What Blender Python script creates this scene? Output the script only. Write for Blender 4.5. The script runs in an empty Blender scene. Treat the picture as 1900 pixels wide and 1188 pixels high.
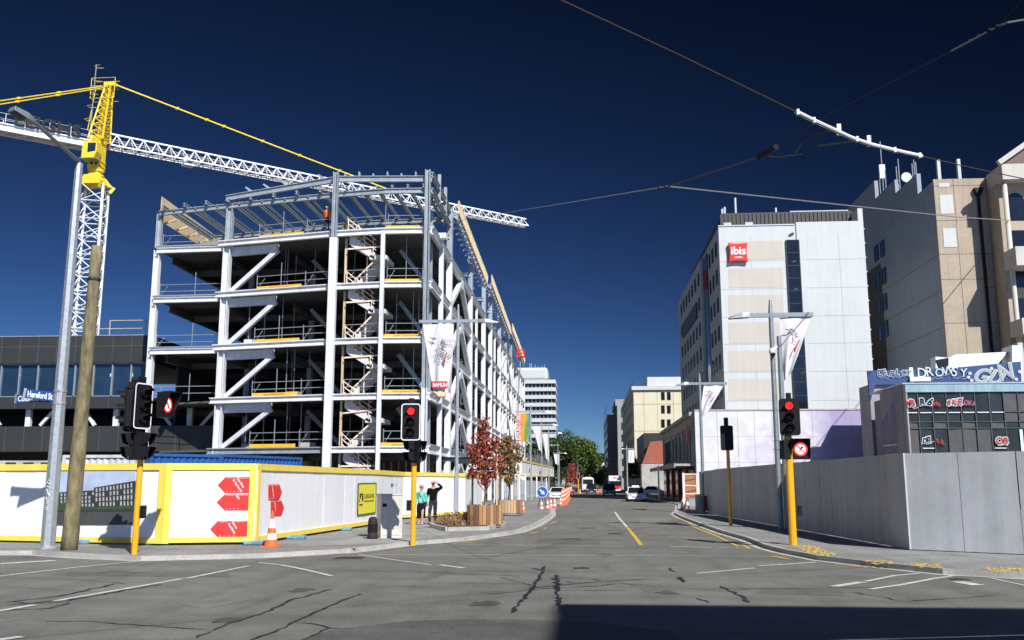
import bpy, math, random
from mathutils import Vector, Matrix
R = math.radians
SC = bpy.context.scene
C = SC.collection
V = Vector
rnd = random.Random(7)

# ---------------------------------------------------------------- camera
F = 1743.0; CXP, CYP = 950.0, 594.0
EYE = 1.75
PITCH = math.atan(304.0 / F)
YAW = math.atan(135.0 / 1769.0)
cam = bpy.data.cameras.new('camera'); camo = bpy.data.objects.new('camera', cam); C.objects.link(camo)
cam.sensor_width = 36.0; cam.lens = 36.0 * F / 1900.0; cam.clip_end = 6000; cam.clip_start = 0.1
camo.location = (0, 0, EYE); camo.rotation_euler = (R(90) + PITCH, 0, YAW)
SC.camera = camo
# ---------------------------------------------------------------- world, sun
SUN_EL = R(41); SUN_AZ = R(30)      # light travels towards (-sin, cos)
w = bpy.data.worlds.new('World'); SC.world = w; w.use_nodes = True
nt = w.node_tree; bg = nt.nodes['Background']
sky = nt.nodes.new('ShaderNodeTexSky'); sky.sky_type = 'NISHITA'; sky.sun_disc = False
sky.sun_elevation = SUN_EL; sky.sun_rotation = R(180) - SUN_AZ
sky.altitude = 3500; sky.air_density = 1.0; sky.dust_density = 0.0; sky.ozone_density = 5.0
gm = nt.nodes.new('ShaderNodeGamma'); gm.inputs[1].default_value = 1.60
nt.links.new(sky.outputs[0], gm.inputs[0])
# polarised clear sky: darkest at right angles to the sun, as a polarising filter shows it
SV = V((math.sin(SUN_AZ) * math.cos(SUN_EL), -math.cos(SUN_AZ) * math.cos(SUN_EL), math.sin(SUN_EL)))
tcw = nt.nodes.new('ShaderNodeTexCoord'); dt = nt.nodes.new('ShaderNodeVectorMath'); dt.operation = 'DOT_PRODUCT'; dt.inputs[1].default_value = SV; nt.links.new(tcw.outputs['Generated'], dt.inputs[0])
def wm_(op, a, b):
    x = nt.nodes.new('ShaderNodeMath'); x.operation = op
    for i, q_ in enumerate((a, b)):
        if isinstance(q_, (int, float)): x.inputs[i].default_value = q_
        else: nt.links.new(q_, x.inputs[i])
    return x.outputs[0]
c2 = wm_('MULTIPLY', dt.outputs['Value'], dt.outputs['Value']); pol = wm_('DIVIDE', wm_('SUBTRACT', 1.0, c2), wm_('ADD', 1.0, c2)); fac = wm_('MULTIPLY', wm_('SUBTRACT', 1.0, wm_('MULTIPLY', pol, .84)), .33); fac = wm_('MULTIPLY', fac, wm_('ADD', 1.0, wm_('MULTIPLY', wm_('MAXIMUM', dt.outputs['Value'], 0.0), 2.5)))  # last factor brightens the sky around the sun, added as fill for shaded faces
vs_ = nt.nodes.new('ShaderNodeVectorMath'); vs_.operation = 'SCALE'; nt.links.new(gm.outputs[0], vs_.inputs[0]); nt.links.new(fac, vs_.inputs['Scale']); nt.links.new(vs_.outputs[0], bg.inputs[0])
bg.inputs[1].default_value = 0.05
sl = bpy.data.lights.new('sun', 'SUN'); sl.energy = 4.9; sl.angle = R(0.5); sl.color = (1, 0.965, 0.91)
so = bpy.data.objects.new('sun', sl); C.objects.link(so)
sd = V((-math.sin(SUN_AZ) * math.cos(SUN_EL), math.cos(SUN_AZ) * math.cos(SUN_EL), -math.sin(SUN_EL)))
so.rotation_euler = sd.to_track_quat('-Z', 'Y').to_euler(); so.location = (20, -30, 40)
SC.view_settings.view_transform = 'Standard'; SC.view_settings.look = 'None'
SC.view_settings.exposure = 0.45; SC.view_settings.gamma = 1.0
SC.cycles.max_bounces = 6; SC.cycles.transparent_max_bounces = 8

# ---------------------------------------------------------------- layout maths (photo point -> place in metres)
Fw = V((-math.sin(YAW), math.cos(YAW), 0)); Rt = V((math.cos(YAW), math.sin(YAW), 0))
cF = Fw * math.cos(PITCH) + V((0, 0, 1)) * math.sin(PITCH)
cU = -Fw * math.sin(PITCH) + V((0, 0, 1)) * math.cos(PITCH)
O = V((0, 0, EYE))
def ray(u, v): return cF + Rt * ((u - CXP) / F) + cU * ((CYP - v) / F)
def onZ(u, v, z=0.0):
    d = ray(u, v); return O + d * ((z - EYE) / d.z)
def onX(u, v, x):
    d = ray(u, v); return O + d * (x / d.x)
def onY(u, v, y):
    d = ray(u, v); return O + d * (y / d.y)
def onD(u, v, D):
    d = ray(u, v); return O + d * (D / d.dot(Fw))
def onP(u, v, a, n):
    d = ray(u, v); return O + d * ((a - O).dot(n) / d.dot(n))

# ---------------------------------------------------------------- materials
MATS = {}
def mat(name, col, rough=0.7, metal=0.0, var=0.12, scale=4.0, bump=0.0, emit=None, es=1.0, spec=0.5, streak=None, fine=0.0, coat=0.0, trans=0.0, stretch=None, objvar=0.0):
    if name in MATS: return MATS[name]
    m = bpy.data.materials.new(name); m.use_nodes = True; n = m.node_tree.nodes; l = m.node_tree.links
    b = n['Principled BSDF']; b.inputs['Roughness'].default_value = rough; b.inputs['Metallic'].default_value = metal
    b.inputs['Specular IOR Level'].default_value = spec
    if coat: b.inputs['Coat Weight'].default_value = coat
    if trans: b.inputs['Transmission Weight'].default_value = trans
    c = (col[0], col[1], col[2], 1)
    if var or bump:
        tc = n.new('ShaderNodeTexCoord'); mp = n.new('ShaderNodeMapping')
        mp.inputs['Scale'].default_value = stretch or (1, 1, 1)
        l.new(tc.outputs['Object'], mp.inputs[0])
        no = n.new('ShaderNodeTexNoise'); no.inputs['Scale'].default_value = scale; no.inputs['Detail'].default_value = 6; no.inputs['Roughness'].default_value = 0.62
        l.new(mp.outputs[0], no.inputs[0])
        mr = n.new('ShaderNodeMapRange'); mr.inputs[1].default_value = 0.3; mr.inputs[2].default_value = 0.7
        mr.inputs[3].default_value = 1 - var; mr.inputs[4].default_value = 1 + var
        l.new(no.outputs['Fac'], mr.inputs[0])
        src = mr.outputs[0]
        if fine:
            n2 = n.new('ShaderNodeTexNoise'); n2.inputs['Scale'].default_value = scale * 14; n2.inputs['Detail'].default_value = 3
            l.new(tc.outputs['Object'], n2.inputs[0])
            m2 = n.new('ShaderNodeMapRange'); m2.inputs[1].default_value = 0.3; m2.inputs[2].default_value = 0.7; m2.inputs[3].default_value = 1 - fine; m2.inputs[4].default_value = 1 + fine
            l.new(n2.outputs['Fac'], m2.inputs[0])
            mm = n.new('ShaderNodeMath'); mm.operation = 'MULTIPLY'; l.new(src, mm.inputs[0]); l.new(m2.outputs[0], mm.inputs[1]); src = mm.outputs[0]
        if streak:
            ms = n.new('ShaderNodeMapping'); ms.inputs['Scale'].default_value = (2.2, 2.2, 0.12); l.new(tc.outputs['Object'], ms.inputs[0])
            n3 = n.new('ShaderNodeTexNoise'); n3.inputs['Scale'].default_value = 1.6; n3.inputs['Detail'].default_value = 5; l.new(ms.outputs[0], n3.inputs[0])
            m3 = n.new('ShaderNodeMapRange'); m3.inputs[1].default_value = 0.35; m3.inputs[2].default_value = 0.7; m3.inputs[3].default_value = 1.0; m3.inputs[4].default_value = 1 - streak
            l.new(n3.outputs['Fac'], m3.inputs[0])
            mm = n.new('ShaderNodeMath'); mm.operation = 'MULTIPLY'; l.new(src, mm.inputs[0]); l.new(m3.outputs[0], mm.inputs[1]); src = mm.outputs[0]
        if objvar:
            oi = n.new('ShaderNodeObjectInfo'); m4 = n.new('ShaderNodeMapRange'); m4.inputs[3].default_value = 1 - objvar; m4.inputs[4].default_value = 1 + objvar
            l.new(oi.outputs['Random'], m4.inputs[0]); mm = n.new('ShaderNodeMath'); mm.operation = 'MULTIPLY'; l.new(src, mm.inputs[0]); l.new(m4.outputs[0], mm.inputs[1]); src = mm.outputs[0]
        vm = n.new('ShaderNodeVectorMath'); vm.operation = 'SCALE'; vm.inputs[0].default_value = col[:3]; l.new(src, vm.inputs['Scale'])
        l.new(vm.outputs[0], b.inputs['Base Color'])
        if bump:
            bp = n.new('ShaderNodeBump'); bp.inputs['Strength'].default_value = bump; bp.inputs['Distance'].default_value = 0.02
            l.new(no.outputs['Fac'], bp.inputs['Height']); l.new(bp.outputs[0], b.inputs['Normal'])
    else: b.inputs['Base Color'].default_value = c
    if emit:
        b.inputs['Emission Color'].default_value = (*emit, 1); b.inputs['Emission Strength'].default_value = es
    MATS[name] = m; return m

WHITE = mat('white_paint', (.74, .75, .75), .45, var=.05, scale=1.2, streak=.10)
WSTEEL = mat('white_steel', (.72, .73, .74), .42, var=.08, scale=.9, streak=.16, objvar=.05)
GSTEEL = mat('grey_steel', (.34, .38, .41), .5, .1, var=.14, scale=1.5, streak=.2, objvar=.12)
GALV = mat('galvanised', (.42, .45, .47), .42, .55, var=.18, scale=9)
DGALV = mat('dull_galvanised', (.25, .29, .31), .5, .5, var=.16, scale=7)
CRW = mat('crane_white', (.80, .81, .82), .4, var=.05)
CRY = mat('crane_yellow', (.80, .58, .03), .45, var=.08)
YEL = mat('pole_yellow', (.83, .42, .01), .4, var=.07, scale=3, streak=.18, coat=.2)
BLK = mat('black_plastic', (.008, .008, .009), .55, var=.15, spec=.25)
DARK = mat('dark_metal', (.03, .032, .034), .5, .2, var=.2)
CONC = mat('concrete', (.34, .335, .32), .85, var=.2, scale=2.2, fine=.1, bump=.2)
CONCL = mat('pale_concrete', (.38, .375, .35), .85, var=.22, scale=1.4, fine=.12, bump=.2)
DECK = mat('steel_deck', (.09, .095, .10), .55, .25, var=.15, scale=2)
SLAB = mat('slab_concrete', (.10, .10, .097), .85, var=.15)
TIMB = mat('timber', (.52, .40, .27), .75, var=.25, scale=2, stretch=(1, 1, .15), fine=.1)
TIMP = mat('pink_timber', (.74, .58, .45), .75, var=.2, scale=3)
PLY = mat('plywood', (.56, .45, .27), .7, var=.2, scale=1.6, fine=.12)
BOARD = mat('edge_board_orange', (.84, .46, .03), .6, var=.12, scale=2)
HOARDY = mat('hoarding_yellow', (.86, .66, .10), .5, var=.06, scale=1.5, streak=.08)
HOARDW = mat('hoarding_white', (.80, .81, .82), .5, var=.04, scale=.8, streak=.09, fine=.02, objvar=.035)
HOARDG = mat('hoarding_grey', (.48, .505, .54), .6, var=.10, scale=1.2, streak=.20, fine=.04, objvar=.06)
RED = mat('sign_red', (.72, .03, .025), .5, var=.05)
BLUE = mat('sign_blue', (.01, .06, .26), .4, var=.05)
BRED = mat('lit_red', (.6, .01, .01), .4, var=0, emit=(1, .02, .025), es=1.7)
REDD = mat('dull_red', (.35, .03, .03), .5)
LWHT = mat('lit_white', (.9, .9, .9), .4, var=0, emit=(1, .95, .9), es=.8)
LENS = mat('dark_lens', (.02, .015, .015), .15, var=0)
GLASS = mat('dark_glass', (.010, .013, .017), .12, var=.3, scale=.7, spec=.35)
GLASSB = mat('blue_glass', (.012, .03, .06), .06, .0, var=.3, scale=.5, spec=1.0)
PANEL = mat('dark_panel', (.032, .035, .034), .55, .1, var=.10, scale=.6)
CONT_B = mat('container_blue', (.015, .09, .30), .5, var=.12, scale=3, streak=.2)
CONT_W = mat('container_grey', (.55, .56, .56), .55, var=.12, scale=3, streak=.3)
CONEO = mat('cone_orange', (.86, .13, .03), .5, var=.10, scale=8)
REFL = mat('cone_white', (.75, .76, .76), .35, var=.08, scale=10)
BLKR = mat('black_rubber', (.012, .012, .012), .8, var=.2)
PAINTW = mat('road_white', (.50, .51, .50), .75, var=.35, scale=7, fine=.25)
PAINTY = mat('road_yellow', (.58, .36, .05), .75, var=.35, scale=7, fine=.25)
TAR = mat('tar', (.012, .013, .014), .5, var=.2)
BANN = mat('banner_cloth', (.68, .67, .69), .8, var=.06, scale=3)

# asphalt
def asphalt(name, base, sc=1.0):
    m = bpy.data.materials.new(name); m.use_nodes = True; n = m.node_tree.nodes; l = m.node_tree.links
    b = n['Principled BSDF']; b.inputs['Roughness'].default_value = .82; b.inputs['Specular IOR Level'].default_value = .3
    g = n.new('ShaderNodeNewGeometry')
    def noise(s, lo, hi, a, bb, det=5, st=None):
        no = n.new('ShaderNodeTexNoise'); no.inputs['Scale'].default_value = s; no.inputs['Detail'].default_value = det; no.inputs['Roughness'].default_value = .65
        if st:
            mp = n.new('ShaderNodeMapping'); mp.inputs['Scale'].default_value = st; mp.inputs['Rotation'].default_value = (0, 0, .1); l.new(g.outputs['Position'], mp.inputs[0]); l.new(mp.outputs[0], no.inputs[0])
        else: l.new(g.outputs['Position'], no.inputs[0])
        mr = n.new('ShaderNodeMapRange'); mr.inputs[1].default_value = lo; mr.inputs[2].default_value = hi; mr.inputs[3].default_value = a; mr.inputs[4].default_value = bb
        l.new(no.outputs['Fac'], mr.inputs[0]); return mr.outputs[0], no.outputs['Fac']
    a, _ = noise(.16 * sc, .35, .65, .86, 1.14)
    c_, _ = noise(1.3 * sc, .3, .7, .86, 1.14)
    d, h = noise(26, .3, .7, .72, 1.28, 2)
    e, _ = noise(.55, .5, .75, 1.0, .74, 4, (2.5, .25, 1)); f_, _ = noise(.5, .45, .7, 1.08, .86, 7, (.3, 1.6, 1))
    cur = a
    for o in (c_, d, e, f_):
        mm = n.new('ShaderNodeMath'); mm.operation = 'MULTIPLY'; l.new(cur, mm.inputs[0]); l.new(o, mm.inputs[1]); cur = mm.outputs[0]
    vm = n.new('ShaderNodeVectorMath'); vm.operation = 'SCALE'; vm.inputs[0].default_value = base; l.new(cur, vm.inputs['Scale']); l.new(vm.outputs[0], b.inputs['Base Color'])
    bp = n.new('ShaderNodeBump'); bp.inputs['Strength'].default_value = .25; bp.inputs['Distance'].default_value = .01; l.new(h, bp.inputs['Height']); l.new(bp.outputs[0], b.inputs['Normal'])
    MATS[name] = m; return m
ASPH = asphalt('asphalt', (.140, .143, .130))
FOOT = asphalt('footpath_asphalt', (.21, .21, .20), 2)
FOOTR = asphalt('footpath_pavers', (.22, .225, .22), 2)
PATCH = asphalt('asphalt_patch', (.085, .088, .084), 3)
GRND = asphalt('ground_gravel', (.15, .14, .125), 3)

# ---------------------------------------------------------------- mesh builder
def wloc(o):
    p = V((0, 0, 0))
    while o: p = p + o.location; o = o.parent
    return p
class MB:
    def __init__(s): s.v = []; s.f = []
    def poly(s, pts):
        i = len(s.v); s.v += [tuple(p) for p in pts]; s.f.append(tuple(range(i, i + len(pts)))); return s
    def mesh(s, vs, fs):
        i = len(s.v); s.v += [tuple(p) for p in vs]; s.f += [tuple(i + k for k in f) for f in fs]; return s
    def hexa(s, a, b):      # two quads a, b (4 pts each)
        return s.mesh(list(a) + list(b), [(3, 2, 1, 0), (4, 5, 6, 7), (0, 1, 5, 4), (1, 2, 6, 5), (2, 3, 7, 6), (3, 0, 4, 7)])
    def box(s, x0, x1, y0, y1, z0, z1):
        return s.hexa([(x0, y0, z0), (x1, y0, z0), (x1, y1, z0), (x0, y1, z0)], [(x0, y0, z1), (x1, y0, z1), (x1, y1, z1), (x0, y1, z1)])
    def cbox(s, c, sx, sy, sz, rz=0):
        c = V(c); m = Matrix.Rotation(rz, 3, 'Z')
        def q(z): return [c + m @ V((a * sx / 2, b * sy / 2, z)) for a, b in ((-1, -1), (1, -1), (1, 1), (-1, 1))]
        return s.hexa(q(-sz / 2), q(sz / 2))
    def bar(s, p, q, wd, ht, up=(0, 0, 1)):
        p = V(p); q = V(q); d = (q - p).normalized(); up = V(up)
        sd_ = d.cross(up)
        if sd_.length < 1e-3: sd_ = d.cross(V((0, 1, 0)))
        sd_.normalize(); u_ = sd_.cross(d).normalized()
        def r(c): return [c - sd_ * wd / 2 - u_ * ht / 2, c + sd_ * wd / 2 - u_ * ht / 2, c + sd_ * wd / 2 + u_ * ht / 2, c - sd_ * wd / 2 + u_ * ht / 2]
        return s.hexa(r(p), r(q))
    def ibeam(s, p, q, wd, ht, up=(0, 0, 1), tf=.04):
        p = V(p); q = V(q); d = (q - p).normalized(); up = V(up); sd_ = d.cross(up)
        if sd_.length < 1e-3: sd_ = d.cross(V((0, 1, 0)))
        u_ = sd_.normalized().cross(d).normalized(); o = u_ * (ht / 2 - tf / 2)
        s.bar(p + o, q + o, wd, tf, up); s.bar(p - o, q - o, wd, tf, up); s.bar(p, q, tf * .8, ht - 2 * tf - .002, up); return s
    def tube(s, p, q, r, n=6, r2=None):
        return s.path([p, q], [r, r if r2 is None else r2], n)
    def path(s, pts, r, n=6, cap=True):
        pts = [V(p) for p in pts]
        if not isinstance(r, (list, tuple)): r = [r] * len(pts)
        i0 = len(s.v); prev = None
        for k, p in enumerate(pts):
            d = (pts[min(k + 1, len(pts) - 1)] - pts[max(k - 1, 0)]).normalized()
            a = prev if prev else (V((0, 0, 1)) if abs(d.z) < .9 else V((1, 0, 0)))
            a = (a - d * a.dot(d)); a.normalize(); prev = a; b = d.cross(a)
            for j in range(n):
                t = 2 * math.pi * j / n; s.v.append(tuple(p + (a * math.cos(t) + b * math.sin(t)) * r[k]))
        for k in range(len(pts) - 1):
            for j in range(n):
                s.f.append((i0 + k * n + j, i0 + k * n + (j + 1) % n, i0 + (k + 1) * n + (j + 1) % n, i0 + (k + 1) * n + j))
        if cap:
            s.f.append(tuple(i0 + j for j in reversed(range(n)))); e = i0 + (len(pts) - 1) * n; s.f.append(tuple(e + j for j in range(n)))
        return s
    def prism(s, pts, ext):
        pts = [V(p) for p in pts]; ext = V(ext); n = len(pts); i = len(s.v)
        s.v += [tuple(p) for p in pts] + [tuple(p + ext) for p in pts]
        s.f.append(tuple(i + k for k in reversed(range(n)))); s.f.append(tuple(i + n + k for k in range(n)))
        for k in range(n): s.f.append((i + k, i + (k + 1) % n, i + n + (k + 1) % n, i + n + k))
        return s
    def lathe(s, c, prof, n=16, axis='Z'):
        c = V(c); i0 = len(s.v)
        for (r, z) in prof:
            for j in range(n):
                t = 2 * math.pi * j / n
                p = V((r * math.cos(t), r * math.sin(t), z))
                if axis == 'Y': p = V((p.x, p.z, p.y))
                if axis == 'X': p = V((p.z, p.x, p.y))
                s.v.append(tuple(c + p))
        for k in range(len(prof) - 1):
            for j in range(n): s.f.append((i0 + k * n + j, i0 + k * n + (j + 1) % n, i0 + (k + 1) * n + (j + 1) % n, i0 + (k + 1) * n + j))
        s.f.append(tuple(i0 + j for j in reversed(range(n)))); e = i0 + (len(prof) - 1) * n; s.f.append(tuple(e + j for j in range(n)))
        return s
    def ball(s, c, rx, ry, rz, n=12, m=8):
        prof = [(max(math.sin(math.pi * k / m), .02), -math.cos(math.pi * k / m)) for k in range(m + 1)]; i0 = len(s.v)
        s.lathe((0, 0, 0), prof, n); c = V(c)
        for k in range(i0, len(s.v)):
            x, y, z = s.v[k]; s.v[k] = (c.x + x * rx, c.y + y * ry, c.z + z * rz)
        return s
    def ribbon(s, pts, wd, z=None):
        pts = [V(p) for p in pts]; L = []; Rr = []
        for k, p in enumerate(pts):
            d = pts[min(k + 1, len(pts) - 1)] - pts[max(k - 1, 0)]; d.z = 0; d.normalize(); nn = V((-d.y, d.x, 0))
            ww = wd[k] if isinstance(wd, (list, tuple)) else wd
            L.append(p + nn * ww / 2); Rr.append(p - nn * ww / 2)
        for k in range(len(pts) - 1): s.poly([Rr[k], Rr[k + 1], L[k + 1], L[k]])
        return s
    def rot(s, rz, c=(0, 0, 0)):
        m = Matrix.Rotation(rz, 3, 'Z'); c = V(c); s.v = [tuple(c + m @ (V(p) - c)) for p in s.v]; return s
    def move(s, d):
        d = V(d); s.v = [tuple(V(p) + d) for p in s.v]; return s
    def build(s, name, m, parent=None, smooth=False, bevel=0.0, label=None, kind=None):
        off = wloc(parent) if parent else V((0, 0, 0))
        me = bpy.data.meshes.new(name); me.from_pydata([tuple(V(p) - off) for p in s.v], [], s.f); me.validate()
        me.materials.append(m)
        if smooth:
            for p in me.polygons: p.use_smooth = True
        o = bpy.data.objects.new(name, me); C.objects.link(o); o.parent = parent
        if bevel:
            b = o.modifiers.new('b', 'BEVEL'); b.width = bevel; b.segments = 2; b.limit_method = 'ANGLE'
        if label: o['label'] = label
        if kind: o['kind'] = kind
        return o
def thing(name, label, cat, loc=(0, 0, 0), group=None):
    o = bpy.data.objects.new(name, None); C.objects.link(o); o.location = loc; o.empty_display_size = .2
    o['label'] = label; o['category'] = cat
    if group: o['group'] = group
    return o
def tag(o, label, cat, group=None):
    o['label'] = label; o['category'] = cat
    if group: o['group'] = group
    return o
def dup(o, parent=None, loc=None, rz=None, label=None):
    c = o.copy(); C.objects.link(c); c.parent = parent
    for ch in o.children: dup(ch, c)
    if loc is not None: c.location = loc
    if rz is not None: c.rotation_euler = (0, 0, rz)
    if label: c['label'] = label
    return c
def text(s, size, m, parent, name, org, xd=(1, 0, 0), up=(0, 0, 1), ext=.01, align='LEFT', bold=0.0, sx=1.0, shear=0.0, label=None):
    cu = bpy.data.curves.new('t', 'FONT'); cu.body = s; cu.size = size; cu.extrude = ext; cu.align_x = align; cu.offset = bold; cu.shear = shear; cu.resolution_u = 3
    t = bpy.data.objects.new('t', cu); C.objects.link(t)
    dg = bpy.context.evaluated_depsgraph_get(); me = bpy.data.meshes.new_from_object(t.evaluated_get(dg))
    bpy.data.objects.remove(t); bpy.data.curves.remove(cu)
    xd = V(xd).normalized(); up = V(up).normalized(); nn = xd.cross(up)
    off = wloc(parent) if parent else V((0, 0, 0)); org = V(org) - off
    for v in me.vertices: v.co = org + xd * v.co.x * sx + up * v.co.y + nn * v.co.z
    me.materials.clear(); me.materials.append(m); me.name = name
    o = bpy.data.objects.new(name, me); C.objects.link(o); o.parent = parent
    if label: o['label'] = label
    return o
def struct(mb, name, m, **k): return mb.build(name, m, kind='structure', **k)
def lerp(a, b, t): return a + (b - a) * t
# ================================================================ GROUND
g = MB(); g.box(-1500, 1500, -400, 3000, -1.2, -.02); struct(g, 'ground', GRND)
g = MB(); g.box(-90, 90, -12, 33, -.5, 0); struct(g, 'road', ASPH)
g = MB(); g.poly([(-9, 33, 0), (9, 33, 0), (9, 700, 0), (-9, 700, 0)]); struct(g, 'street', ASPH)
# left footpath: kerb line in the photo -> ground
KL = [onZ(u, v, .0) for u, v in [(-900, 1036), (-300, 1032), (60, 1030), (150, 1036), (262, 1041), (480, 1036), (650, 1026), (760, 1012), (860, 1004), (925, 995), (965, 988), (995, 976), (1012, 966), (1024, 957)]]
KL += [V((-2.6, 75, 0)), V((-2.6, 110, 0)), V((-3.4, 118, 0)), V((-3.8, 400, 0))]
def sidewalk(name, K, far, m, h=.10):
    g = MB(); top = [V((p.x, p.y, h)) for p in K] + [V((p[0], p[1], h)) for p in far]
    g.prism([V((p.x, p.y, -.3)) for p in top], (0, 0, .3 + h)); return struct(g, name, m)
sidewalk('footpath', KL, [(-9, 400), (-9, 60), (-30, 34), (-90, 32)], FOOT)
KR = [onZ(u, v, 0) for u, v in [(2900, 1090), (2200, 1082), (1900, 1074), (1750, 1066), (1620, 1052), (1520, 1040), (1450, 1026), (1420, 1018), (1385, 1003), (1340, 990), (1300, 976), (1265, 962), (1252, 955)]]
KR += [V((6.3, 66, 0)), V((7.7, 80, 0)), V((7.7, 400, 0))]
KRr = list(reversed(KR))
sidewalk('footpath', KRr, [(90, 26), (60, 27), (9.3, 29), (9.6, 60), (10.6, 88), (10.4, 400)], FOOTR)
def kerb(name, K, side, m, a=0, b=None):
    g = MB(); K = K[a:b]; K = [V(k) for k in K]
    o = [];
    for k, p in enumerate(K):
        d = K[min(k + 1, len(K) - 1)] - K[max(k - 1, 0)]; d.normalize(); o.append(V((-d.y, d.x, 0)) * side)
    for k in range(len(K) - 1):
        p, q = K[k], K[k + 1]; a_, b_ = o[k], o[k + 1]
        g.hexa([p + a_ * -.01 + V((0, 0, -.1)), q + b_ * -.01 + V((0, 0, -.1)), q + b_ * .13 + V((0, 0, -.1)), p + a_ * .13 + V((0, 0, -.1))],
               [p + a_ * -.01 + V((0, 0, .112)), q + b_ * -.01 + V((0, 0, .112)), q + b_ * .13 + V((0, 0, .105)), p + a_ * .13 + V((0, 0, .105))])
        g.poly([x + V((0, 0, .006)) for x in (p - a_ * .012, p - a_ * .24, q - b_ * .24, q - b_ * .012)][::(1 if side < 0 else -1)])
    return struct(g, name, m)
kerb('kerb', KL, 1, CONCL)
kerb('kerb', KR, -1, CONCL)
# paving bands on left corner
for pts in ([(640, 1001), (745, 984), (860, 975), (830, 992), (735, 1008), (520, 1015)], [(740, 972), (840, 966), (830, 974), (745, 983)]):
    g = MB(); P_ = [onZ(u, v, .104) for u, v in pts]; g.poly(P_); struct(g, 'pavement', mat('worn_concrete', (.27, .27, .255), .9, var=.25, scale=.7, fine=.1))
# road patch + manholes
g = MB()
pts = [(690, 1160), (760, 1152), (880, 1149), (1000, 1150), (1120, 1156), (1250, 1172), (1300, 1230), (600, 1230), (560, 1186), (620, 1168)]
g.poly([onZ(u, v, .004) for u, v in pts][::-1]); struct(g, 'road_patch', PATCH)

PATCH2 = asphalt('asphalt_patch_pale', (.165, .168, .155), 2); PATCH3 = asphalt('asphalt_patch_mid', (.112, .114, .105), 2)
for pts, m_ in (([(130, 1060), (420, 1062), (430, 1070), (120, 1069)], PATCH3), ([(820, 1068), (1000, 1071), (990, 1084), (790, 1080)], PATCH2), ([(1180, 960), (1232, 962), (1250, 974), (1190, 972)], PATCH2), ([(1000, 1000), (1110, 1001), (1116, 1010), (990, 1008)], PATCH3), ([(1420, 1090), (1560, 1095), (1570, 1106), (1400, 1102)], PATCH3), ([(330, 1120), (420, 1106), (470, 1112), (380, 1130)], PATCH2)):
    g = MB(); g.poly([onZ(u, v, .003) for u, v in pts][::-1]); struct(g, 'road_patch', m_)
OIL = asphalt('oil_stained_asphalt', (.075, .076, .07), 4)
for u, v, r_ in ((900, 1120, .3), (1090, 980, .5), (560, 1095, .25), (1240, 1100, .22), (1120, 1030, .3), (420, 1150, .2), (1060, 1000, .4)):
    c_ = onZ(u, v, .005); g = MB(); g.poly([c_ + V((r_ * math.cos(a) * rnd.uniform(.5, 1.1), r_ * 1.5 * math.sin(a) * rnd.uniform(.5, 1.1), 0)) for a in [k * .45 for k in range(14)]]); struct(g, 'oil_stain', OIL)
WL = MB(); YL = MB(); TC = MB()
def line(mb, pts, wd, z=.008, w2=None):
    P_ = [onZ(u, v, z) for u, v in pts]; n = len(P_)
    mb.ribbon(P_, [lerp(wd, w2 or wd, k / (n - 1)) for k in range(n)])
for pts, wd in [([(0, 1046), (102, 1040)], .30), ([(-60, 1072), (0, 1069), (130, 1054), (262, 1041)], .11), ([(102, 1115), (200, 1098), (337, 1074)], .12), ([(347, 1073), (461, 1050)], .11),
                ([(-40, 1140), (0, 1133), (65, 1122)], .13), ([(-40, 1192), (0, 1187), (40, 1181)], .15), ([(480, 1044), (520, 1048), (562, 1056), (617, 1069)], .10),
                ([(666, 1029), (740, 1040), (800, 1048)], .08), ([(815, 1048), (862, 1054)], .13), ([(690, 1029), (900, 1029.5), (1000, 1030), (1210, 1031)], .07), ([(850, 1010), (1000, 1012), (1160, 1013)], .04),
                ([(1141, 950), (1150, 963), (1164, 979)], .12), ([(1244, 1014), (1320, 1016)], .14), ([(1330, 1016), (1378, 1016)], .07), ([(1200, 1030), (1440, 1033)], .04),
                ([(1293, 1064), (1400, 1054)], .10), ([(1408, 1050), (1460, 1047), (1515, 1043)], .12), ([(1547, 1088), (1600, 1080)], .17), ([(1605, 1079), (1660, 1068), (1706, 1064)], .10),
                ([(1615, 1093), (1672, 1085), (1730, 1074), (1770, 1068)], .11), ([(1777, 1079), (1816, 1086)], .26), ([(1840, 1073), (1900, 1086), (1960, 1098)], .07)]:
    line(WL, pts, wd)
for pts, wd in [([(1165, 980), (1178, 996), (1190, 1012)], .13), ([(1280, 975), (1330, 995), (1370, 1014)], .10), ([(1255, 957), (1282, 973)], .06), ([(1378, 1012), (1392, 1018)], .12), ([(1434, 1032), (1466, 1038)], .1),
                ([(1550, 1047), (1612, 1054)], .07), ([(1130, 974), (1152, 976)], .12), ([(1150, 976), (1250, 979)], .05), ([(1150, 982), (1230, 981)], .05), ([(1240, 995), (1310, 1003)], .06), ([(1180, 994), (1270, 998)], .05),
                ([(840, 1009), (880, 1006)], .12), ([(928, 999), (952, 997)], .12), ([(984, 990), (998, 987)], .12), ([(1009, 981), (1016, 979)], .1), ([(1022, 972), (1032, 968)], .1), ([(725, 1023), (757, 1020)], .06), ([(560, 1034), (600, 1033)], .04),
                ([(1240, 952), (1252, 953)], .12), ([(1200, 930), (1236, 931)], .25), ([(1220, 945), (1262, 948)], .1), ([(1040, 938), (1046, 936)], .2)]:
    line(YL, pts, wd, .009)
struct(WL, 'road_marking_white', PAINTW); struct(YL, 'road_marking_yellow', PAINTY)
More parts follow.
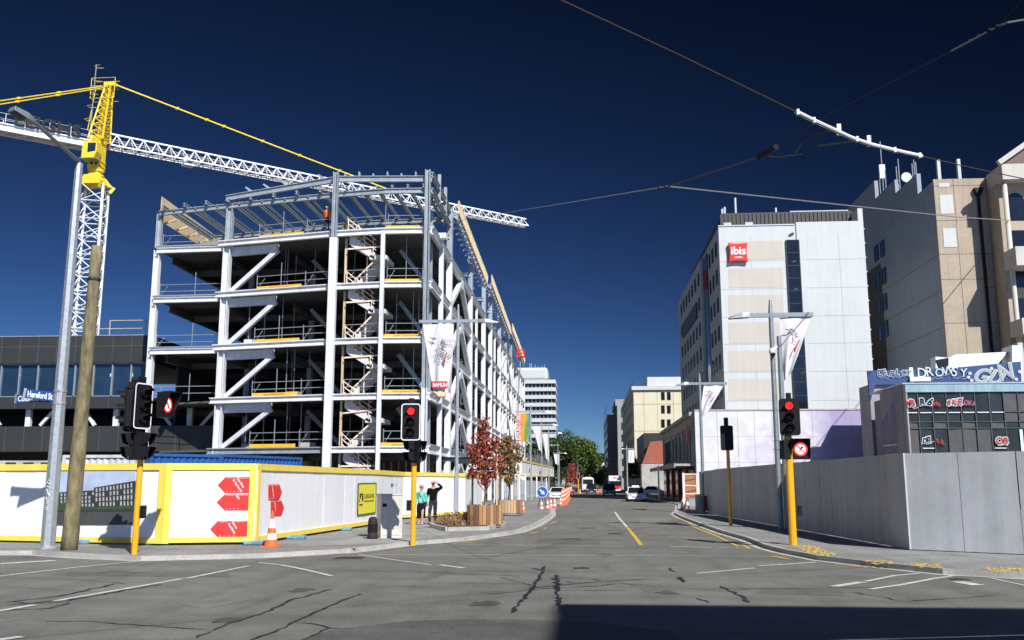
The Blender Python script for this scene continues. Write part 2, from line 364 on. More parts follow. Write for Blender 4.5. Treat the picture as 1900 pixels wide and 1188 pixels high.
# tactile pads (worn yellow)
TP = mat('tactile_yellow', (.52, .36, .08), .8, var=.5, scale=9, fine=.4)
for pts in ([(1470, 1012), (1506, 1012), (1552, 1030), (1512, 1032), (1490, 1022)], [(1592, 1040), (1640, 1038), (1662, 1046), (1625, 1047)], [(1680, 1045), (1738, 1045), (1745, 1052), (1700, 1053)], [(1820, 1054), (1905, 1052), (1905, 1062), (1840, 1060)]):
    a = MB()
    P_ = [onZ(u, v, .11) for u, v in pts]
    xs = [p.x for p in P_]; ys = [p.y for p in P_]
    def inside(x, y):
        c = False; n = len(P_)
        for i in range(n):
            p, q = P_[i], P_[(i + 1) % n]
            if (p.y > y) != (q.y > y) and x < (q.x - p.x) * (y - p.y) / (q.y - p.y) + p.x: c = not c
        return c
    x = min(xs)
    while x < max(xs):
        y = min(ys)
        while y < max(ys):
            if inside(x, y) and rnd.random() < .62: a.box(x, x + .085 * rnd.uniform(.5, 1.1), y, y + .085 * rnd.uniform(.6, 1.1), .10, .1085)
            y += .1
        x += .1
    struct(a, 'tactile_paving', TP)
for pts in ([(616, 1018), (636, 1017)], [(640, 1018), (660, 1017)]):
    g = MB(); line(g, pts, .13, .11); struct(g, 'utility_marking', PAINTY)
# tar-sealed cracks
def crack(pts, wd, jig=.022, mb=TC):
    P_ = [onZ(u, v, .006) for u, v in pts]; out = []; ws = []; wd *= .68
    for k in range(len(P_) - 1):
        L = (P_[k + 1] - P_[k]).length; n = max(2, int(L / .16))
        for j in range(n):
            out.append(P_[k].lerp(P_[k + 1], j / n) + V((rnd.gauss(0, jig), rnd.gauss(0, jig), 0))); ws.append(wd * rnd.uniform(.35, 1.35))
    out.append(P_[-1]); ws.append(wd * .3); ws[0] = wd * .3
    mb.ribbon(out, ws)
for pts, wd in [([(0, 1119), (60, 1112), (110, 1106), (215, 1083)], .09), ([(0, 1123), (70, 1118), (120, 1113), (150, 1110), (230, 1096), (300, 1084)], .09), ([(0, 1133), (90, 1128), (130, 1118)], .07), ([(20, 1116), (60, 1120), (110, 1118), (160, 1108)], .07),
                ([(0, 1155), (40, 1150)], .06), ([(75, 1153), (170, 1153), (260, 1160), (390, 1168)], .05), ([(390, 1170), (440, 1153), (500, 1132), (545, 1112), (617, 1093)], .08), ([(360, 1184), (392, 1171)], .06),
                ([(460, 1188), (520, 1168), (560, 1147), (610, 1126), (666, 1101)], .08), ([(545, 1155), (575, 1158), (612, 1165), (655, 1165)], .05), ([(612, 1166), (560, 1188)], .07),
                ([(60, 1074), (150, 1076), (220, 1081), (235, 1084)], .04), ([(125, 1066), (185, 1064), (210, 1058), (255, 1064)], .04), ([(290, 1071), (312, 1065)], .05), ([(260, 1049), (312, 1041)], .04),
                ([(1010, 1050), (1000, 1073), (985, 1095), (965, 1118), (949, 1137)], .10), ([(1030, 1067), (1034, 1082), (1033, 1100), (1037, 1120), (1040, 1135)], .13), ([(768, 1061), (860, 1065), (960, 1068)], .05),
                ([(505, 1056), (600, 1057), (735, 1061)], .035), ([(665, 1083), (700, 1086), (860, 1092)], .03), ([(900, 1103), (1000, 1093), (1100, 1088), (1145, 1083)], .05), ([(1035, 1096), (1100, 1095), (1160, 1096)], .06),
                ([(925, 1071), (960, 1079), (1000, 1090)], .04), ([(1040, 1071), (1080, 1072)], .05), ([(1240, 1053), (1252, 1061)], .07), ([(1260, 1070), (1270, 1080)], .12), ([(1338, 1088), (1362, 1100), (1375, 1107), (1390, 1118)], .12),
                ([(1350, 1093), (1500, 1092), (1640, 1090)], .045), ([(1580, 1098), (1640, 1108), (1672, 1116), (1740, 1112), (1850, 1104)], .05), ([(1290, 1110), (1316, 1118)], .1), ([(1700, 1062), (1780, 1052), (1900, 1046)], .025),
                ([(0, 1088), (120, 1095), (200, 1099)], .02), ([(300, 1090), (420, 1088), (560, 1089)], .02), ([(700, 1125), (900, 1110), (980, 1102)], .02)]:
    crack(pts, wd)
struct(TC, 'road_crack_seal', TAR)
# tram rails in the cross street
g = MB()
for y0, y1 in ((12.6, 13.9), (11.3, 12.5)):
    g.ribbon([V((-1, y0 - 2.2, .006)), V((8, y0, .006)), V((40, y1 + 5, .006))], .07)
struct(g, 'tram_rail', mat('rail_steel', (.16, .16, .16), .3, .8))
for u, v, a, b in [(648, 1036, .34, .24), (1079, 1055, .17, .14), (1143, 991, .26, .2), (1782, 1076, .17, .12)]:
    g = MB(); p = onZ(u, v, 0); g.box(p.x - a, p.x + a, p.y - b, p.y + b, 0, .012)
    for k in range(5): g.box(p.x - a + .1, p.x + a - .1, p.y - b + .06 + k * b * .38, p.y - b + .06 + k * b * .38 + b * .15, .012, .02)
    tag(g.build('manhole_cover', mat('cast_iron', (.06, .05, .045), .6, .4)), {648: 'rusty service cover in the road by the left kerb', 1079: 'dark slotted drain cover in the middle of the intersection', 1143: 'small dark cover on the centre line of the street', 1782: 'service cover in the road near the right kerb'}[u], 'manhole')

# ================================================================ UNFINISHED STEEL BUILDING
BX = -10.2
Lz = [0, 4.15, 7.65, 11.4, 15.2, 18.95]
def fp(u, D, v=850): p = onD(u, v, D); return V((p.x, p.y, 0))
# facade plan points (at level 5 heights)
pA = fp(291, 67.6, 462); pB0 = fp(427, 66.9, 457); pB = fp(415, 65.6, 452); pC = fp(625, 62.9, 432); pD = fp(712, 62.2, 427); pE = V((BX, pD.y + .1, 0))
SB = thing('unfinished_building', 'six level unfinished building of bare white steel columns and braces behind the hoarding', 'building', (pC.x, pC.y, 0))
BACK = 160.0
YS = [70, 83.5, 95, 102, 113, 122, 131, 140, 150, 160]
# floor slabs
for k in range(1, 6):
    z = Lz[k]; poly = [pA + V((0, .3, 0)), pB0 + V((0, .3, 0)), pB + V((.0, .5, 0)), pC + V((0, .35, 0)), pD + V((0, .35, 0)), pE + V((-.25, .3, 0)), V((BX - .25, BACK, 0)), V((pA.x, BACK, 0))]
    if k <= 2: poly[0] = pA + V((0, 2.5, 0)); 
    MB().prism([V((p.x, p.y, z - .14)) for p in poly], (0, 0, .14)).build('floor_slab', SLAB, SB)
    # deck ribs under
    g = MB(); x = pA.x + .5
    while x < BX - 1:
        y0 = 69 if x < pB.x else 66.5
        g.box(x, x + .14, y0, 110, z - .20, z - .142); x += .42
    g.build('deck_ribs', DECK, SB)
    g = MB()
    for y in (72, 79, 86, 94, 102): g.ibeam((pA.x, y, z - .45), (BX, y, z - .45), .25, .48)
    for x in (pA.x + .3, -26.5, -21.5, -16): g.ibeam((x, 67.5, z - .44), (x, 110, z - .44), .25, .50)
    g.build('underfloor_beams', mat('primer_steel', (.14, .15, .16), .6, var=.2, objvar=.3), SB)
# dark walls added inside so the shaded open floors read as black
MB().box(-28, -13, 84, 84.4, 0, 18.7).build('added_dark_wall', mat('interior_dark', (.05, .05, .05), .9), SB)
MB().box(-29.9, -29.6, 88, 130, 0, 11).build('added_dark_wall', MATS['interior_dark'], SB)
MB().box(pA.x + .06, pA.x + .2, 69.9, 84, 0, 11.25).build('added_dark_wall', MATS['interior_dark'], SB)
MB().box(pA.x + .3, -24.5, 84, 84.3, 0, 11.25).build('added_dark_wall', MATS['interior_dark'], SB)
MB().box(-24, -12, 75, 75.3, 0, 4.0).build('timber_framing', mat('ply_dark', (.20, .13, .09), .8, var=.3), SB)
g = MB(); x = -23.8
while x < -12: g.box(x, x + .09, 74.7, 74.85, 0, 3.9); x += .6
g.build('timber_studs', TIMP, SB)
# primary facade beams
def edge(p, q, z, mt=WSTEEL, wd=.3, ht=.42, proud=0.0, nm='edge_beam'):
    n_ = V((0, -1, 0)) * proud
    return MB().ibeam(V((p.x, p.y, z)) + n_, V((q.x, q.y, z)) + n_, wd, ht, tf=.07).build(nm, mt, SB)
for k in range(1, 6):
    z = Lz[k] - .18
    ext = (pB - pC).normalized() * .4
    edge(pB + ext, pC, z, WSTEEL if k > 1 else GSTEEL); edge(pC, pD, z); edge(pD, pE, z)
    if k >= 3: edge(pA, pB0, z - .02)
    if k >= 3: MB().bar(V((pA.x, pA.y - .05, z + .26)), V((pB0.x, pB0.y - .05, z + .26)), .3, .10).build('slab_edge', GALV, SB)
    # second lower beam from B to mid bay + drop braces
    m = pB.lerp(pC, .47)
    if k > 1:
        q0 = V((pB.x + .2, pB.y + .55, z - .52)); q1 = V((m.x, m.y + .55, z - .52))
        MB().bar(q0, q1, .30, .62).build('transfer_beam', WSTEEL, SB)
        zb = Lz[k - 1] + .1
        MB().ibeam(V((m.x, m.y + .6, z - .65)), V((pB.x + .45, pB.y + .6, zb)), .30, .34, up=(0, 1, 0), tf=.06).build('brace', WSTEEL, SB)
        m2 = pB.lerp(pC, .66)
        MB().ibeam(V((m2.x - .3, m2.y + 5, z - .5)), V((pC.x - .3, pC.y + 5, zb)), .28, .3, up=(0, 1, 0), tf=.05).build('brace', GSTEEL, SB)
        MB().ibeam(V((pD.x + .5, pD.y + 3.5, z - .5)), V((pE.x - .5, pE.y + 3.5, zb)), .28, .3, up=(0, 1, 0), tf=.05).build('brace', GSTEEL, SB)
# edge beams of the long Colombo face
def fy(k): return Lz[k] - .2
for k in range(1, 6):
    MB().ibeam((BX, pE.y, fy(k)), (BX, BACK, fy(k)), .28, .5, tf=.06).build('edge_beam', WSTEEL, SB)
    MB().bar((BX + .10, pE.y, fy(k) + .32), (BX + .10, BACK, fy(k) + .32), .16, .12).build('slab_edge', GALV, SB)
# columns
def col(p, z0, z1, wd=.45, mt=WSTEEL, i=True, dy=.2, base=0):
    c = V((p.x, p.y + dy, 0))
    g = MB()
    if i: g.ibeam(c + V((0, 0, z0)), c + V((0, 0, z1)), wd, wd, up=(1, 0, 0), tf=.06)
    else: g.bar(c + V((0, 0, z0)), c + V((0, 0, z1)), wd, wd)
    return g.build('column', mt, SB)
RZ = 21.6
col(pA, 0, 18.8, .42); col(pA, 19.0, RZ, .36, GSTEEL)
col(pB + V((.25, 0, 0)), 0, 18.7, .50); col(pB + V((.3, 0, 0)), 19.0, RZ + .1, .45, GSTEEL)
c = pC + V((-.1, -.28, 0)); MB().box(c.x - .26, c.x + .26, c.y - .2, c.y + .2, 0, 18.4).build('column', WSTEEL, SB)
MB().ibeam(c + V((0, 0, 18.45)), c + V((0, 0, 23.1)), .40, .34, up=(1, 0, 0), tf=.06).build('column', GSTEEL, SB)
col(pD, 0, 18.7, .26, i=False, dy=-.1)
MB().ibeam(V((pE.x - .25, pE.y - .22, 0)), V((pE.x - .25, pE.y - .22, 8)), .42, .36, up=(1, 0, 0), tf=.06).build('column', WSTEEL, SB)
MB().ibeam(V((pE.x - .25, pE.y - .22, 8.01)), V((pE.x - .25, pE.y - .22, 23.0)), .42, .36, up=(1, 0, 0), tf=.06).build('column', GSTEEL, SB)
MB().box(BX - .1, BX + .22, 65.6, 65.95, 0, 18.6).build('column', WSTEEL, SB)
MB().box(BX - .75, BX - .45, 64.6, 64.95, 0, 21).build('column', GSTEEL, SB)
for y in YS:
    MB().box(BX - .22, BX + .2, y, y + .62, 0, 18.6).build('column', WSTEEL, SB)
    if y < 140: MB().box(BX - .2, BX + .2, y, y + .62, 18.8, 22.9).build('column', GSTEEL, SB)
for y in (88.5, 107, 117.5, 126.5, 135.5, 145, 155): MB().box(BX - .1, BX + .12, y, y + .3, 0, 18.6).build('column', WSTEEL, SB)
for x in (-26.5, -21.5, -16):
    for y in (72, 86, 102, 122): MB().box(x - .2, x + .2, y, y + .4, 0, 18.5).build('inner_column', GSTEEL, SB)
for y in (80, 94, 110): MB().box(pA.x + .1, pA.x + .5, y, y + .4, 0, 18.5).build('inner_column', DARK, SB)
# inverted V braces on Colombo face
for y0, y1 in ((70.5, 83.2), (113.5, 131)):
    ym = (y0 + y1) / 2
    for k in range(1, 6):
        zt = fy(k) - .3; zb = Lz[k - 1] + .1
        for ya in (y0, y1): MB().bar((BX, ym, zt), (BX, ya, zb), .34, .36, up=(1, 0, 0)).build('brace', WSTEEL, SB)
    for k in range(1, 6): MB().prism([(BX + .14, ym - 1.0, fy(k) - .1), (BX + .14, ym + 1.0, fy(k) - .1), (BX + .14, ym + .3, fy(k) - .9), (BX + .14, ym - .3, fy(k) - .9)], (.03, 0, 0)).build('gusset_plate', WSTEEL, SB)
# roof steel
rA, rC, rE = V((pA.x, pA.y, RZ)), V((pC.x, pC.y + .1, RZ)), V((pE.x, pE.y, RZ))
rD = V((pD.x, pD.y, RZ))
def rb(p, q, m=GSTEEL, wd=.22, ht=.36, nm='roof_beam'): return MB().ibeam(p, q, wd, ht, tf=.05).build(nm, m, SB)
rb(rA, rC); rb(rC, rD); rb(rD, rE)
sh = V((0, 7.3, 0))
rb(rA + sh + V((1.5, 0, 0)), rC + sh); rb(rC + sh, rE + sh)
up1 = V((0, -.1, 1.1))
rb(V((pB.x, pB.y, RZ + .55)), rC + up1, ht=.42); rb(rC + up1, rE + up1 - V((0, 0, .3)), ht=.42)
n = 8
for k in range(n):
    a = rA.lerp(rC, (k + .3) / n); rb(a + V((0, -.5, .32)), a + V((0, 9 + k * .6, .32)), wd=.16, ht=.26, nm='purlin')
for k in range(8):
    a = rA.lerp(rC, (k + .75) / n); MB().ibeam(a + V((0, -.2, .1)), a + V((0, 22, .1)), .1, .16, tf=.03).build('purlin', GSTEEL, SB)
for k in range(6):
    a = rC.lerp(rE, (k + .5) / 6); rb(a + V((0, -.3, .3)), a + V((0, 9.5, .3)), wd=.16, ht=.26, nm='purlin')
for k in range(7):
    a = (rC + up1).lerp(rE + up1 - V((0, 0, .3)), (k + .45) / 6.6); MB().box(a.x - .04, a.x + .04, a.y, a.y + .4, a.z, a.z + .42 + .12 * (k % 2)).build('roof_stub', GSTEEL, SB)
for k in range(5):
    a = V((pB.x, pB.y, RZ + .55)).lerp(rC + up1, (k + 1.5) / 6.2); MB().prism([a + V((-.05, 0, 0)), a + V((.35, 0, 0)), a + V((-.5, 0, .55)), a + V((-.6, 0, .5))], (0, .1, 0)).build('roof_stub', GSTEEL, SB)
rb(V((BX, pE.y, RZ)), V((BX, 70, RZ)), ht=.4); rb(V((BX, pE.y, RZ + 1.15)), V((BX, 70, RZ + 1.15)), ht=.4)
for y in (64.5, 67.5): MB().box(BX - .1, BX + .12, y, y + .25, RZ, RZ + 2.2).build('roof_stub', GSTEEL, SB)
for k, y in enumerate(YS[:8]):
    rb(V((BX, y, 20.6)), V((BX - 9, y, 20.6)), nm='roof_beam')
# plywood fascia (left) and lattice-backed fascias (right)
MB().prism([(pA.x - .2, pA.y + .6, RZ - .4), (pA.x - .2, pA.y + .6, RZ + 1.5), (pA.x - .2, pA.y + 27, RZ + .9), (pA.x - .2, pA.y + 27, RZ - .5)], (.06, 0, 0)).build('plywood_fascia', PLY, SB)
for k in range(12):
    y = pA.y + 1 + k * 2; MB().bar((pA.x, y, RZ - .5), (pA.x + .9, y, RZ - .2), .1, .14).build('fascia_bracket', TIMB, SB)
FX = -9.55
for (y0, z0, y1, z1) in ((70.5, 23.6, 92, 22.6), (97, 23.6, 122, 22.3), (126, 23.3, 152, 22.2)):
    g = MB(); n = int((y1 - y0) / .75)
    for k in range(n + 1):
        t = k / n; y = lerp(y0, y1, t); z = lerp(z0, z1, t)
        g.bar((FX, y, z - 1.05), (FX, y, z), .10, .16)
        g.bar((FX + .05, y, z - 1.0), (FX + .05, y + .5, z - .1), .05, .06)
    g.bar((FX, y0, z0 - .05), (FX, y1, z1 - .05), .06, .16); g.bar((FX, y0, z0 - 1.0), (FX, y1, z1 - 1.0), .06, .16)
    g.build('plywood_fascia', PLY, SB)
    for k in range(0, n + 1, 2):
        g = MB(); t = k / n; y = lerp(y0, y1, t); z = lerp(z0, z1, t) - 1.0
        g.prism([(FX - .05, y, z), (FX - .05, y, z - .55), (FX - .75, y, z - .05)], (0, .35, 0)); g.bar((FX - .1, y, z), (BX - .2, y, z - .25), .1, .12); g.build('fascia_bracket', GALV, SB)
# orange edge boards with lettering, and guard rails
def board(p, q, z, txt=False, ht=.24):
    d = (q - p).normalized(); n_ = V((0, 1, 0))
    o = MB().bar(p + n_ * .32 + V((0, 0, z + .02 + ht / 2)), q + n_ * .32 + V((0, 0, z + .02 + ht / 2)), .04, ht).build('edge_board', BOARD, SB)
    if txt: text('LEIGHS CONSTRUCTION', ht * .62, mat('lettering_dark', (.12, .07, .02), .6), o, 'lettering', p.lerp(q, .25) + n_ * .32 - V((0, .03, 0)) + V((0, 0, z + .09)), d, ext=.002)
for k in range(1, 6):
    z = Lz[k] + .02
    board(pB.lerp(pC, .31), pB.lerp(pC, .70), z, k in (2, 4)); board(pD + V((.1, 0, 0)), pE + V((-.5, 0, 0)), z, k in (1, 2, 3))
    if k >= 3: board(pA + V((.3, 0, 0)), pB0 - V((.3, 0, 0)), z, ht=.14)
for (y0, y1, k) in ((84.2, 88.2, 3), (89, 94, 3), (84.2, 88.2, 4), (84.2, 88, 2), (71, 74, 1), (96, 101, 2)):
    MB().box(BX - .5, BX - .45, y0, y1, Lz[k] + .02, Lz[k] + .28).build('edge_board', BOARD, SB)
def rail(p, q, z, nm='guard_rail', hs=(.55, 1.05), step=2.3, m=None, in_=.5):
    g = MB(); L = (q - p).length; n = max(1, round(L / step)); n_ = V((0, in_, 0))
    for h in hs: g.tube(p + n_ + V((0, 0, z + h)), q + n_ + V((0, 0, z + h)), .028, 5)
    for k in range(n + 1):
        a = p.lerp(q, k / n) + n_; g.tube(a + V((0, 0, z)), a + V((0, 0, z + 1.05 + (.9 if k % 3 == 1 else .15))), .03, 5)
        if k % 2 == 0: g.tube(a + V((0, 0, z + .1)), a + V((.45, .3, z + 1.0)), .022, 4)
    return g.build(nm, m or GALV, SB)
for k in range(1, 6):
    z = Lz[k]
    rail(pB.lerp(pC, .3), pC - V((.5, 0, 0)), z); rail(pD + V((.2, 0, 0)), pE - V((.4, 0, 0)), z); rail(pC + V((.6, 0, 0)), pD, z)
    if k >= 2: rail(pA + V((.2, 0, 0)), pB0, z)
    g = MB()
    for (y0, y1) in ((71, 83), (84.5, 94.5), (96, 112), (114, 130)):
        for h in (.55, 1.05): g.tube((BX - .5, y0, z + h), (BX - .5, y1, z + h), .03, 5)
        y = y0
        while y < y1: g.tube((BX - .5, y, z), (BX - .5, y, z + (1.9 if rnd.random() < .3 else 1.15)), .03, 5); y += 2.1
    g.build('guard_rail', GALV, SB)
for u, k in ((330, 3), (420, 5), (345, 4)):
    pass
STC = mat('precast_pale', (.60, .59, .56), .8, var=.1, scale=1.5)
# precast stairs with timber balustrades
sx0 = pC.x + .75; sx1 = pD.x - .15
for k in range(0, 5):
    zt = Lz[k + 1] - .15; zb = Lz[k] + (0 if k else .1); zm = lerp(zt, zb, .43); y0 = pC.y + .25
    def flight(xa, za, xb, zb_, y, wd=1.15):
        n = 7; g = MB(); pts = []
        for j in range(n):
            xa_ = lerp(xa, xb, j / n); z_ = lerp(za, zb_, j / n); pts.append((xa_, y, z_)); pts.append((lerp(xa, xb, (j + 1) / n), y, z_))
        pts.append((xb, y, zb_)); dx = .0; pts.append((xb, y, zb_ - .3)); pts.append((xa, y, za - .75))
        g.prism(pts, (0, wd, 0)); return g.build('stair_flight', STC, SB)
    flight(sx0 + .1, zt, sx1 - .6, zm, y0); flight(sx1 - .6, zm, sx0 + .1, zb, y0 + 1.3)
    MB().box(sx1 - .95, sx1 + .25, y0, y0 + 2.5, zm - .28, zm + .01).build('stair_landing', STC, SB)
    g = MB()
    for h in (.35, .7, 1.05):
        g.bar((sx0, y0 - .05, zt + h), (sx1 - .5, y0 - .05, zm + h), .04, .06)
    for t in (0, .33, .66, 1): 
        x = lerp(sx0, sx1 - .7, t); z = lerp(zt, zm, t); g.bar((x, y0 - .05, z - .1), (x, y0 - .05, z + 1.15), .05, .05)
    g.bar((sx0, y0 - .1, zt - 1.1), (sx1 - .1, y0 - .05, zm + .6), .04, .1)
    g.bar((sx0 + .3, y0 + .3, zb + .2), (sx1 - .6, y0 + .2, zm - .3), .05, .1)
    g.bar((sx0 + .7, y0 - .1, zt + .6), (sx1 - .9, y0 + .4, zm - .1), .04, .09)
    g.build('timber_balustrade', TIMP, SB)
    g = MB(); xx = lerp(sx0, sx1, .5); g.bar((xx, y0 + .6, zb), (xx, y0 + .6, zm), .08, .08); g.build('timber_prop', TIMP, SB)
    MB().box(sx0 - .26, sx0 - .12, y0 + .2, y0 + .35, Lz[k], Lz[k + 1] - .4).build('timber_prop', TIMB, SB)
# props, stored materials
rp9 = random.Random(21)
for k in range(1, 6):
    for j in range(7):
        t = rp9.random(); p = (pB.lerp(pC, .2 + t * .75) if j < 4 else pD.lerp(pE, .1 + .8 * t)) + V((0, rp9.uniform(.8, 3.5), 0))
        if k < 5: MB().tube(p + V((0, 0, Lz[k])), p + V((0, 0, Lz[k + 1] - .2)), .03, 5).build('floor_prop', GALV, SB)
        if j % 2: MB().cbox(p + V((.5, .2, Lz[k] + .22)), rp9.uniform(.8, 1.8), .7, rp9.uniform(.25, .45), rp9.uniform(-.2, .2)).build('stacked_material', [PLY, CONC, TIMB, WHITE][rp9.randrange(4)], SB)
for k in range(1, 6):
    MB().tube((BX - .9, 84.5 + k, Lz[k] + 1.5), (BX - .9, 94, Lz[k] + 2.6), .09, 6).build('service_pipe', GALV, SB)
# hanging lines
for u, D in ((545, 64.6), (655, 63.2), (690, 63.2)):
    p = fp(u, D, 600); MB().tube(p + V((0, 0, 4)), p + V((0, 0, 18)), .018, 4).build('hanging_cable', DARK, SB)
# ground floor canopy steel at corner
for y in (68, 76): MB().ibeam((BX - .2, y, 3.5), (BX + 2.3, y, 3.5), .2, .3, tf=.04).build('canopy_beam', DARK, SB)
MB().ibeam((BX + 2.2, 66, 3.3), (BX + 2.2, 94, 3.3), .2, .3, tf=.04).build('canopy_beam', DARK, SB)
g = MB()
for y in (68, 76, 85, 94): g.bar((BX + 2.2, y, .1), (BX + 2.2, y, 3.2), .2, .2)
g.build('canopy_post', WSTEEL, SB)

# ================================================================ DARK PANEL WING (left)
WY = 69.3
def wx(u, v=700): return onY(u, v, WY).x
def wz(v, u=150): return onY(u, v, WY).z
xr = wx(275); xr2 = wx(398, 800); xl = -62.0
WG = thing('office_wing', 'low wing with charcoal cladding panels and blue strip windows at far left', 'building', ((xl + xr) / 2, WY, 0))
z_top, z_w1, z_w0, z_b0, z_c1, z_c0 = wz(624), wz(673), wz(736), wz(758), wz(791), wz(838)
MB().box(xl, xr, WY, WY + 16, z_w1, z_top).build('cladding', PANEL, WG)
MB().box(xl, xr, WY, WY + 16, z_b0, z_w0).build('cladding', PANEL, WG)
MB().box(xl, xr2, WY - .05, WY + 16, z_c0, z_c1).build('cladding', PANEL, WG)
MB().box(xl, xr, WY + .35, WY + .45, z_w0, z_w1).build('window', GLASSB, WG)
MB().box(xl, xr - .4, WY + 6, WY + 6.2, 0, z_b0).build('inner_wall', mat('interior_dark2', (.03, .03, .03), .9), WG)
step = (wx(275, 700) - wx(240, 700)); g = MB(); g2 = MB(); x = xr
while x > xl:
    g.box(x - .05, x + .05, WY + .2, WY + .4, z_w0, z_w1)
    for a, b in ((z_w1 + .02, z_top), (z_b0, z_w0)): g2.box(x - .012, x + .012, WY - .006, WY + .01, a, b)
    x -= step
g.bar((xl, WY + .25, z_w0 + .04), (xr, WY + .25, z_w0 + .04), .1, .08); g.bar((xl, WY + .25, z_w1 - .04), (xr, WY + .25, z_w1 - .04), .1, .08)
g.build('window_frame', GALV, WG)
x = xr2
while x > xl: g2.box(x - .012, x + .012, WY - .06, WY - .04, z_c0, z_c1); x -= step
g2.box(xl, xr, WY - .005, WY + .01, lerp(z_w1, z_top, .62) - .012, lerp(z_w1, z_top, .62) + .012)
g2.build('panel_joint', mat('joint_grey', (.11, .11, .11), .6), WG)
MB().box(xl, xr + .02, WY - .04, WY + .2, z_top, z_top + .07).build('coping', GALV, WG)
x = xr + 1.2; k = 0
for u in (43, 135, 207, 345):
    x = wx(u, 775); MB().box(x - .2, x + .2, WY + .6, WY + .9, z_c1 - .1, z_b0 + .1).build('column', WSTEEL, WG)
for a, b in ((75, 103), (158, 176), (0, -20), (298, 318), (372, 412)):
    if a < 150: p, q = (a, 790), (b, 760)
    else: p, q = (a, 762), (b, 790)
    if a == 372: p, q = (372, 792), (410, 750)
    P0 = onY(p[0], p[1], WY + .75); P1 = onY(q[0], q[1], WY + .75); MB().bar(P0, P1, .22, .25, up=(0, 1, 0)).build('brace', WSTEEL, WG)
for u in (37, 168, 205, 245): 
    p = onY(u, 696, WY + .3); MB().box(p.x - .06, p.x + .06, WY + .32, WY + .345, p.z - .12, p.z + .12).build('window_sticker', mat('sticker', (.5, .5, .5), .6), WG)
# roof guardrail on the wing
g = MB(); a = onY(205, 590, WY + 2); b = onY(272, 590, WY + 2)
for z in (z_top + .35, z_top + .9, z_top + 1.55): g.tube((a.x - (3.5 if z < z_top + 1 else 0), WY + 2, z), (b.x, WY + 2, z), .035, 5)
for x in (a.x, b.x, a.x - 3.5): g.tube((x, WY + 2, z_top), (x, WY + 2, z_top + 1.6), .04, 5)
g.build('roof_rail', TIMB, WG)

# ================================================================ SHIPPING CONTAINERS
def container(name, label, p, q, z0, z1, dep, m):
    d = (q - p); L = d.length; d.normalize(); n_ = V((-d.y, d.x, 0))
    t = thing(name, label, 'container', (p.x, p.y, 0))
    nn = int(L / .32)
    for side in (0, 1):
        g = MB(); off = n_ * (dep if side else 0); s_ = 1 if side else -1
        for k in range(nn):
            a = p + d * (k * L / nn) + off; b = a + d * (L / nn)
            c1 = lerp(0, 1, .30)
            A = [a, a + d * (L / nn) * .3, a + d * (L / nn) * .5, a + d * (L / nn) * .8, b]; o = [0, 0, -.05, -.05, 0]
            for j in range(4):
                g.poly([A[j] + n_ * s_ * o[j] + V((0, 0, z0)), A[j + 1] + n_ * s_ * o[j + 1] + V((0, 0, z0)), A[j + 1] + n_ * s_ * o[j + 1] + V((0, 0, z1 - .12)), A[j] + n_ * s_ * o[j] + V((0, 0, z1 - .12))])
        g.build('corrugated_wall', m, t)
    g = MB()
    for z in (z0 + .06, z1 - .06):
        g.bar(p + V((0, 0, z)), q + V((0, 0, z)), .12, .14); g.bar(p + n_ * dep + V((0, 0, z)), q + n_ * dep + V((0, 0, z)), .12, .14)
        for e in (p, q): g.bar(e + V((0, 0, z)), e + n_ * dep + V((0, 0, z)), .12, .14)
    for e in (p, q, p + n_ * dep, q + n_ * dep): g.bar(e + V((0, 0, z0)), e + V((0, 0, z1)), .14, .14)
    g.hexa([p + V((0, 0, z1 - .1)), q + V((0, 0, z1 - .1)), q + n_ * dep + V((0, 0, z1 - .1)), p + n_ * dep + V((0, 0, z1 - .1))], [p + V((0, 0, z1 - .05)), q + V((0, 0, z1 - .05)), q + n_ * dep + V((0, 0, z1 - .05)), p + n_ * dep + V((0, 0, z1 - .05))])
    for e in (p, q): g.bar(e + n_ * .1 + V((0, 0, (z0 + z1) / 2)), e + n_ * (dep - .1) + V((0, 0, (z0 + z1) / 2)), .05, z1 - z0 - .2)
    g.build('frame', m, t); return t
def gr(u, v, D): p = onD(u, v, D); return V((p.x, p.y, 0))
container('shipping_container', 'blue corrugated shipping container showing above the hoarding, nearest the steel building', gr(412, 850, 49), gr(558, 857, 55), 0, 3.25, 2.4, CONT_B)
container('shipping_container', 'blue corrugated container above the hoarding just right of the white one', gr(282, 850, 46), gr(409, 850, 48.4), 0, 3.2, 2.4, CONT_B)
container('shipping_container', 'off white corrugated container above the hoarding behind the timber pole', gr(120, 850, 47), gr(278, 850, 46.6), 0, 3.15, 2.4, CONT_W)
t = thing('site_office', 'white site cabin partly hidden behind the hoarding at far left', 'site cabin', (*gr(45, 850, 52).xy, 0))
p = gr(-60, 850, 52); q = gr(110, 850, 52); MB().box(p.x, q.x, p.y, p.y + 3, 0, 3.0).build('body', CONCL, t)
g = MB()
for k in range(5): x = lerp(p.x, q.x, (k + .5) / 5); g.box(x - .3, x + .3, p.y - .02, p.y + .01, .8, 2.9)
g.build('opening', DARK, t)

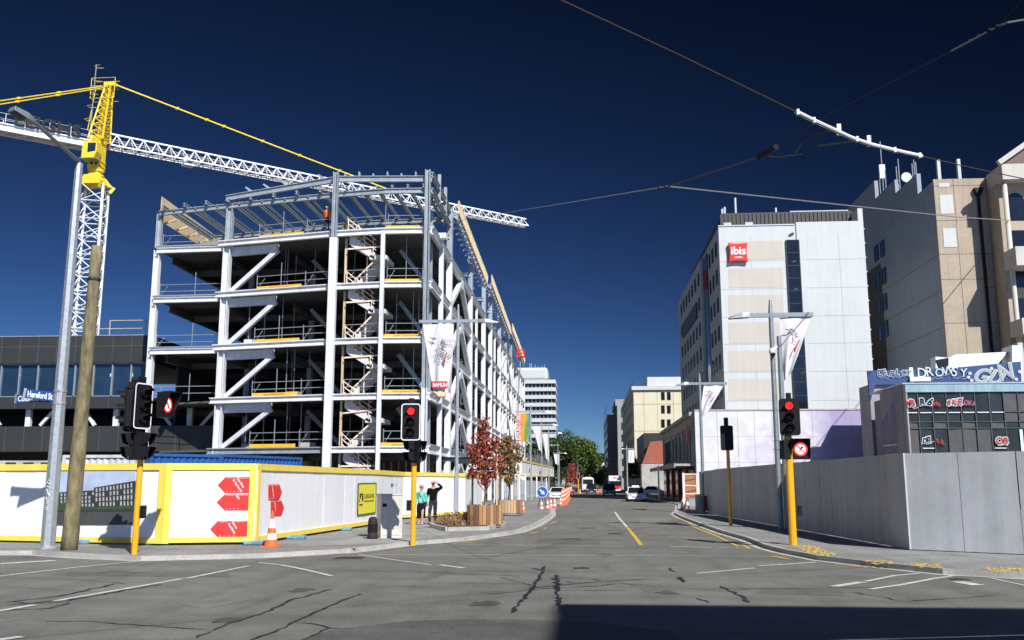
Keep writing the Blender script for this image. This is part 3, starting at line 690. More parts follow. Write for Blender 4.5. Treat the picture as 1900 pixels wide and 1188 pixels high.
# ================================================================ TOWER CRANE
cD = 95.0; cb = fp(165, cD, 480); CR = thing('tower_crane', 'tall tower crane with white lattice mast and jib and yellow cab and peak', 'crane', (cb.x, cb.y, 0))
zt = onD(160, 345, cD).z; zr = onD(175, 258, cD).z; za = onD(188, 150, cD).z
def lattice(g, p, q, w0, w1, n, tri=False, rc=.09, rd=.05, upv=V((0, 0, 1)), K=True):
    d = (q - p).normalized(); s_ = d.cross(upv)
    if s_.length < .01: s_ = V((1, 0, 0))
    s_.normalize(); u_ = s_.cross(d)
    def cs(t):
        w_ = lerp(w0, w1, t); c_ = p.lerp(q, t)
        if tri: return [c_ - s_ * w_ / 2, c_ + s_ * w_ / 2, c_ + u_ * w_ * .95]
        return [c_ - s_ * w_ / 2 - u_ * w_ / 2, c_ + s_ * w_ / 2 - u_ * w_ / 2, c_ + s_ * w_ / 2 + u_ * w_ / 2, c_ - s_ * w_ / 2 + u_ * w_ / 2]
    A = cs(0); B = cs(1); m = len(A)
    for a, b in zip(A, B): g.bar(a, b, rc * 2, rc * 2)
    for k in range(n):
        a = cs(k / n); b = cs((k + 1) / n); h = cs((k + .5) / n)
        for j in range(m):
            j2 = (j + 1) % m
            if tri and j == 0:
                g.tube(a[0], a[1], rd, 4); g.tube(a[0], b[1], rd * .8, 4); continue
            if tri: g.tube(a[j if j == 1 else 0], h[2], rd, 4); g.tube(h[2], b[j if j == 1 else 0], rd, 4)
            else:
                g.tube(a[j], b[j2] if k % 2 else b[j2], rd, 4)
                if K: g.tube(a[j2], h[j], rd * .8, 4)
                g.tube(a[j], a[j2], rd, 4)
g = MB(); lattice(g, V((cb.x, cb.y, 0)), V((cb.x, cb.y, zt)), 2.3, 2.3, 17, rc=.12, rd=.06, upv=V((0, 1, 0)))
g.rot(.25, cb); g.build('mast', CRW, CR)
# slewing section
c0 = V((cb.x, cb.y, 0)); za -= .6; g = MB()
g.prism([c0 + V((x, -1.0, zt + z)) for x, z in ((-1.2, .0), (1.2, .0), (.75, .95), (-.75, .95))], (0, 2.0, 0))
for a in range(4):
    sx_, sy_ = ((-1, -1), (1, -1), (1, 1), (-1, 1))[a]; g.bar(c0 + V((sx_ * 1.1, sy_ * 1.1, zt - .5)), c0 + V((sx_ * 1.45, sy_ * 1.3, zt + .15)), .14, .3); g.bar(c0 + V((sx_ * 1.3, sy_ * 1.1, zt + .1)), c0 + V((sx_ * .6, sy_ * .6, zt + 1.0)), .14, .14)
g.lathe(c0 + V((0, 0, zt + .95)), [(.85, 0), (.85, .2), (.65, .22), (.65, .5), (.8, .52), (.8, .75)], 16)
g.build('slewing_ring', CRY, CR)
g = MB(); g.box(c0.x - .62, c0.x + .62, c0.y - .62, c0.y + .62, zt + 1.7, zr + .2)
for z in (2.0, 2.5): g.box(c0.x - .68, c0.x + .68, c0.y - .68, c0.y + .68, zt + z, zt + z + .1)
g.build('turret', CRY, CR)
for x in (-.3, .2): MB().box(c0.x + x, c0.x + x + .22, c0.y - .66, c0.y - .621, zt + 2.15, zt + 2.45).build('turret_opening', BLK, CR)
g = MB(); zc = zt + 2.35; g.prism([c0 + V((x, -1.75, zc + z)) for x, z in ((-.75, .15), (.6, .15), (.85, .8), (.85, 1.95), (-.75, 1.95))], (0, 1.09, 0)); o = g.build('cab', CRY, CR, bevel=.04)
MB().prism([c0 + V((x, -1.79, zc + z)) for x, z in ((-.1, .75), (.75, .9), (.75, 1.75), (-.1, 1.75))], (0, .03, 0)).build('window', GLASSB, o)
MB().box(c0.x - .8, c0.x + .9, c0.y - 2.0, c0.y - .66, zc + .02, zc + .10).build('cab_platform', GALV, CR)
# peak
g = MB(); lattice(g, c0 + V((.1, 0, zr - .2)), c0 + V((.75, 0, za)), 1.6, .55, 8, rc=.075, rd=.045, upv=V((0, 1, 0)))
g.box(c0.x + .3, c0.x + 1.5, c0.y - .35, c0.y + .35, za - .1, za + .3); g.build('peak', CRY, CR)
g = MB()
for z in (za - 1.6, za - .2, za + .7): g.tube(c0 + V((-1.0, -.5, z)), c0 + V((1.6, -.5, z)), .04, 4); g.tube(c0 + V((-1.0, .5, z)), c0 + V((1.6, .5, z)), .04, 4)
for x in (-1.0, 1.6): g.tube(c0 + V((x, -.5, za - 1.6)), c0 + V((x, -.5, za + .7)), .04, 4)
for k in range(5):
    z = zr + 2.2 + k * 1.5; x = -.9 + k * .16; g.path([c0 + V((x, -.4, z)), c0 + V((x - .7, -.2, z)), c0 + V((x - .7, .3, z)), c0 + V((x, .4, z))], .035, 4)
g.tube(c0 + V((-1.3, 0, zr + 1)), c0 + V((-.7, 0, za)), .05, 4); g.build('ladder_cage', CRY, CR)
MB().tube(c0 + V((-.65, -.6, zr)), c0 + V((-.55, -.6, za + 2.2)), .06, 5).build('aerial_mast', GALV, CR)
# jib
tip = onD(976, 422, 127); root = onD(203, 271, 95.5); root.z = tip.z = (onD(203, 271, 95.5).z + onD(976, 422, 127).z) / 2
jd = (tip - root).normalized()
g = MB(); lattice(g, root, tip, 1.55, 1.15, 40, tri=True, rc=.075, rd=.055); g.build('jib', CRW, CR)
g = MB(); s_ = jd.cross(V((0, 0, 1))).normalized()
for k in (-1, 1): g.tube(root + s_ * .3 * k + V((0, 0, .75)), root + s_ * .3 * k + jd * 30 + V((0, 0, .7)), .025, 4)
g.bar(root + s_ * -.3 + V((0, 0, -.05)), tip + s_ * -.3 + V((0, 0, -.05)), .35, .03); g.build('jib_walkway', CRW, CR)
tq = root + jd * 8.3 + V((0, 0, -.35)); g = MB(); g.cbox(tq, 1.2, 1.0, .3, math.atan2(jd.y, jd.x)); g.lathe(tq + V((0, -.5, .5)), [(.32, -.08), (.32, .08)], 12, 'Y'); g.build('trolley', CRW, CR)
hk = root + jd * 33; g = MB()
for k in (-.2, .2): g.tube(hk + V((k, 0, -.3)), hk + V((k, 0, -4.4)), .02, 4)
g.build('hoist_rope', DARK, CR)
g = MB(); g.cbox(hk + V((0, 0, -4.8)), .6, .3, .7); g.path([hk + V((0, 0, -5.1)), hk + V((0, 0, -5.5)), hk + V((.2, 0, -5.7)), hk + V((.35, 0, -5.5))], .06, 6); g.build('hook_block', CRY, CR)
# pendants
ap = c0 + V((1.4, 0, za + .1)); e1 = root + jd * ((onD(706, 352, 116) - root).dot(jd)) + V((0, 0, 1.45))
g = MB(); g.bar(ap, e1, .13, .13); L = (e1 - ap)
for k in (2, 3, 3.6, 5, 6.4, 8, 9): g.cbox(ap + L * (k / 10), .4, .2, .24)
g.bar(root + jd * 34 + V((0, 0, 1.4)), e1, .05, .05); g.build('pendant_bar', CRY, CR)
cj = -jd; ce = root + cj * 22
for s2 in (-.9, .9):
    a = c0 + V((.2, 0, za - .1)) + s_ * s2 * .3; b = root + cj * 15.5 + V((0, 0, .3)) + s_ * s2 * .8
    g = MB(); g.tube(a, b, .06, 5)
    for k in (3, 5.5): g.cbox(a.lerp(b, k / 10), .4, .14, .2)
    g.build('pendant_bar', CRY, CR)
g = MB(); cr = root + cj * 2.0
for s2 in (-.75, .75): g.ibeam(cr + s_ * s2 + V((0, 0, -.3)), cr + cj * 16 + s_ * s2 + V((0, 0, -.3)), .25, .8, tf=.08)
for k in range(9): a = cr + cj * (k * 1.75); g.tube(a + s_ * .75 + V((0, 0, -.6)), a + cj * 1.75 - s_ * .75 + V((0, 0, -.6)), .05, 4)
g.bar(cr + V((0, 0, .0)), cr + cj * 16 + V((0, 0, 0)), 1.9, .05); g.build('counter_jib', CRW, CR)
g = MB()
for s2 in (-1, 1):
    for h in (.5, 1.05): g.tube(cr + s_ * s2 + V((0, 0, h)), cr + cj * 16 + s_ * s2 + V((0, 0, h)), .02, 4)
    for k in range(8): a = cr + cj * (k * 2) + s_ * s2; g.tube(a, a + V((0, 0, 1.05)), .03, 4)
g.build('walkway_rail', CRW, CR)
pl = onP(42, 243, root, s_); ppp = root + cj * ((pl - root).dot(cj)); 
ls = s_ if s_.y < 0 else -s_
text('LEIGHS', 1.75, BLK, CR, 'lettering', root + cj * 9.3 + ls * 1.10 + V((0, 0, .10)), jd, (0, 0, 1), .04, bold=.04, sx=1.13)
# ================================================================ LEFT HOARDING
ZT = 2.28
hp = [onZ(u, v, .12) for u, v in [(-420, 1000), (-150, 1003), (0, 1004.5), (300, 1011), (470, 1009), (701, 973), (746, 963), (862, 955.5)]]
hp = [V((p.x, p.y, 0)) for p in hp]
hp.append(V((-6.6, 61, 0)))
HD = thing('hoarding', 'white plywood site hoarding with yellow frame running round the corner on the left', 'hoarding', (hp[4].x, hp[4].y, 0))
def hpan(k, z0=.12): return hp[k], hp[k + 1]
def nrm(p, q):
    d = (q - p).normalized(); n_ = V((d.y, -d.x, 0)); return d, (n_ if n_.dot(-p) > 0 else -n_)
for k in range(len(hp) - 1):
    p, q = hp[k], hp[k + 1]; d, n_ = nrm(p, q); L = (q - p).length
    ns = max(1, round(L / 1.2)); e0 = rnd.uniform(-.004, .004)
    for j in range(ns):
        e1 = rnd.uniform(-.006, .006); a = p + d * (L * j / ns + (.003 if j else 0)) + n_ * e0; b_ = p + d * (L * (j + 1) / ns - (.003 if j < ns - 1 else 0)) + n_ * e1
        MB().bar(a + V((0, 0, (ZT + .2) / 2)), b_ + V((0, 0, (ZT + .2) / 2)), .03, ZT - .2).build('panel', HOARDW, HD); e0 = rnd.uniform(-.006, .006)
    MB().bar(p - n_ * .05 + V((0, 0, ZT - .1)), q - n_ * .05 + V((0, 0, ZT - .1)), .05, .1).build('back_rail', TIMB, HD)
    o = n_ * .035
    zb = .22 if k < 3 else .24
    MB().bar(p + o + V((0, 0, ZT - .06)), q + o + V((0, 0, ZT - .06)), .05, .18).build('frame_rail', HOARDY, HD); g = MB(); g.bar(p + o + V((0, 0, zb)), q + o + V((0, 0, zb)), .05, .14)
    g.build('frame_rail', HOARDY, HD)
for k, ww in ((3, .26), (4, .24)):
    p = hp[k]; d, n_ = nrm(hp[k], hp[k + 1])
    d0, n0 = nrm(hp[k - 1], hp[k])
    MB().bar(p + d * .085 + n_ * .045 + V((0, 0, .15)), p + d * .085 + n_ * .045 + V((0, 0, ZT)), .17, .05, up=n_).build('corner_post', HOARDY, HD)
    MB().bar(p - d0 * .09 + n0 * .045 + V((0, 0, .15)), p - d0 * .09 + n0 * .045 + V((0, 0, ZT)), .17, .05, up=n0).build('corner_post', HOARDY, HD)
# kickers (blue bagged feet)
BAG = mat('blue_bag', (.12, .28, .40), .6, var=.3, scale=9)
for u, v in [(150, 1010), (302, 1012), (482, 1012), (552, 1001), (640, 985), (822, 958)]:
    p = onZ(u, v, .10); g = MB(); g.cbox(p + V((0, .12, .06)), .42, .28, .11, rnd.uniform(-.3, .3)); g.cbox(p + V((-.35, .1, .06)), .3, .25, .1, .4)
    tag(g.build('ballast_bag', BAG, bevel=.03), {150: 'light blue ballast bag under the hoarding beside the timber pole', 302: 'light blue ballast bag under the first yellow corner post', 482: 'light blue ballast bag beside the traffic cone', 552: 'light blue ballast bag under the hoarding right of the cone', 640: 'light blue ballast bag below the yellow square sign', 822: 'far light blue ballast bag left of the garden bed'}[u], 'ballast bag', 'ballast bags under the hoarding')
# posters
def onH(u, v, k, off=.03):
    p, q = hp[k], hp[k + 1]; d, n_ = nrm(p, q); return onP(u, v, p + n_ * off, n_)
def arrow(k, tipu, x0, x1, yt, yb, left=True, label=None, words=()):
    d, n_ = nrm(hp[k], hp[k + 1])
    pts = [(tipu, (yt + yb) / 2), (x0, yt), (x1, yt), (x1, yb), (x0, yb)]
    P_ = [onH(u, v, k, .028) for u, v in pts]
    o = MB().prism(P_, n_ * .006).build('arrow_sign', RED, HD, label=label)
    a, b = (P_[1], P_[3]); xd = d if d.x > 0 else -d; h = abs(P_[1].z - P_[3].z)
    lx = (P_[2] - P_[1]).dot(xd); st = P_[1] if lx > 0 else P_[2]; W_ = abs(lx)
    up = V((0, 0, 1)); pr = n_ * .012
    an = R(-55 if left else -68); xr_ = xd * math.cos(an) + up * math.sin(an); ur_ = -xd * math.sin(an) + up * math.cos(an)
    for j, s in enumerate(words):
        text(s, h * .20, REFL, o, 'lettering', st + pr + xd * (W_ * (.42 if left else .30) - j * h * .22) + V((0, 0, -h * (.06 + j * .12))), xr_, ur_, .001, bold=.002)
    for fx in (.05, .55): text('PEDESTRIAN ACCESS', h * .055, REFL, o, 'small_print', st + pr + xd * W_ * fx + V((0, 0, -h * .08)), xd, up, .001)
    g = MB()
    for j in range(4): a = st + pr + xd * (W_ * (.08 + j * .14)) + V((0, 0, -h * .9)); g.bar(a, a + xd * h * .05, .002, h * .04, up=up)
    g.build('small_symbols', REFL, o)
arrow(3, 404, 418, 467, 885.5, 915, True, 'topmost red arrow sign with slanted white words', ('Oto Bion', '& Agrounds'))
arrow(3, 402, 417, 466, 917.5, 947, True, 'middle red arrow sign with one short white word', ('Epic',))
arrow(3, 390, 404, 464.5, 967, 997, True, 'lowest red arrow sign pointing left', ('Dance', 'Academy'))
arrow(4, 523, 518, 498, 899, 928, False, 'upper small red arrow sign pointing right', ('Westende',))
arrow(4, 527, 522, 502.5, 929, 957, False, 'lower small red arrow sign pointing right above the cone', ('Academy',))
# yellow company sign
k = 4; d, n_ = nrm(hp[4], hp[5])
P_ = [onH(u, v, k, .03) for u, v in [(664, 897.5), (697, 896.5), (696, 951), (662.5, 956)]]
o = MB().prism(P_, n_ * .02).build('company_sign', mat('sign_yellow', (.74, .68, .04), .5, var=.05), HD, label='yellow square company sign with black lettering')
g = MB()
for i in range(4): g.bar(P_[i] + n_ * .02, P_[(i + 1) % 4] + n_ * .02, .035, .03)
g.build('sign_frame', DARK, o)
h = (P_[0] - P_[3]).length; W_ = (P_[1] - P_[0]).length; b0 = P_[0] + n_ * .028
tx = lambda fx, fz: b0 + d * W_ * fx - V((0, 0, h * fz))
text('LEIGHS', h * .20, BLK, o, 'lettering', tx(.31, .48), d, ext=.002, sx=W_ * .64 / (h * .20 * 3.55))
text('CONSTRUCTION', h * .07, BLK, o, 'lettering', tx(.31, .60), d, ext=.002, sx=W_ * .62 / (h * .07 * 8.6))
g = MB()
for a, b, c_, e in ((.08, .15, .32, .47), (.17, .27, .32, .38), (.2, .27, .4, .56), (.07, .25, .66, .70), (.07, .1, .5, .6)):
    g.prism([tx(a, c_), tx(b, c_), tx(b, e), tx(a, e)], n_ * .002)
g.build('logo', BLK, o)
# building picture poster
k = 2; d, n_ = nrm(hp[2], hp[3])
def pp(u, v, off=.03): return onH(u, v, 2, off)
SKYP = mat('poster_sky', (.42, .50, .68), .5, var=.2, scale=1.6)
o = MB().prism([pp(104, 872), pp(252, 872), pp(250, 974), pp(100, 974)], n_ * .004).build('picture_poster', SKYP, HD, label='printed picture of an office building under a pale sky')
def q(u0, v0, u1, v1, u2, v2, u3, v3, off): return [pp(u0, v0, off), pp(u1, v1, off), pp(u2, v2, off), pp(u3, v3, off)]
g = MB(); g.poly(q(100, 948, 250, 944, 250, 974, 99, 974, .036)); g.build('printed_road', mat('poster_grey', (.06, .065, .07), .6), o)
g = MB(); g.poly(q(104, 914, 174, 910, 174, 950, 103, 950, .037)); g.poly(q(174, 905, 252, 892, 250, 950, 174, 950, .037)); g.build('printed_building', mat('poster_dark', (.035, .037, .04), .6), o)
g = MB()
for r_ in range(4):
    for c_ in range(22):
        u = 106 + c_ * 6.5; t = (u - 104) / 148; top = lerp(914, 911, (u - 104) / 70) if u < 174 else lerp(905, 893, (u - 174) / 78)
        bot = 942; hh = (bot - top) / 4.3; v0 = top + 2 + r_ * hh; 
        if rnd.random() < .88: g.poly(q(u, v0, u + rnd.uniform(2, 3.6), v0, u + 3, v0 + hh * .75, u, v0 + hh * .75, .038))
g.build('printed_windows', mat('poster_pale', (.38, .40, .42), .6), o)
g = MB(); g.poly(q(104, 936, 130, 930, 150, 944, 103, 948, .039)); g.poly(q(150, 942, 250, 938, 250, 944, 150, 946, .039)); g.build('printed_trees', mat('poster_green', (.04, .08, .03), .6), o)
# Colombo St lower mesh fence + high hoarding on gantry
FN = thing('mesh_fence', 'temporary wire mesh fence panels with white posts along the footpath below the raised hoarding', 'fence', (-6.2, 100, 0))
for (y0, y1) in ((66, 84), (84, 104), (104, 130), (130, 165)):
    g = MB(); y = y0; n = 0
    while y < y1 - .1:
        g.tube((-6.2, y, .1), (-6.2, y, 2.1), .025, 4); n += 1
        g.tube((-6.2, y, .3), (-6.2, y + 2.4, 1.9), .012, 3); y += 2.4
    for z in (.2, .7, 1.15, 1.6, 2.1): g.tube((-6.2, y0, z), (-6.2, y1, z), .014, 4)
    g.build('fence_panel', GALV, FN)
    g = MB(); y = y0
    while y < y1: g.tube((-6.2, y, .2), (-6.2, y, 2.1), .007, 3); y += .22
    g.build('wire_mesh', GALV, FN)
for y in (70, 79, 88, 97, 108, 120, 135, 150): MB().box(-6.1, -5.96, y, y + .14, .1, 2.7).build('post', WHITE, FN)
GH = thing('raised_hoarding', 'raised white hoarding with yellow edges above the mesh fence along the street', 'hoarding', (-6.1, 130, 2.6))
MB().prism([(-6.1, 91, 2.6), (-6.1, 91, 3.95), (-6.1, 190, 4.9), (-6.1, 190, 3.3)], (-.06, 0, 0)).build('panel', HOARDW, GH)
g = MB(); g.bar((-6.08, 91, 3.98), (-6.08, 190, 4.93), .1, .16); g.bar((-6.08, 91, 2.55), (-6.08, 190, 3.25), .1, .14); g.build('frame_rail', HOARDY, GH)
g = MB(); g.box(-6.9, -6.0, 90.6, 91, 2.6, 3.9); g.build('end_panel', HOARDW, GH)
y = 93
while y < 188:
    MB().tube((-6.3, y, 2.6), (-6.3, y, 5.2 + rnd.uniform(-.4, .9) + (y - 90) * .008), .04, 4).build('scaffold_post', GALV, GH); y += 3.1
for y in (104, 128):
    g = MB(); g.prism([(-6.03, y, 3.1), (-6.03, y + 3, 3.1), (-6.03, y + 2.6, 3.6), (-6.03, y + .6, 3.5)], (.01, 0, 0)); g.build('graffiti', mat('dull_blue', (.12, .16, .28), .6), GH)

# ================================================================ LAMP POST WITH STREET NAME SIGNS
b = onZ(88, 1019, .1); LP = thing('street_lamp', 'tall galvanised street lamp at far left carrying two blue street name signs', 'street lamp', (b.x, b.y, .1))
zt_ = onD(152, 310, b.dot(Fw)).z
MB().path([b + V((0, 0, -.1)), b + V((0, 0, 3.0)), b + V((0, 0, zt_))], [.185, .165, .105], 8).build('pole', GALV, LP)
MB().lathe(b + V((0, 0, -.1)), [(.26, 0), (.26, .14), (.2, .18)], 12).build('base', GALV, LP)
hd = onD(62, 226, b.dot(Fw) - 2.5)
MB().path([b + V((0, 0, zt_ - .2)), b + V((0, 0, zt_ - .15)) + (hd - b).normalized() * .2, hd], [.055, .055, .045], 8).build('arm', DGALV, LP)
g = MB(); dd = (onD(22, 202, b.dot(Fw) - 3.0) - hd); L = dd.normalized(); s_ = L.cross(V((0, 0, 1))).normalized(); u_ = s_.cross(L)
def sec(t, wd, h0, h1): c_ = hd + dd * t; return [c_ - s_ * wd - u_ * h0, c_ + s_ * wd - u_ * h0, c_ + s_ * wd * .75 + u_ * h1, c_ - s_ * wd * .75 + u_ * h1]
S_ = [sec(-.1, .05, .05, .05), sec(.15, .12, .07, .08), sec(.4, .17, .09, .09), sec(1.0, .16, .07, .06)]
for a, b_ in zip(S_, S_[1:]): g.hexa(a, b_)
o = g.build('lamp_head', DGALV, LP, bevel=.01)
MB().hexa(sec(.42, .12, .11, -.09), sec(.95, .12, .085, -.07)).build('lamp_glass', GLASS, o)
for nm_, (u0, v0, u1, v1, hh), dp, lab, s in (('name_sign', (46, 730, 104, 737, .24), 0, 'upper blue street name sign', 'Hereford St'), ('name_sign', (30, 740, 92, 739, .22), .6, 'lower blue street name sign behind', 'Colombo St')):
    D = b.dot(Fw); a = onD(u0, v0, D + (-.15 if not dp else .35)); c_ = onD(u1, v1, D); 
    dx = (c_ - a).normalized(); nn = dx.cross(V((0, 0, 1)))
    if nn.dot(-a) < 0: nn = -nn
    o = MB().bar(a, c_, .035, hh).build(nm_, BLUE, LP, label=lab); Ls = (c_ - a).length
    MB().bar(a - dx * .03, a + dx * .03, .05, hh + .03).build('sign_cap', GALV, o)
    text(s, hh * .92, REFL, o, 'lettering', a + nn * .022 + V((0, 0, -hh * .33)) + dx * .07, dx, ext=.002, bold=.006, sx=(Ls - .15) / (hh * .92 * (4.9 if 'H' in s else 5.1)))
MB().lathe(V((b.x, b.y, onD(100, 737, b.dot(Fw)).z - .2)), [(.17, 0), (.17, .05), (.15, .06), (.15, .32), (.17, .33), (.17, .38)], 10).build('sign_clamp', GALV, LP)
g = MB()
for k in range(16):
    z = 1.0 + k * .055; pts = [(rnd.uniform(-.05, .05), rnd.uniform(0, .05)) for _ in range(3)]
    g.path([V((b.x + x, b.y - .185, z + yy)) for x, yy in pts], .008, 3)
g.build('graffiti', REFL, LP)

# timber pole
b = onZ(128, 1021, .1); D = b.dot(Fw); t_ = onD(180, 457, D); TPL = thing('timber_pole', 'weathered round timber pole without wires just right of the street lamp', 'pole', (b.x, b.y, .1))
WOOD = mat('weathered_wood', (.17, .145, .078), .9, var=.6, scale=7, stretch=(1, 1, .3), fine=.35, bump=.5)
g = MB(); n = 16; pts = []; rr = []
for k in range(n + 1): t = k / n; p = b.lerp(t_, t); pts.append(p + V((rnd.gauss(0, .006), rnd.gauss(0, .006), -.1 if k == 0 else 0))); rr.append(lerp(.205, .135, t) * rnd.uniform(.98, 1.02))
g.path(pts, rr, 14); g.build('trunk', WOOD, TPL, smooth=True)
MB().lathe(b.lerp(t_, .88) + V((0, 0, 0)), [(.165, 0), (.17, .02), (.17, .06), (.165, .08)], 12).build('metal_band', DARK, TPL)

# ================================================================ TRAFFIC SIGNALS
def rrect(cx, cz, wd, ht, r, y, n=4):
    pts = []
    for (sx_, sz_, a0) in ((1, 1, 0), (-1, 1, 90), (-1, -1, 180), (1, -1, 270)):
        for k in range(n + 1):
            a = R(a0 + 90 * k / n); pts.append(V((cx + sx_ * (wd / 2 - r) + r * math.cos(a), y, cz + sz_ * (ht / 2 - r) + r * math.sin(a))))
    return pts
def place(objs_mb, c, rz): return objs_mb.rot(rz).move(c)
def signal_head(root, c, rz, lit=0, border=True, wd=.56, ht=1.14, n=3, cap=True, mt_l=None, seen_lenses=True):
    c = V(c)
    g = MB(); g.prism(rrect(0, 0, wd, ht, .09, 0), (0, .012, 0)); g.prism(rrect(0, 0, .30, ht * .93, .05, .015), (0, .18, 0))
    if cap: g.box(-.07, .07, .02, .16, ht / 2, ht / 2 + .16)
    o = place(g, c, rz).build('signal_head', BLK, root)
    if border:
        g = MB(); A = rrect(0, 0, wd, ht, .09, -.006); B = rrect(0, 0, wd - .06, ht - .06, .065, -.006); m = len(A)
        for k in range(m): g.poly([A[k], A[(k + 1) % m], B[(k + 1) % m], B[k]][::-1])
        place(g, c, rz).build('border', REFL, o)
    for k in range(n):
        z = (n - 1) / 2 * .31 - k * .31
        if seen_lenses: place(MB().lathe((0, -.02, z), [(.105, 0), (.10, -.02), (.06, -.035), (.01, -.04)], 14, 'Y'), c, rz).build('lens', (mt_l or BRED) if k == lit else LENS, o, smooth=True)
        g = MB()
        for j in range(9):
            a0 = R(-20 + 220 * j / 9); a1 = R(-20 + 220 * (j + 1) / 9)
            p = lambda a, y, r: V((r * math.cos(a), y, z + r * math.sin(a)))
            g.hexa([p(a0, -.01, .118), p(a1, -.01, .118), p(a1, -.01, .124), p(a0, -.01, .124)], [p(a0, -.24 if j > 1 and j < 7 else -.14, .118), p(a1, -.24 if j > 1 and j < 7 else -.14, .118), p(a1, -.24 if j > 1 and j < 7 else -.14, .124), p(a0, -.24 if j > 1 and j < 7 else -.14, .124)])
        place(g, c, rz).build('visor', BLK, o)
    return o
def no_turn(root, c, rz, wd=.46, ht=.52, flip=False):
    c = V(c); g = MB(); g.prism(rrect(0, 0, wd, ht, .03, 0), (0, .14, 0)); o = place(g, c, rz).build('no_turn_sign', BLK, root)
    g = MB(); A = [V((.17 * math.cos(t), -.004, .17 * math.sin(t))) for t in [2 * math.pi * k / 24 for k in range(24)]]; g.poly(A[::1]); place(g, c, rz).build('sign_face', LWHT, o)
    g = MB(); B = [a * (.185 / .17) + V((0, -.003, 0)) for a in A]; Cc = [a * (.14 / .17) + V((0, -.003, 0)) for a in A]
    for k in range(24): g.poly([B[k], B[(k + 1) % 24], Cc[(k + 1) % 24], Cc[k]])
    g.bar(V((-.10, -.012, .10)), V((.10, -.012, -.10)), .004, .035, up=(.7, 0, .7)); place(g, c, rz).build('red_ring', BRED, o)
    s = -1 if flip else 1
    g = MB(); g.path([V((.02 * s, -.009, -.09)), V((.02 * s, -.009, .0)), V((-.03 * s, -.009, .05))], .016, 4); g.prism([V((-.02 * s, -.009, .09)), V((-.09 * s, -.009, .03)), V((-.01 * s, -.009, .0))], (0, .002, 0)); place(g, c, rz).build('turn_arrow', BLK, o)
    g = MB(); g.prism([V((-wd / 2, 0, ht / 2)), V((wd / 2, 0, ht / 2)), V((wd / 2, -.24, ht / 2)), V((-wd / 2, -.24, ht / 2))], (0, 0, .01))
    g.prism([V((-wd / 2, 0, ht / 2)), V((-wd / 2, -.24, ht / 2)), V((-wd / 2, 0, -ht / 2))], (.01, 0, 0)); g.prism([V((wd / 2 - .01, 0, ht / 2)), V((wd / 2 - .01, -.24, ht / 2)), V((wd / 2 - .01, 0, -ht / 2))], (.01, 0, 0))
    place(g, c, rz).build('hood', BLK, o)
def ped_head(root, c, rz, lit=None):
    c = V(c); g = MB(); g.box(-.16, .16, 0, .2, -.33, .33); o = place(g, c, rz).build('pedestrian_signal', BLK, root)
    for z in (.16, -.16):
        g = MB(); g.box(-.13, .13, -.006, 0, z - .13, z + .13); place(g, c, rz).build('lens', BRED if lit and z > 0 else LENS, o)
        g = MB(); g.prism([V((-.16, 0, z + .15)), V((.16, 0, z + .15)), V((.16, -.22, z + .13)), V((-.16, -.22, z + .13))], (0, 0, .01))
        for s in (-.16, .15): g.prism([V((s, 0, z + .15)), V((s, -.22, z + .13)), V((s, -.16, z - .08)), V((s, -.02, z - .14))], (.01, 0, 0))
        place(g, c, rz).build('visor', BLK, o)
def sig_pole(b, zt, r, name_label, mt=YEL, top=None):
    t = thing('traffic_signal', name_label, 'traffic light', (b.x, b.y, b.z))
    MB().path([b + V((0, 0, -.1)), V((b.x, b.y, zt))], r, 12).build('pole', mt, t, smooth=False)
    if top: MB().path([V((b.x, b.y, zt + .003)), V((b.x, b.y, top))], r * .95, 12).build('pole_top', BLK, t)
    return t
# middle signal (766)
b = onZ(766, 1006, .1); D = b.dot(Fw); T1 = sig_pole(b, onD(770, 845, D).z, .075, 'slim yellow signal pole with red light beside the walking couple', top=onD(770, 750, D).z)
hc = onD(764.5, 784, D); s_h = (onD(764, 750, D).z - onD(764, 818, D).z) / 1.14
signal_head(T1, hc + V((0, -.2, 0)), R(2), 0, wd=.60 * s_h / 1.0, ht=1.14 * s_h)
ped_head(T1, onD(772, 838, D) + V((.06, -.05, 0)), R(60)); ped_head(T1, onD(766, 838, D) + V((-.02, -.05, 0)), R(-50))
MB().cbox(onD(762.5, 938, D) + V((-.06, 0, 0)), .12, .16, .30).build('push_button', BLK, T1, bevel=.01)
# left cluster (255)
b = onZ(249, 1029, .1); D = b.dot(Fw); T2 = sig_pole(b, onD(256, 850, D).z, .072, 'yellow signal pole in front of the building picture with signal heads turned sideways', top=onD(262, 712, D).z)
o = signal_head(T2, onD(275, 755, D) + V((-.02, -.22, 0)), R(70), None, wd=.56, ht=1.10)
no_turn(T2, onD(302, 750, D) + V((.10, .05, -.02)), R(82), .50, .62)
signal_head(T2, onD(238, 758, D) + V((.0, .18, 0)), R(232), None, border=False, wd=.40, ht=1.12, seen_lenses=False)
signal_head(T2, onD(235, 760, D) + V((-.02, .05, .02)), R(-80), None, border=False, wd=.34, ht=1.0, seen_lenses=False)
ped_head(T2, onD(272, 828, D) + V((0, -.1, 0)), R(88)); ped_head(T2, onD(240, 828, D) + V((.05, 0, 0)), R(-45))
MB().cbox(onD(258, 950, D) + V((.1, 0, 0)), .10, .16, .30).build('push_button', BLK, T2, bevel=.01)
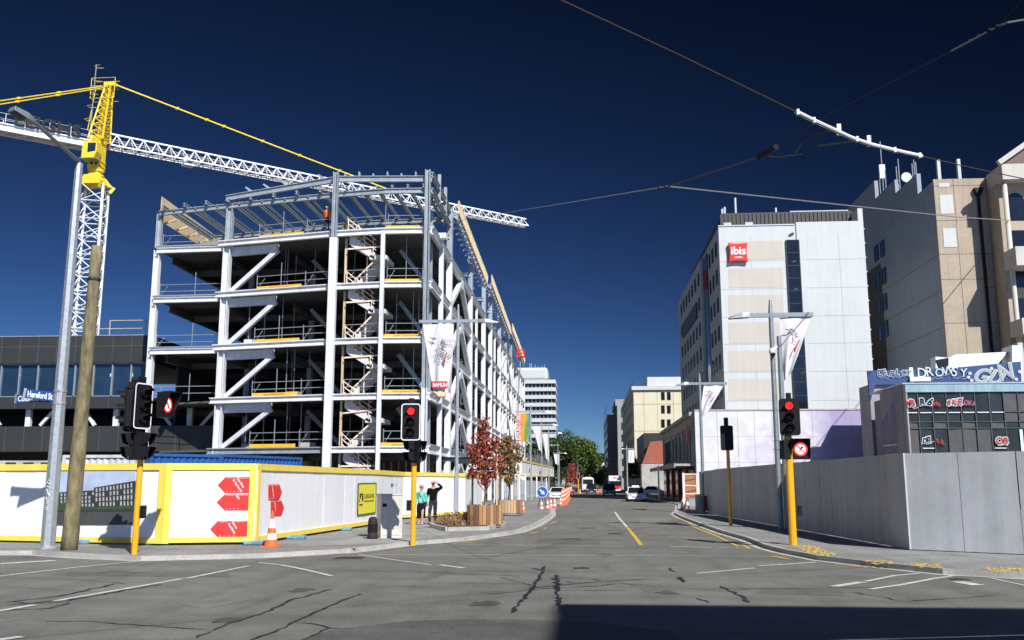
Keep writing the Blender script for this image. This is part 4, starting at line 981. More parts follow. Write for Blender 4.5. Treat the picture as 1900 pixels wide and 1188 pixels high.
# right thin (1356)
b = onZ(1356, 976, .1); D = b.dot(Fw); T3 = sig_pole(b, onD(1350, 836, D).z, .07, 'slim yellow signal pole seen from the back beside the grey hoarding', top=onD(1350, 800, D).z)
g = MB(); hc = onD(1348, 813, D); hh = onD(1348, 790, D).z - onD(1348, 836, D).z; wd = 23.5 / F * (hc - O).dot(cF)
g.prism(rrect(0, 0, wd, hh, .07, 0), (0, .02, 0)); g.prism(rrect(0, 0, wd * .7, hh * .9, .05, .021), (0, .18, 0)); g.box(-.08, .08, .0, .16, hh / 2, hh / 2 + .32); place(g, hc + V((0, -.1, 0)), 0).build('signal_head', BLK, T3)
# right front (1472)
b = onZ(1472, 1011, .1); D = b.dot(Fw); T4 = sig_pole(b, onD(1463, 810, D).z, .105, 'thick yellow signal pole with red light and lit no turn sign at right corner', top=onD(1460, 770, D).z)
hc = onD(1461.5, 775, D); ht = onD(1461, 742, D).z - onD(1461, 810, D).z
signal_head(T4, hc + V((0, -.25, 0)), R(-8), 0, border=False, wd=37 / F * (hc - O).dot(cF), ht=ht)
no_turn(T4, onD(1484, 834, D) + V((0, -.1, 0)), R(-6), .50, .56, flip=True)
for z in (827, 843):
    g = MB(); c_ = onD(1451, z, D); g.box(-.14, .14, 0, .2, -.14, .14); g.prism([V((-.14, 0, .14)), V((.14, 0, .14)), V((.12, -.2, .12)), V((-.12, -.2, .12))], (0, 0, .01)); place(g, c_, R(-75)).build('pedestrian_signal', BLK, T4)
MB().cbox(onD(1477, 947, D) + V((.1, 0, 0)), .10, .16, .28).build('push_button', BLK, T4, bevel=.01)

# ================================================================ CONES
def make_cone(name_label, loc, h=.9):
    t = thing('traffic_cone', name_label, 'traffic cone', (0, 0, 0))
    k = h / .9
    g = MB(); g.cbox((0, 0, .02), .42 * k, .42 * k, .035); g.lathe((0, 0, .038), [(.17 * k, 0), (.135 * k, .16 * k)], 16); g.lathe((0, 0, 0), [(.106 * k, .345 * k), (.088 * k, .475 * k)], 16); g.lathe((0, 0, 0), [(.052 * k, .70 * k), (.03 * k, .86 * k), (.02 * k, .9 * k)], 16); g.lathe((0, 0, 0), [(.04 * k, .64 * k), (.03 * k, .7 * k)], 12)
    g.build('cone_body', CONEO, t)
    for a, b_, r0, r1 in ((.196, .345, .137, .108), (.475, .70, .09, .055)): MB().lathe((0, 0, 0), [(r0 * k, a * k), (r1 * k, b_ * k)], 16).build('reflective_band', REFL, t)
    t.location = loc; return t
c1 = onZ(503, 1016, .1)
cone0 = make_cone('tall orange and white traffic cone in front of the hoarding corner below the red arrows', c1, .95); cone0['group'] = 'traffic cones'
cl = [((970, 950), 'small orange cone just right of the rear wooden planter', .75), ((1005, 949), 'orange cone directly below the round blue arrow sign', .8), ((1016, 947), 'orange cone second from the left in the cluster by the blue sign', .8), ((1022, 944), 'orange cone at the back of the cluster by the blue sign', .8),
      ((1029, 943), 'orange cone between the cluster and the orange marker boards', .8), ((1040, 939), 'orange cone closest to the orange marker boards', .8), ((1267, 946), 'orange cone at the right kerb near the white post', .8), ((1276, 951), 'white topped orange cone next to the concrete bin', .8)]
for (u, v), lab, h in cl:
    p = onZ(u, v, .0 if u < 1100 and u > 990 else .1); c_ = dup(cone0, None, p, rnd.uniform(0, 1), lab); s = h / .95; c_.scale = (s, s, s)

# ================================================================ CABINET, BOLLARD
b = onZ(722, 998, .1); D = b.dot(Fw); z1 = onD(722, 917, D).z; wd = 40 / F * D
t = thing('utility_cabinet', 'cream metal utility cabinet standing on the corner footpath', 'cabinet', (b.x, b.y, .1))
g = MB(); g.box(-wd / 2, wd / 2, -.24, .28, 0, z1 - .1 - .04); g.box(-wd / 2 - .02, wd / 2 + .02, -.26, .3, z1 - .139, z1 - .09); CAB = mat('cabinet_cream', (.58, .55, .50), .55, var=.08, streak=.15)
g.rot(R(28)).move(b).build('body', CAB, t, bevel=.008)
g = MB(); g.box(-wd * .42, wd * .42, -.252, -.243, .08, z1 - .2); g.rot(R(28)).move(b).build('door', CAB, t)
g = MB(); g.box(-wd * .45, -wd * .25, -.262, -.253, .95, 1.05); g.rot(R(28)).move(b).build('vent', BLK, t); g = MB(); g.box(-.05, .15, -.262, -.253, 1.55, 1.66); g.rot(R(28)).move(b).build('notice_plate', mat('plate_grey', (.35, .36, .38), .4), t)
b = onZ(691, 1000, .1); t = thing('bollard', 'short black rounded plastic bollard left of the cream cabinet', 'bollard', (b.x, b.y, .1))
MB().lathe(b, [(.17, 0), (.17, .1), (.15, .12), (.145, .52), (.12, .62), (.05, .66)], 16).build('body', BLKR, t, smooth=True); MB().lathe(b + V((0, 0, .2)), [(.155, 0), (.155, .25)], 16).build('band', BLK, t)
b = onZ(745, 962, .1); t = thing('post', 'short dark leaning post behind the utility cabinet', 'post', (b.x, b.y, .1)); g = MB(); g.bar(b, b + V((.12, 0, 1.05)), .22, .06, up=(0, 1, 0)); g.build('body', BLK, t, bevel=.01)

# ================================================================ GARDEN BED
SOIL = mat('soil', (.09, .06, .04), .95, var=.4, scale=5, bump=.6)
bp_ = [onZ(u, v, .1) for u, v in [(800, 979), (838, 969), (905, 966), (935, 974), (905, 984), (830, 986)]]
MB().prism([V((p.x, p.y, .1)) for p in bp_], (0, 0, .12)).build('garden_bed', SOIL, kind='structure')
g = MB()
for k in range(len(bp_)): 
    a, b_ = bp_[k], bp_[(k + 1) % len(bp_)]; g.bar(V((a.x, a.y, .17)), V((b_.x, b_.y, .17)), .14, .14)
g.build('bed_kerb', CONCL, kind='structure')
def leaf_mb(n, fn, size, mb=None, flat=False):
    g = mb or MB()
    for _ in range(n):
        c_, = (fn(),); a = rnd.uniform(0, 6.28); e = rnd.uniform(-1.2, 1.2); s = size * rnd.uniform(.6, 1.4)
        x = V((math.cos(a) * math.cos(e), math.sin(a) * math.cos(e), math.sin(e))); y = x.cross(V((rnd.uniform(-1, 1), rnd.uniform(-1, 1), rnd.uniform(-1, 1)))).normalized()
        g.poly([c_ - x * s, c_ + y * s * .55, c_ + x * s, c_ - y * s * .55])
    return g
gc = V((sum(p.x for p in bp_) / 6, sum(p.y for p in bp_) / 6, .2))
def bedpt():
    a = rnd.uniform(0, 6.28); r = math.sqrt(rnd.random()); return gc + V((r * 1.35 * math.cos(a), r * 2.2 * math.sin(a), rnd.random() * .45 * (1.1 - r) + .02))
g = leaf_mb(1500, bedpt, .10)
for _ in range(350): p = bedpt(); p.z = .2; g.tube(p, p + V((rnd.gauss(0, .2), rnd.gauss(0, .2), rnd.uniform(.15, .45))), .012, 3)
g.build('ground_cover', mat('dry_brown_leaves', (.20, .12, .06), .9, var=.5, scale=6), kind='stuff')

# ================================================================ PLANTERS AND SMALL TREES
def leafmat(name, base, hue=.25, tr=.3):
    m = bpy.data.materials.new(name); m.use_nodes = True; n = m.node_tree.nodes; l = m.node_tree.links; b = n['Principled BSDF']; b.inputs['Roughness'].default_value = .6; b.inputs['Specular IOR Level'].default_value = .3
    gg = n.new('ShaderNodeNewGeometry'); cr = n.new('ShaderNodeValToRGB'); l.new(gg.outputs['Random Per Island'], cr.inputs[0])
    e = cr.color_ramp.elements; e[0].color = (*[c * (1 - hue) for c in base[0]], 1); e[1].color = (*base[-1], 1)
    for k in range(1, len(base) - 1): x = cr.color_ramp.elements.new(k / (len(base) - 1)); x.color = (*base[k], 1)
    l.new(cr.outputs[0], b.inputs['Base Color']); t = n.new('ShaderNodeBsdfTranslucent'); l.new(cr.outputs[0], t.inputs[0]); mx = n.new('ShaderNodeMixShader'); mx.inputs[0].default_value = tr
    l.new(b.outputs[0], mx.inputs[1]); l.new(t.outputs[0], mx.inputs[2]); l.new(mx.outputs[0], n['Material Output'].inputs[0]); MATS[name] = m; return m
REDL = leafmat('red_leaves', [(.20, .03, .03), (.38, .06, .05), (.46, .12, .07), (.26, .12, .05)])
MIXL = leafmat('turning_leaves', [(.30, .07, .03), (.36, .13, .04), (.20, .17, .04), (.12, .15, .04), (.38, .20, .06)])
GRL = leafmat('green_leaves', [(.045, .08, .015), (.08, .13, .025), (.14, .19, .045)])
DGL = leafmat('dark_green_leaves', [(.025, .045, .014), (.04, .07, .02), (.07, .11, .03)])
BARK = mat('bark', (.12, .09, .07), .9, var=.3, scale=12)
SLATS = [mat('slat_%s' % s, c_, .7, var=.18, scale=3, stretch=(1, 1, .2), fine=.1) for s, c_ in (('amber', (.40, .22, .09)), ('honey', (.48, .30, .14)), ('brown', (.20, .11, .06)), ('tan', (.42, .30, .18)))]
def planter(lab, c, r, h, rz=0):
    t = thing('planter', lab, 'planter', (c.x, c.y, c.z), 'wooden slatted planters'); n = 30; bags = [MB() for _ in SLATS]
    for k in range(n):
        a = 2 * math.pi * k / n + rz; p = c + V((math.cos(a) * r, math.sin(a) * r, 0)); bags[rnd.choice([0, 0, 1, 2, 2, 3])].cbox(p + V((0, 0, .12 + h / 2)), .05, 2 * math.pi * r / n * .93, h * rnd.uniform(.985, 1.0), a)
    for g, m, lb in zip(bags, SLATS, ('amber', 'honey', 'dark brown', 'pale tan')): g.build('slats', m, t, label=lb + ' timber slats')
    MB().lathe(c, [(r * .8, 0), (r * .8, .12)], 20).build('foot', DARK, t); MB().lathe(c, [(r * .97, .04), (r * .97, .115)], 24).build('base_ring', GALV, t)
    MB().lathe(c, [(r * .93, .16), (r * .93, h * .92)], 24).build('soil', SOIL, t)
    return t
def small_tree(lab, c, z0, blobs, m, seeds, n=420, size=.085, stakes=True, st_m=(DARK, TIMB)):
    t = thing('small_tree', lab, 'tree', (c.x, c.y, z0)); c = V((c.x, c.y, z0)); g = MB()
    top = max(b_[0].z for b_ in blobs); tp = c + V((0, 0, 0)); pts = [c]
    for k in range(1, 6): pts.append(V((c.x + rnd.gauss(0, .05), c.y, lerp(z0, top, k / 5))))
    g.path(pts, [.045, .04, .035, .028, .018, .008], 6)
    for b_ in blobs:
        a = pts[max(1, min(4, int((b_[0].z - z0) / (top - z0) * 5 - 1)))]; g.path([a, a.lerp(b_[0], .5) + V((0, 0, -.08)), b_[0]], [.02, .014, .006], 4)
        for _ in range(5): e = b_[0] + V((rnd.gauss(0, b_[1] * .6), rnd.gauss(0, b_[1] * .6), rnd.gauss(0, b_[2] * .6))); g.path([b_[0] + V((0, 0, -b_[2] * .4)), e], [.01, .004], 3)
    g.build('trunk', BARK, t); g = MB()
    for b_ in blobs:
        def fn(b_=b_):
            while 1:
                v = V((rnd.gauss(0, .5), rnd.gauss(0, .5), rnd.gauss(0, .5)))
                if v.length < 1.15: return b_[0] + V((v.x * b_[1], v.y * b_[1], v.z * b_[2]))
        leaf_mb(int(n * b_[1] * b_[2] * 2.4), fn, size, g)
    g.build('crown', m, t)
    if stakes:
        for s, mm in ((-.45, st_m[0]), (.5, st_m[1])): MB().bar(c + V((s, 0, -.2)), c + V((s, 0, 1.9)), .07, .07, up=(0, 1, 0)).build('stake', mm, t)
        g = MB(); g.bar(c + V((-.45, 0, 1.5)), c + V((.5, 0, 1.5)), .03, .06); g.build('tie', BLKR, t)
pc = onZ(900, 980, .1); D1 = pc.dot(Fw); 
pc = onD(897, 978, D1); pc = V((pc.x, pc.y, .1)); r1 = 31 / F * D1; h1 = onD(900, 937, D1).z - .22
planter('nearer round planter of mixed timber slats beside the garden bed', pc + V((0, r1 * .6, 0)), r1, h1)
p2 = onZ(943, 957, .1); D2 = p2.dot(Fw); r2 = 25 / F * D2; planter('farther round planter of warm timber slats at the footpath edge', p2 + V((0, r2 * .5, 0)), r2, onD(943, 928, D2).z - .22)
DT = D1 + r1 * .6
def bl(lst, D): return [(onD(u, v, D), ru / F * D, rv / F * D) for u, v, ru, rv in lst]
tc = onD(898, 940, DT)
small_tree('young red leaved tree with a tall narrow crown in the nearer planter', tc, .8, bl([(898, 790, 12, 17), (894, 815, 18, 16), (886, 835, 20, 15), (905, 838, 18, 18), (880, 845, 14, 12), (895, 862, 26, 12), (880, 880, 16, 10), (910, 880, 20, 12), (900, 893, 14, 10), (918, 822, 10, 14), (925, 858, 10, 14), (870, 830, 6, 8)], DT), REDL, 3, n=430)
tc = onD(943, 930, D2 + r2 * .5)
small_tree('young tree with red and yellow green leaves in the farther planter', tc, .8, bl([(942, 818, 13, 12), (930, 835, 15, 16), (950, 838, 16, 16), (962, 850, 10, 10), (940, 855, 18, 14), (950, 870, 14, 12), (932, 875, 10, 12), (945, 890, 14, 10)], D2 + r2 * .5), MIXL, 4, n=480)

# ================================================================ T SHAPED BANNER LAMP POSTS
def cloth(P4, nx, nz, amp, ph, nrm_=V((0, 1, 0)), fold=3):
    g = MB(); vs = []; fs = []
    for side in (0, 1):
        for j in range(nz + 1):
            for i in range(nx + 1):
                s, t = i / nx, j / nz; p = P4[0].lerp(P4[1], s).lerp(P4[3].lerp(P4[2], s), t)
                wv = amp * t ** .6 * (math.sin(s * fold * 3.1 + ph + t * 2.1) + .5 * math.sin(s * 7 * fold / 3 + t * 5 + ph) + .25 * math.sin(s * 17 + t * 9 + ph))
                vs.append(p + nrm_ * (wv + side * .012) + V((0, 0, -.02 * math.sin(s * 9 + ph) * t)))
    m = (nx + 1) * (nz + 1)
    for j in range(nz):
        for i in range(nx):
            a = j * (nx + 1) + i; f = (a, a + nx + 1, a + nx + 2, a + 1); fs.append(f); fs.append(tuple(x + m for x in reversed(f)))
    g.mesh(vs, fs); return g
def banner_post(lab, bu, D, ytop, yarm, u0, u1, headside, ban=None, bm=BANN, base_z=.1, pm=GALV, r=.11, blab='pale cloth banner', marks='art'):
    b = onD(bu[0], 940, D); b = V((b.x, b.y, base_z)); top = onD(bu[1], ytop, D); za_ = onD(bu[1], yarm, D).z
    t = thing('banner_lamp_post', lab, 'street lamp', (b.x, b.y, base_z), 'banner lamp posts along the street')
    MB().path([b, V((b.x, b.y, za_ + .1)), V((b.x, b.y, top.z))], [r, r * .8, r * .45], 10).build('pole', pm, t)
    L_ = onD(u0, yarm, D); Rr = onD(u1, yarm, D); L_ = V((L_.x, b.y, za_)); Rr = V((Rr.x, b.y, za_)); hl = .9 * (Rr - L_).length / 3.6
    if headside == 'R': a0, a1, h0, h1 = L_, Rr - V((hl, 0, 0)), Rr - V((hl, 0, 0)), Rr
    else: a0, a1, h0, h1 = L_ + V((hl, 0, 0)), Rr, L_ + V((hl, 0, 0)), L_
    MB().bar(a0, a1, .13, .16).build('arm', pm, t)
    d = (h1 - h0).normalized(); g = MB()
    def sc_(p, w_, hh): return [p + V((0, -w_, -hh)), p + V((0, w_, -hh)), p + V((0, w_ * .7, hh)), p + V((0, -w_ * .7, hh))]
    g.hexa(sc_(h0 + V((0, 0, .0)), .1, .09), sc_(h0.lerp(h1, .35), .2, .10)); g.hexa(sc_(h0.lerp(h1, .35), .2, .10), sc_(h1 + V((0, 0, -.10)), .14, .03))
    g.build('lamp_head', pm, t)
    if ban:
        P4 = [onD(u, v, D) for u, v in ban]; P4 = [V((p.x, b.y, p.z)) for p in P4]
        o = cloth(P4, 22, 26, .10, b.x * 3 + D, fold=3).build('banner', bm, t, smooth=True, label=blab)
        A, B, Cc, Dd = P4
        def at(s, q_, off=-.16): return A.lerp(B, s).lerp(Dd.lerp(Cc, s), q_) + V((0, off, 0))
        if marks:
            g1 = MB(); g2 = MB()
            for k in range(7):
                s = rnd.uniform(.3, .65); q_ = .22 + k * .045; w_ = rnd.uniform(.05, .16)
                g1.path([at(s, q_), at(s + w_ * .4, q_ - .02), at(s + w_, q_ + .015)], .018 * (Rr - L_).length / 4, 4)
                if k < 4: rr_ = .035; g1.path([at(s + rr_ * math.cos(a), q_ + .6 * rr_ * math.sin(a)) for a in [j * 1.05 for j in range(7)]], .014 * (Rr - L_).length / 4, 4)
            for (sa, qa, sb, qb) in ((.15, .2, .3, .24), (.3, .24, .42, .22), (.62, .6, .8, .42), (.66, .62, .74, .5), (.6, .55, .7, .62)): g2.path([at(sa, qa), at((sa + sb) / 2, (qa + qb) / 2 - .01), at(sb, qb)], .022 * (Rr - L_).length / 4, 4)
            g1.build('printed_drawing', mat('print_grey', (.22, .21, .23), .7), o); g2.build('printed_red_marks', mat('print_red', (.45, .04, .05), .7), o)
    return t, b, za_
t, b, za_ = banner_post('banner lamp post with wide white banner rising in front of the steel building', (846.5, 843), 50, 565, 596, 777, 925, 'R', [(784, 602), (842, 600), (836, 729), (803, 726)], blab='white hanging banner with line drawing and a red panel', marks='art')
o = [c_ for c_ in t.children if c_.name.startswith('banner')][0]
def bp4(u, v, off=-.2): p = onD(u, v, 50); return V((p.x, b.y + off, p.z))
rp = MB().prism([bp4(801, 708), bp4(831, 708), bp4(831, 722), bp4(802, 721)], (0, .02, 0)).build('red_panel', mat('banner_red', (.55, .03, .04), .7), o)
for s, u, v, sz, mt_ in (('The', 812, 646, .30, 'print_grey'), ('YOUTOO', 803, 657, .36, 'print_grey'), ('WORLD', 806, 665, .36, 'print_grey'), ('CO', 814, 675, .36, 'print_grey'), ('Metro', 820, 637, .42, 'print_grey')): text(s, sz * .9, MATS[mt_], o, 'lettering', bp4(u, v, -.19), (1, 0, .0), ext=.003, sx=.8)
text('RAMUN', .30, REFL, rp, 'lettering', bp4(803.5, 718.5, -.23), ext=.003, bold=.008, sx=.72)
t, b, za_ = banner_post('banner lamp post with white banner blown sideways in front of the hotel', (1447, 1434), onZ(1447, 982, .1).dot(Fw), 557, 585, 1353, 1507, 'L', [(1446, 590), (1504, 589), (1468, 690), (1455, 706)], pm=DGALV, blab='white banner with line drawing billowing to a point')
# second upright carrying camera dome
D = b.dot(Fw); p0 = V((b.x + .25, b.y - .1, .1)); pt = onD(1446, 625, D)
t2 = thing('camera_pole', 'dark grey pole carrying a white dome camera behind the thick yellow signal pole', 'pole', (p0.x, p0.y, .1))
MB().path([p0, V((p0.x, p0.y, pt.z))], [.12, .09], 10).build('pole', DGALV, t2)
cm = onD(1443, 655, D); cm = V((p0.x - .28, p0.y - .1, cm.z)); MB().lathe(cm, [(.05, .16), (.13, .12), (.14, -.02), (.13, -.06)], 14).build('camera_housing', WHITE, t2, smooth=True); o = MB().ball(cm + V((0, 0, -.07)), .105, .105, .10).build('camera_dome', GLASS, t2, smooth=True); MB().bar(cm + V((0, 0, .15)), V((p0.x, p0.y, cm.z + .25)), .05, .05).build('bracket', WHITE, t2)
t, b, za_ = banner_post('banner lamp post farther along the right footpath with banner blown left', (1306, 1303), 59, 693, 712, 1255, 1348, 'L', [(1306, 714), (1344, 713), (1316, 760), (1298, 786)], pm=DGALV)
RAINB = None
m = bpy.data.materials.new('rainbow_banner'); m.use_nodes = True; n_ = m.node_tree.nodes; l_ = m.node_tree.links; tc_ = n_.new('ShaderNodeTexCoord'); no_ = n_.new('ShaderNodeTexNoise'); no_.inputs['Scale'].default_value = .9; no_.inputs['Detail'].default_value = 2
mp_ = n_.new('ShaderNodeMapping'); mp_.inputs['Scale'].default_value = (1, 0, .8); mp_.inputs['Location'].default_value = (3.1, 0, 1.7); l_.new(tc_.outputs['Object'], mp_.inputs[0]); l_.new(mp_.outputs[0], no_.inputs[0])
sx_ = n_.new('ShaderNodeSeparateXYZ'); l_.new(tc_.outputs['Object'], sx_.inputs[0]); ma = n_.new('ShaderNodeMath'); ma.operation = 'MULTIPLY_ADD'; ma.inputs[1].default_value = .42; ma.inputs[2].default_value = .95; l_.new(sx_.outputs[0], ma.inputs[0])
ad = n_.new('ShaderNodeMath'); ad.operation = 'MULTIPLY_ADD'; ad.inputs[1].default_value = .5; ad.inputs[2].default_value = -.25; l_.new(no_.outputs['Fac'], ad.inputs[0]); a2 = n_.new('ShaderNodeMath'); l_.new(ma.outputs[0], a2.inputs[0]); l_.new(ad.outputs[0], a2.inputs[1])
cr = n_.new('ShaderNodeValToRGB'); l_.new(a2.outputs[0], cr.inputs[0]); e = cr.color_ramp.elements; e[0].color = (.55, .03, .03, 1); e[0].position = .1; e[1].color = (.05, .18, .30, 1); e[1].position = .95
for p_, c_ in ((.4, (.75, .08, .03, 1)), (.6, (.85, .25, .03, 1)), (.74, (.25, .42, .05, 1))): x = e.new(p_); x.color = c_
l_.new(cr.outputs[0], n_['Principled BSDF'].inputs['Base Color'])
t, b, za_ = banner_post('far banner lamp post with multicoloured banner left of the street', (985, 985), 100, 752, 764, 955, 1024, 'R', [(957, 767), (983, 767), (983, 821), (958, 818)], bm=m, blab='red orange and blue banner with white vertical lettering', marks=None)
o = [c_ for c_ in t.children if c_.name.startswith('banner')][0]; p = onD(966, 817, 100); text('EDMUNDTOBIO', .62, REFL, o, 'lettering', V((p.x, b.y - .3, p.z)), (0, 0, 1), (-1, 0, 0), .004, bold=.01, sx=.62)
banner_post('banner lamp post with grey banner second beyond the steel building', (1005.5, 1005), 125, 779, 788, 975, 1036, 'R', [(986, 791), (1004, 791), (1006, 842), (1000, 834)], r=.1, marks=None)
banner_post('banner lamp post with grey banner third beyond the steel building', (1019, 1018.6), 143, 793, 803, 1004, 1043, 'R', [(1005, 805), (1018, 805), (1018, 858), (1013, 850)], r=.1, marks=None)
banner_post('banner lamp post with short pale banner beside the far trees', (1038.5, 1038.5), 215, 836, 841, 1026, 1052, 'R', [(1027, 843), (1038, 843), (1038, 864), (1031, 861)], r=.12, marks=None)
banner_post('lamp post without banner in front of the far trees', (1073, 1073), 260, 847, 851, 1066, 1083, 'R', None, r=.13)
banner_post('plain lamp arm post beyond the third grey banner', (1036, 1036), 180, 820, 826, 1020, 1038, 'L', None, r=.08)
t, b, za_ = banner_post('far banner lamp post with small white banner on the right side of the street', (1165, 1164), 170, 827, 833, 1150, 1176, 'L', [(1166, 835), (1177, 835), (1177, 859), (1166, 859)], r=.14, marks=None)
def far_lamp(lab, u, v0, v1, D, du):
    b = onD(u, 905, D); t = thing('street_lamp', lab, 'street lamp', (b.x, b.y, 0)); z1 = onD(u, v0, D).z; e = onD(u + du, v0 - 2, D)
    MB().path([V((b.x, b.y, 0)), V((b.x, b.y, z1 - .6)), V((lerp(b.x, e.x, .2), b.y, z1)), e], [.13, .1, .09, .08], 6).build('pole', DGALV, t); MB().cbox(e, 1.1, .4, .2).build('lamp_head', DGALV, t)
far_lamp('thin far lamp with arm to the right in front of green trees', 1053.5, 848, 900, 230, 14)
far_lamp('thin far lamp with curved arm to the left before the grey tower', 1146, 852, 900, 230, -17)
# ================================================================ RIGHT GREY HOARDING
rp_ = [onZ(u, v, .1) for u, v in [(1300, 946), (1334, 956), (1337, 957), (1690, 1021), (1900, 1030), (2500, 1056)]]
rp_ = [V((p.x, p.y, 0)) for p in rp_]
c0 = rp_[3]; rp_[2] = V((rp_[2].x - .15, rp_[2].y, 0))
RH = thing('hoarding', 'plain grey painted site hoarding round the right corner', 'hoarding', (c0.x, c0.y, 0))
ZH = 2.5
for k in (0, 2, 3, 4):
    p, q = rp_[k], rp_[k + 1]; d = (q - p).normalized(); n_ = V((d.y, -d.x, 0)); n_ = n_ if n_.dot(-p) > 0 else -n_; L = (q - p).length
    n = max(1, round(L / 1.22)); st = 0 if k < 3 else .03; o0 = 0
    for j in range(n):
        o1 = rnd.uniform(-.007, .007) if j < n - 1 else 0; a = p + d * (max(st, L * j / n + (.004 if j else 0))) + n_ * o0; b_ = p + d * (L * (j + 1) / n - (.004 if j < n - 1 else 0)) + n_ * o1
        MB().bar(a + V((0, 0, ZH / 2 + .07)), b_ + V((0, 0, ZH / 2 + .07)), .04, ZH - .1 + (rnd.uniform(-.008, .008) if 0 < j < n - 1 else 0)).build('panel', HOARDG, RH); o0 = rnd.uniform(-.007, .007)
    g = MB()
    for j in range(n): a = p + d * (j * L / n + .4) - n_ * .3; g.bar(a + V((0, 0, 0)), a + n_ * .25 + V((0, 0, ZH - .3)), .05, .09)
    g.build('brace', TIMB, RH)
g = MB(); g.bar(c0 + V((0, 0, ZH / 2 + .07)), c0 + V((0, 0, ZH / 2 + .0702)), .0, .0) if 0 else g.box(c0.x - .035, c0.x + .035, c0.y - .03, c0.y + .03, .12, ZH + .025); g.build('corner_trim', mat('trim_pale', (.42, .46, .48), .5), RH)

def window(parent, c, wd, ht, n_, m=GLASS, fr=None, mull=0):
    """dark pane with a frame and sill standing proud of the wall"""
    c = V(c); n_ = V(n_); s_ = V((-n_.y, n_.x, 0)); g = MB()
    h = V((0, 0, ht / 2)); w_ = s_ * wd / 2; o = n_ * .012
    g.poly([c - w_ - h + o, c + w_ - h + o, c + w_ + h + o, c - w_ + h + o]) ; p = g.build('window', m, parent)
    g = MB(); 
    for a, b_ in ((c - w_ - h, c + w_ - h), (c - w_ + h, c + w_ + h), (c - w_ - h, c - w_ + h), (c + w_ - h, c + w_ + h)): g.bar(a + n_ * .02, b_ + n_ * .02, .07, .07, up=n_)
    for k in range(mull): a = c - w_ + s_ * wd * (k + 1) / (mull + 1); g.bar(a - h + n_ * .02, a + h + n_ * .02, .05, .05, up=n_)
    g.build('frame', fr or GALV, p); return p
def grid_windows(parent, pts, wd, ht, n_, m=GLASS, fr=None):
    first = None; f = None
    for c in pts:
        if first is None: first = window(parent, c, wd, ht, n_, m, fr); base = V(c)
        else: 
            o = dup(first, parent); o.location = V(first.location) + (V(c) - base)

# ================================================================ HOTEL
HY = 95.0
HX0 = onY(1336, 500, HY).x; HX1 = onY(1606, 500, HY).x; hx = lambda u, v=500: onY(u, v, HY).x; hz = lambda v, u=1400: onY(u, v, HY).z
HW = mat('hotel_white', (.50, .52, .51), .6, var=.04, scale=.4, streak=.07); HSIDE = mat('hotel_side', (.46, .48, .49), .7, var=.06, scale=.5, streak=.1); HCRM = mat('hotel_cream', (.48, .44, .38), .7, var=.04, scale=.5, streak=.05)
HT = thing('hotel_tower', 'white and cream panelled hotel tower with red pillow sign and dark rooftop screen', 'hotel', ((HX0 + HX1) / 2, HY, 0))
zt = hz(420); zr_ = hz(417); HB = 134
MB().box(HX0, HX1, HY, HB, 0, zt).build('wall', HSIDE, HT)
MB().box(HX0 - .02, hx(1480), HY - .12, HY - .001, 0, zt).build('front_wall', HW, HT); MB().box(hx(1480) + .02, HX1, HY - .25, HY - .001, 0, zr_ + .1).build('front_wall', HW, HT)
MB().box(HX1 - .5, HX1, HY - .25, HY + 2, zr_ + .101, hz(388, 1600)).build('parapet', HW, HT); MB().box(hx(1482), HX1 - .6, HY + 2.6, HY + 9, zt + .1, hz(384, 1540) + .4).build('roof_plant', HW, HT)
MB().box(HX0 - .06, hx(1478), HY - .2, HY + .2, zt, zt + .12).build('coping', GALV, HT)
SCR = mat('screen_dark', (.05, .048, .045), .6, .2, var=.2)
g = MB(); x = hx(1342, 400); x1 = hx(1592, 400); zs = hz(396) + .7
g.box(x + .2, x1, HY + 2.2, HY + 30, zt, zs); 
while x < x1: g.box(x, x + .2, HY + 2.1, HY + 2.2, zt + .05, zs - .12); x += .42
g.build('rooftop_screen', SCR, HT)
for u in (1355, 1396): x = hx(u, 412); MB().box(x - .4, x + .4, HY + 1.9, HY + 2.1, zt, hz(403)).build('roof_door', HSIDE, HT)
g = MB(); lines = [484, 536, 588, 638.5, 690.5, 744]
xm1 = hx(1399, 600); xm2 = hx(1564, 600)
for v in lines:
    z = hz(v, 1450); g.box(HX0, hx(1458), HY - .125, HY - .119, z - .025, z + .025); g.box(hx(1490), HX1, HY - .255, HY - .249, z - .025, z + .025)
for x, yy in ((xm1, HY - .125), (xm2, HY - .255)): g.box(x - .02, x + .02, yy, yy + .006, 0, zt - 1)
g.build('panel_joint', mat('joint_grey2', (.30, .31, .31), .7), HT)
yy = [(448, 482), (498, 534), (548, 586.5), (598.5, 637), (651, 689), (703, 742.5)]
for a, b_ in yy: MB().box(hx(1351, a), hx(1452, a), HY - .14, HY - .126, hz(b_, 1400), hz(a, 1400)).build('cream_panel', HCRM, HT)
xs0 = hx(1455, 447) ; xs1 = hx(1482, 447); xs0 = hx(1461, 520); xs1 = hx(1485, 520)
MB().box(xs0, xs1, HY - .27, HY - .13, 6, hz(447, 1460)).build('stair_window', GLASS, HT, label='tall strip of dark glazing running down the front')
g = MB()
for k in range(22):
    z = hz(447, 1460) - k * 1.32; g.box(xs0, xs1, HY - .29, HY - .271, z - .03, z + .03)
for x in (xs0, xs1): g.box(x - .04, x + .04, HY - .29, HY - .12, 6, hz(447, 1460))
g.build('window_frame', DARK, HT)
for v in (438, 489, 540, 695): p = onY(1468 + (v - 438) * .08, v, HY); MB().prism([(p.x - .2, HY - .3, p.z), (p.x + .25, HY - .3, p.z + .15), (p.x + .2, HY - .3, p.z + .3), (p.x - .25, HY - .3, p.z + .15)], (0, .1, 0)).build('light_fitting', DARK, HT)
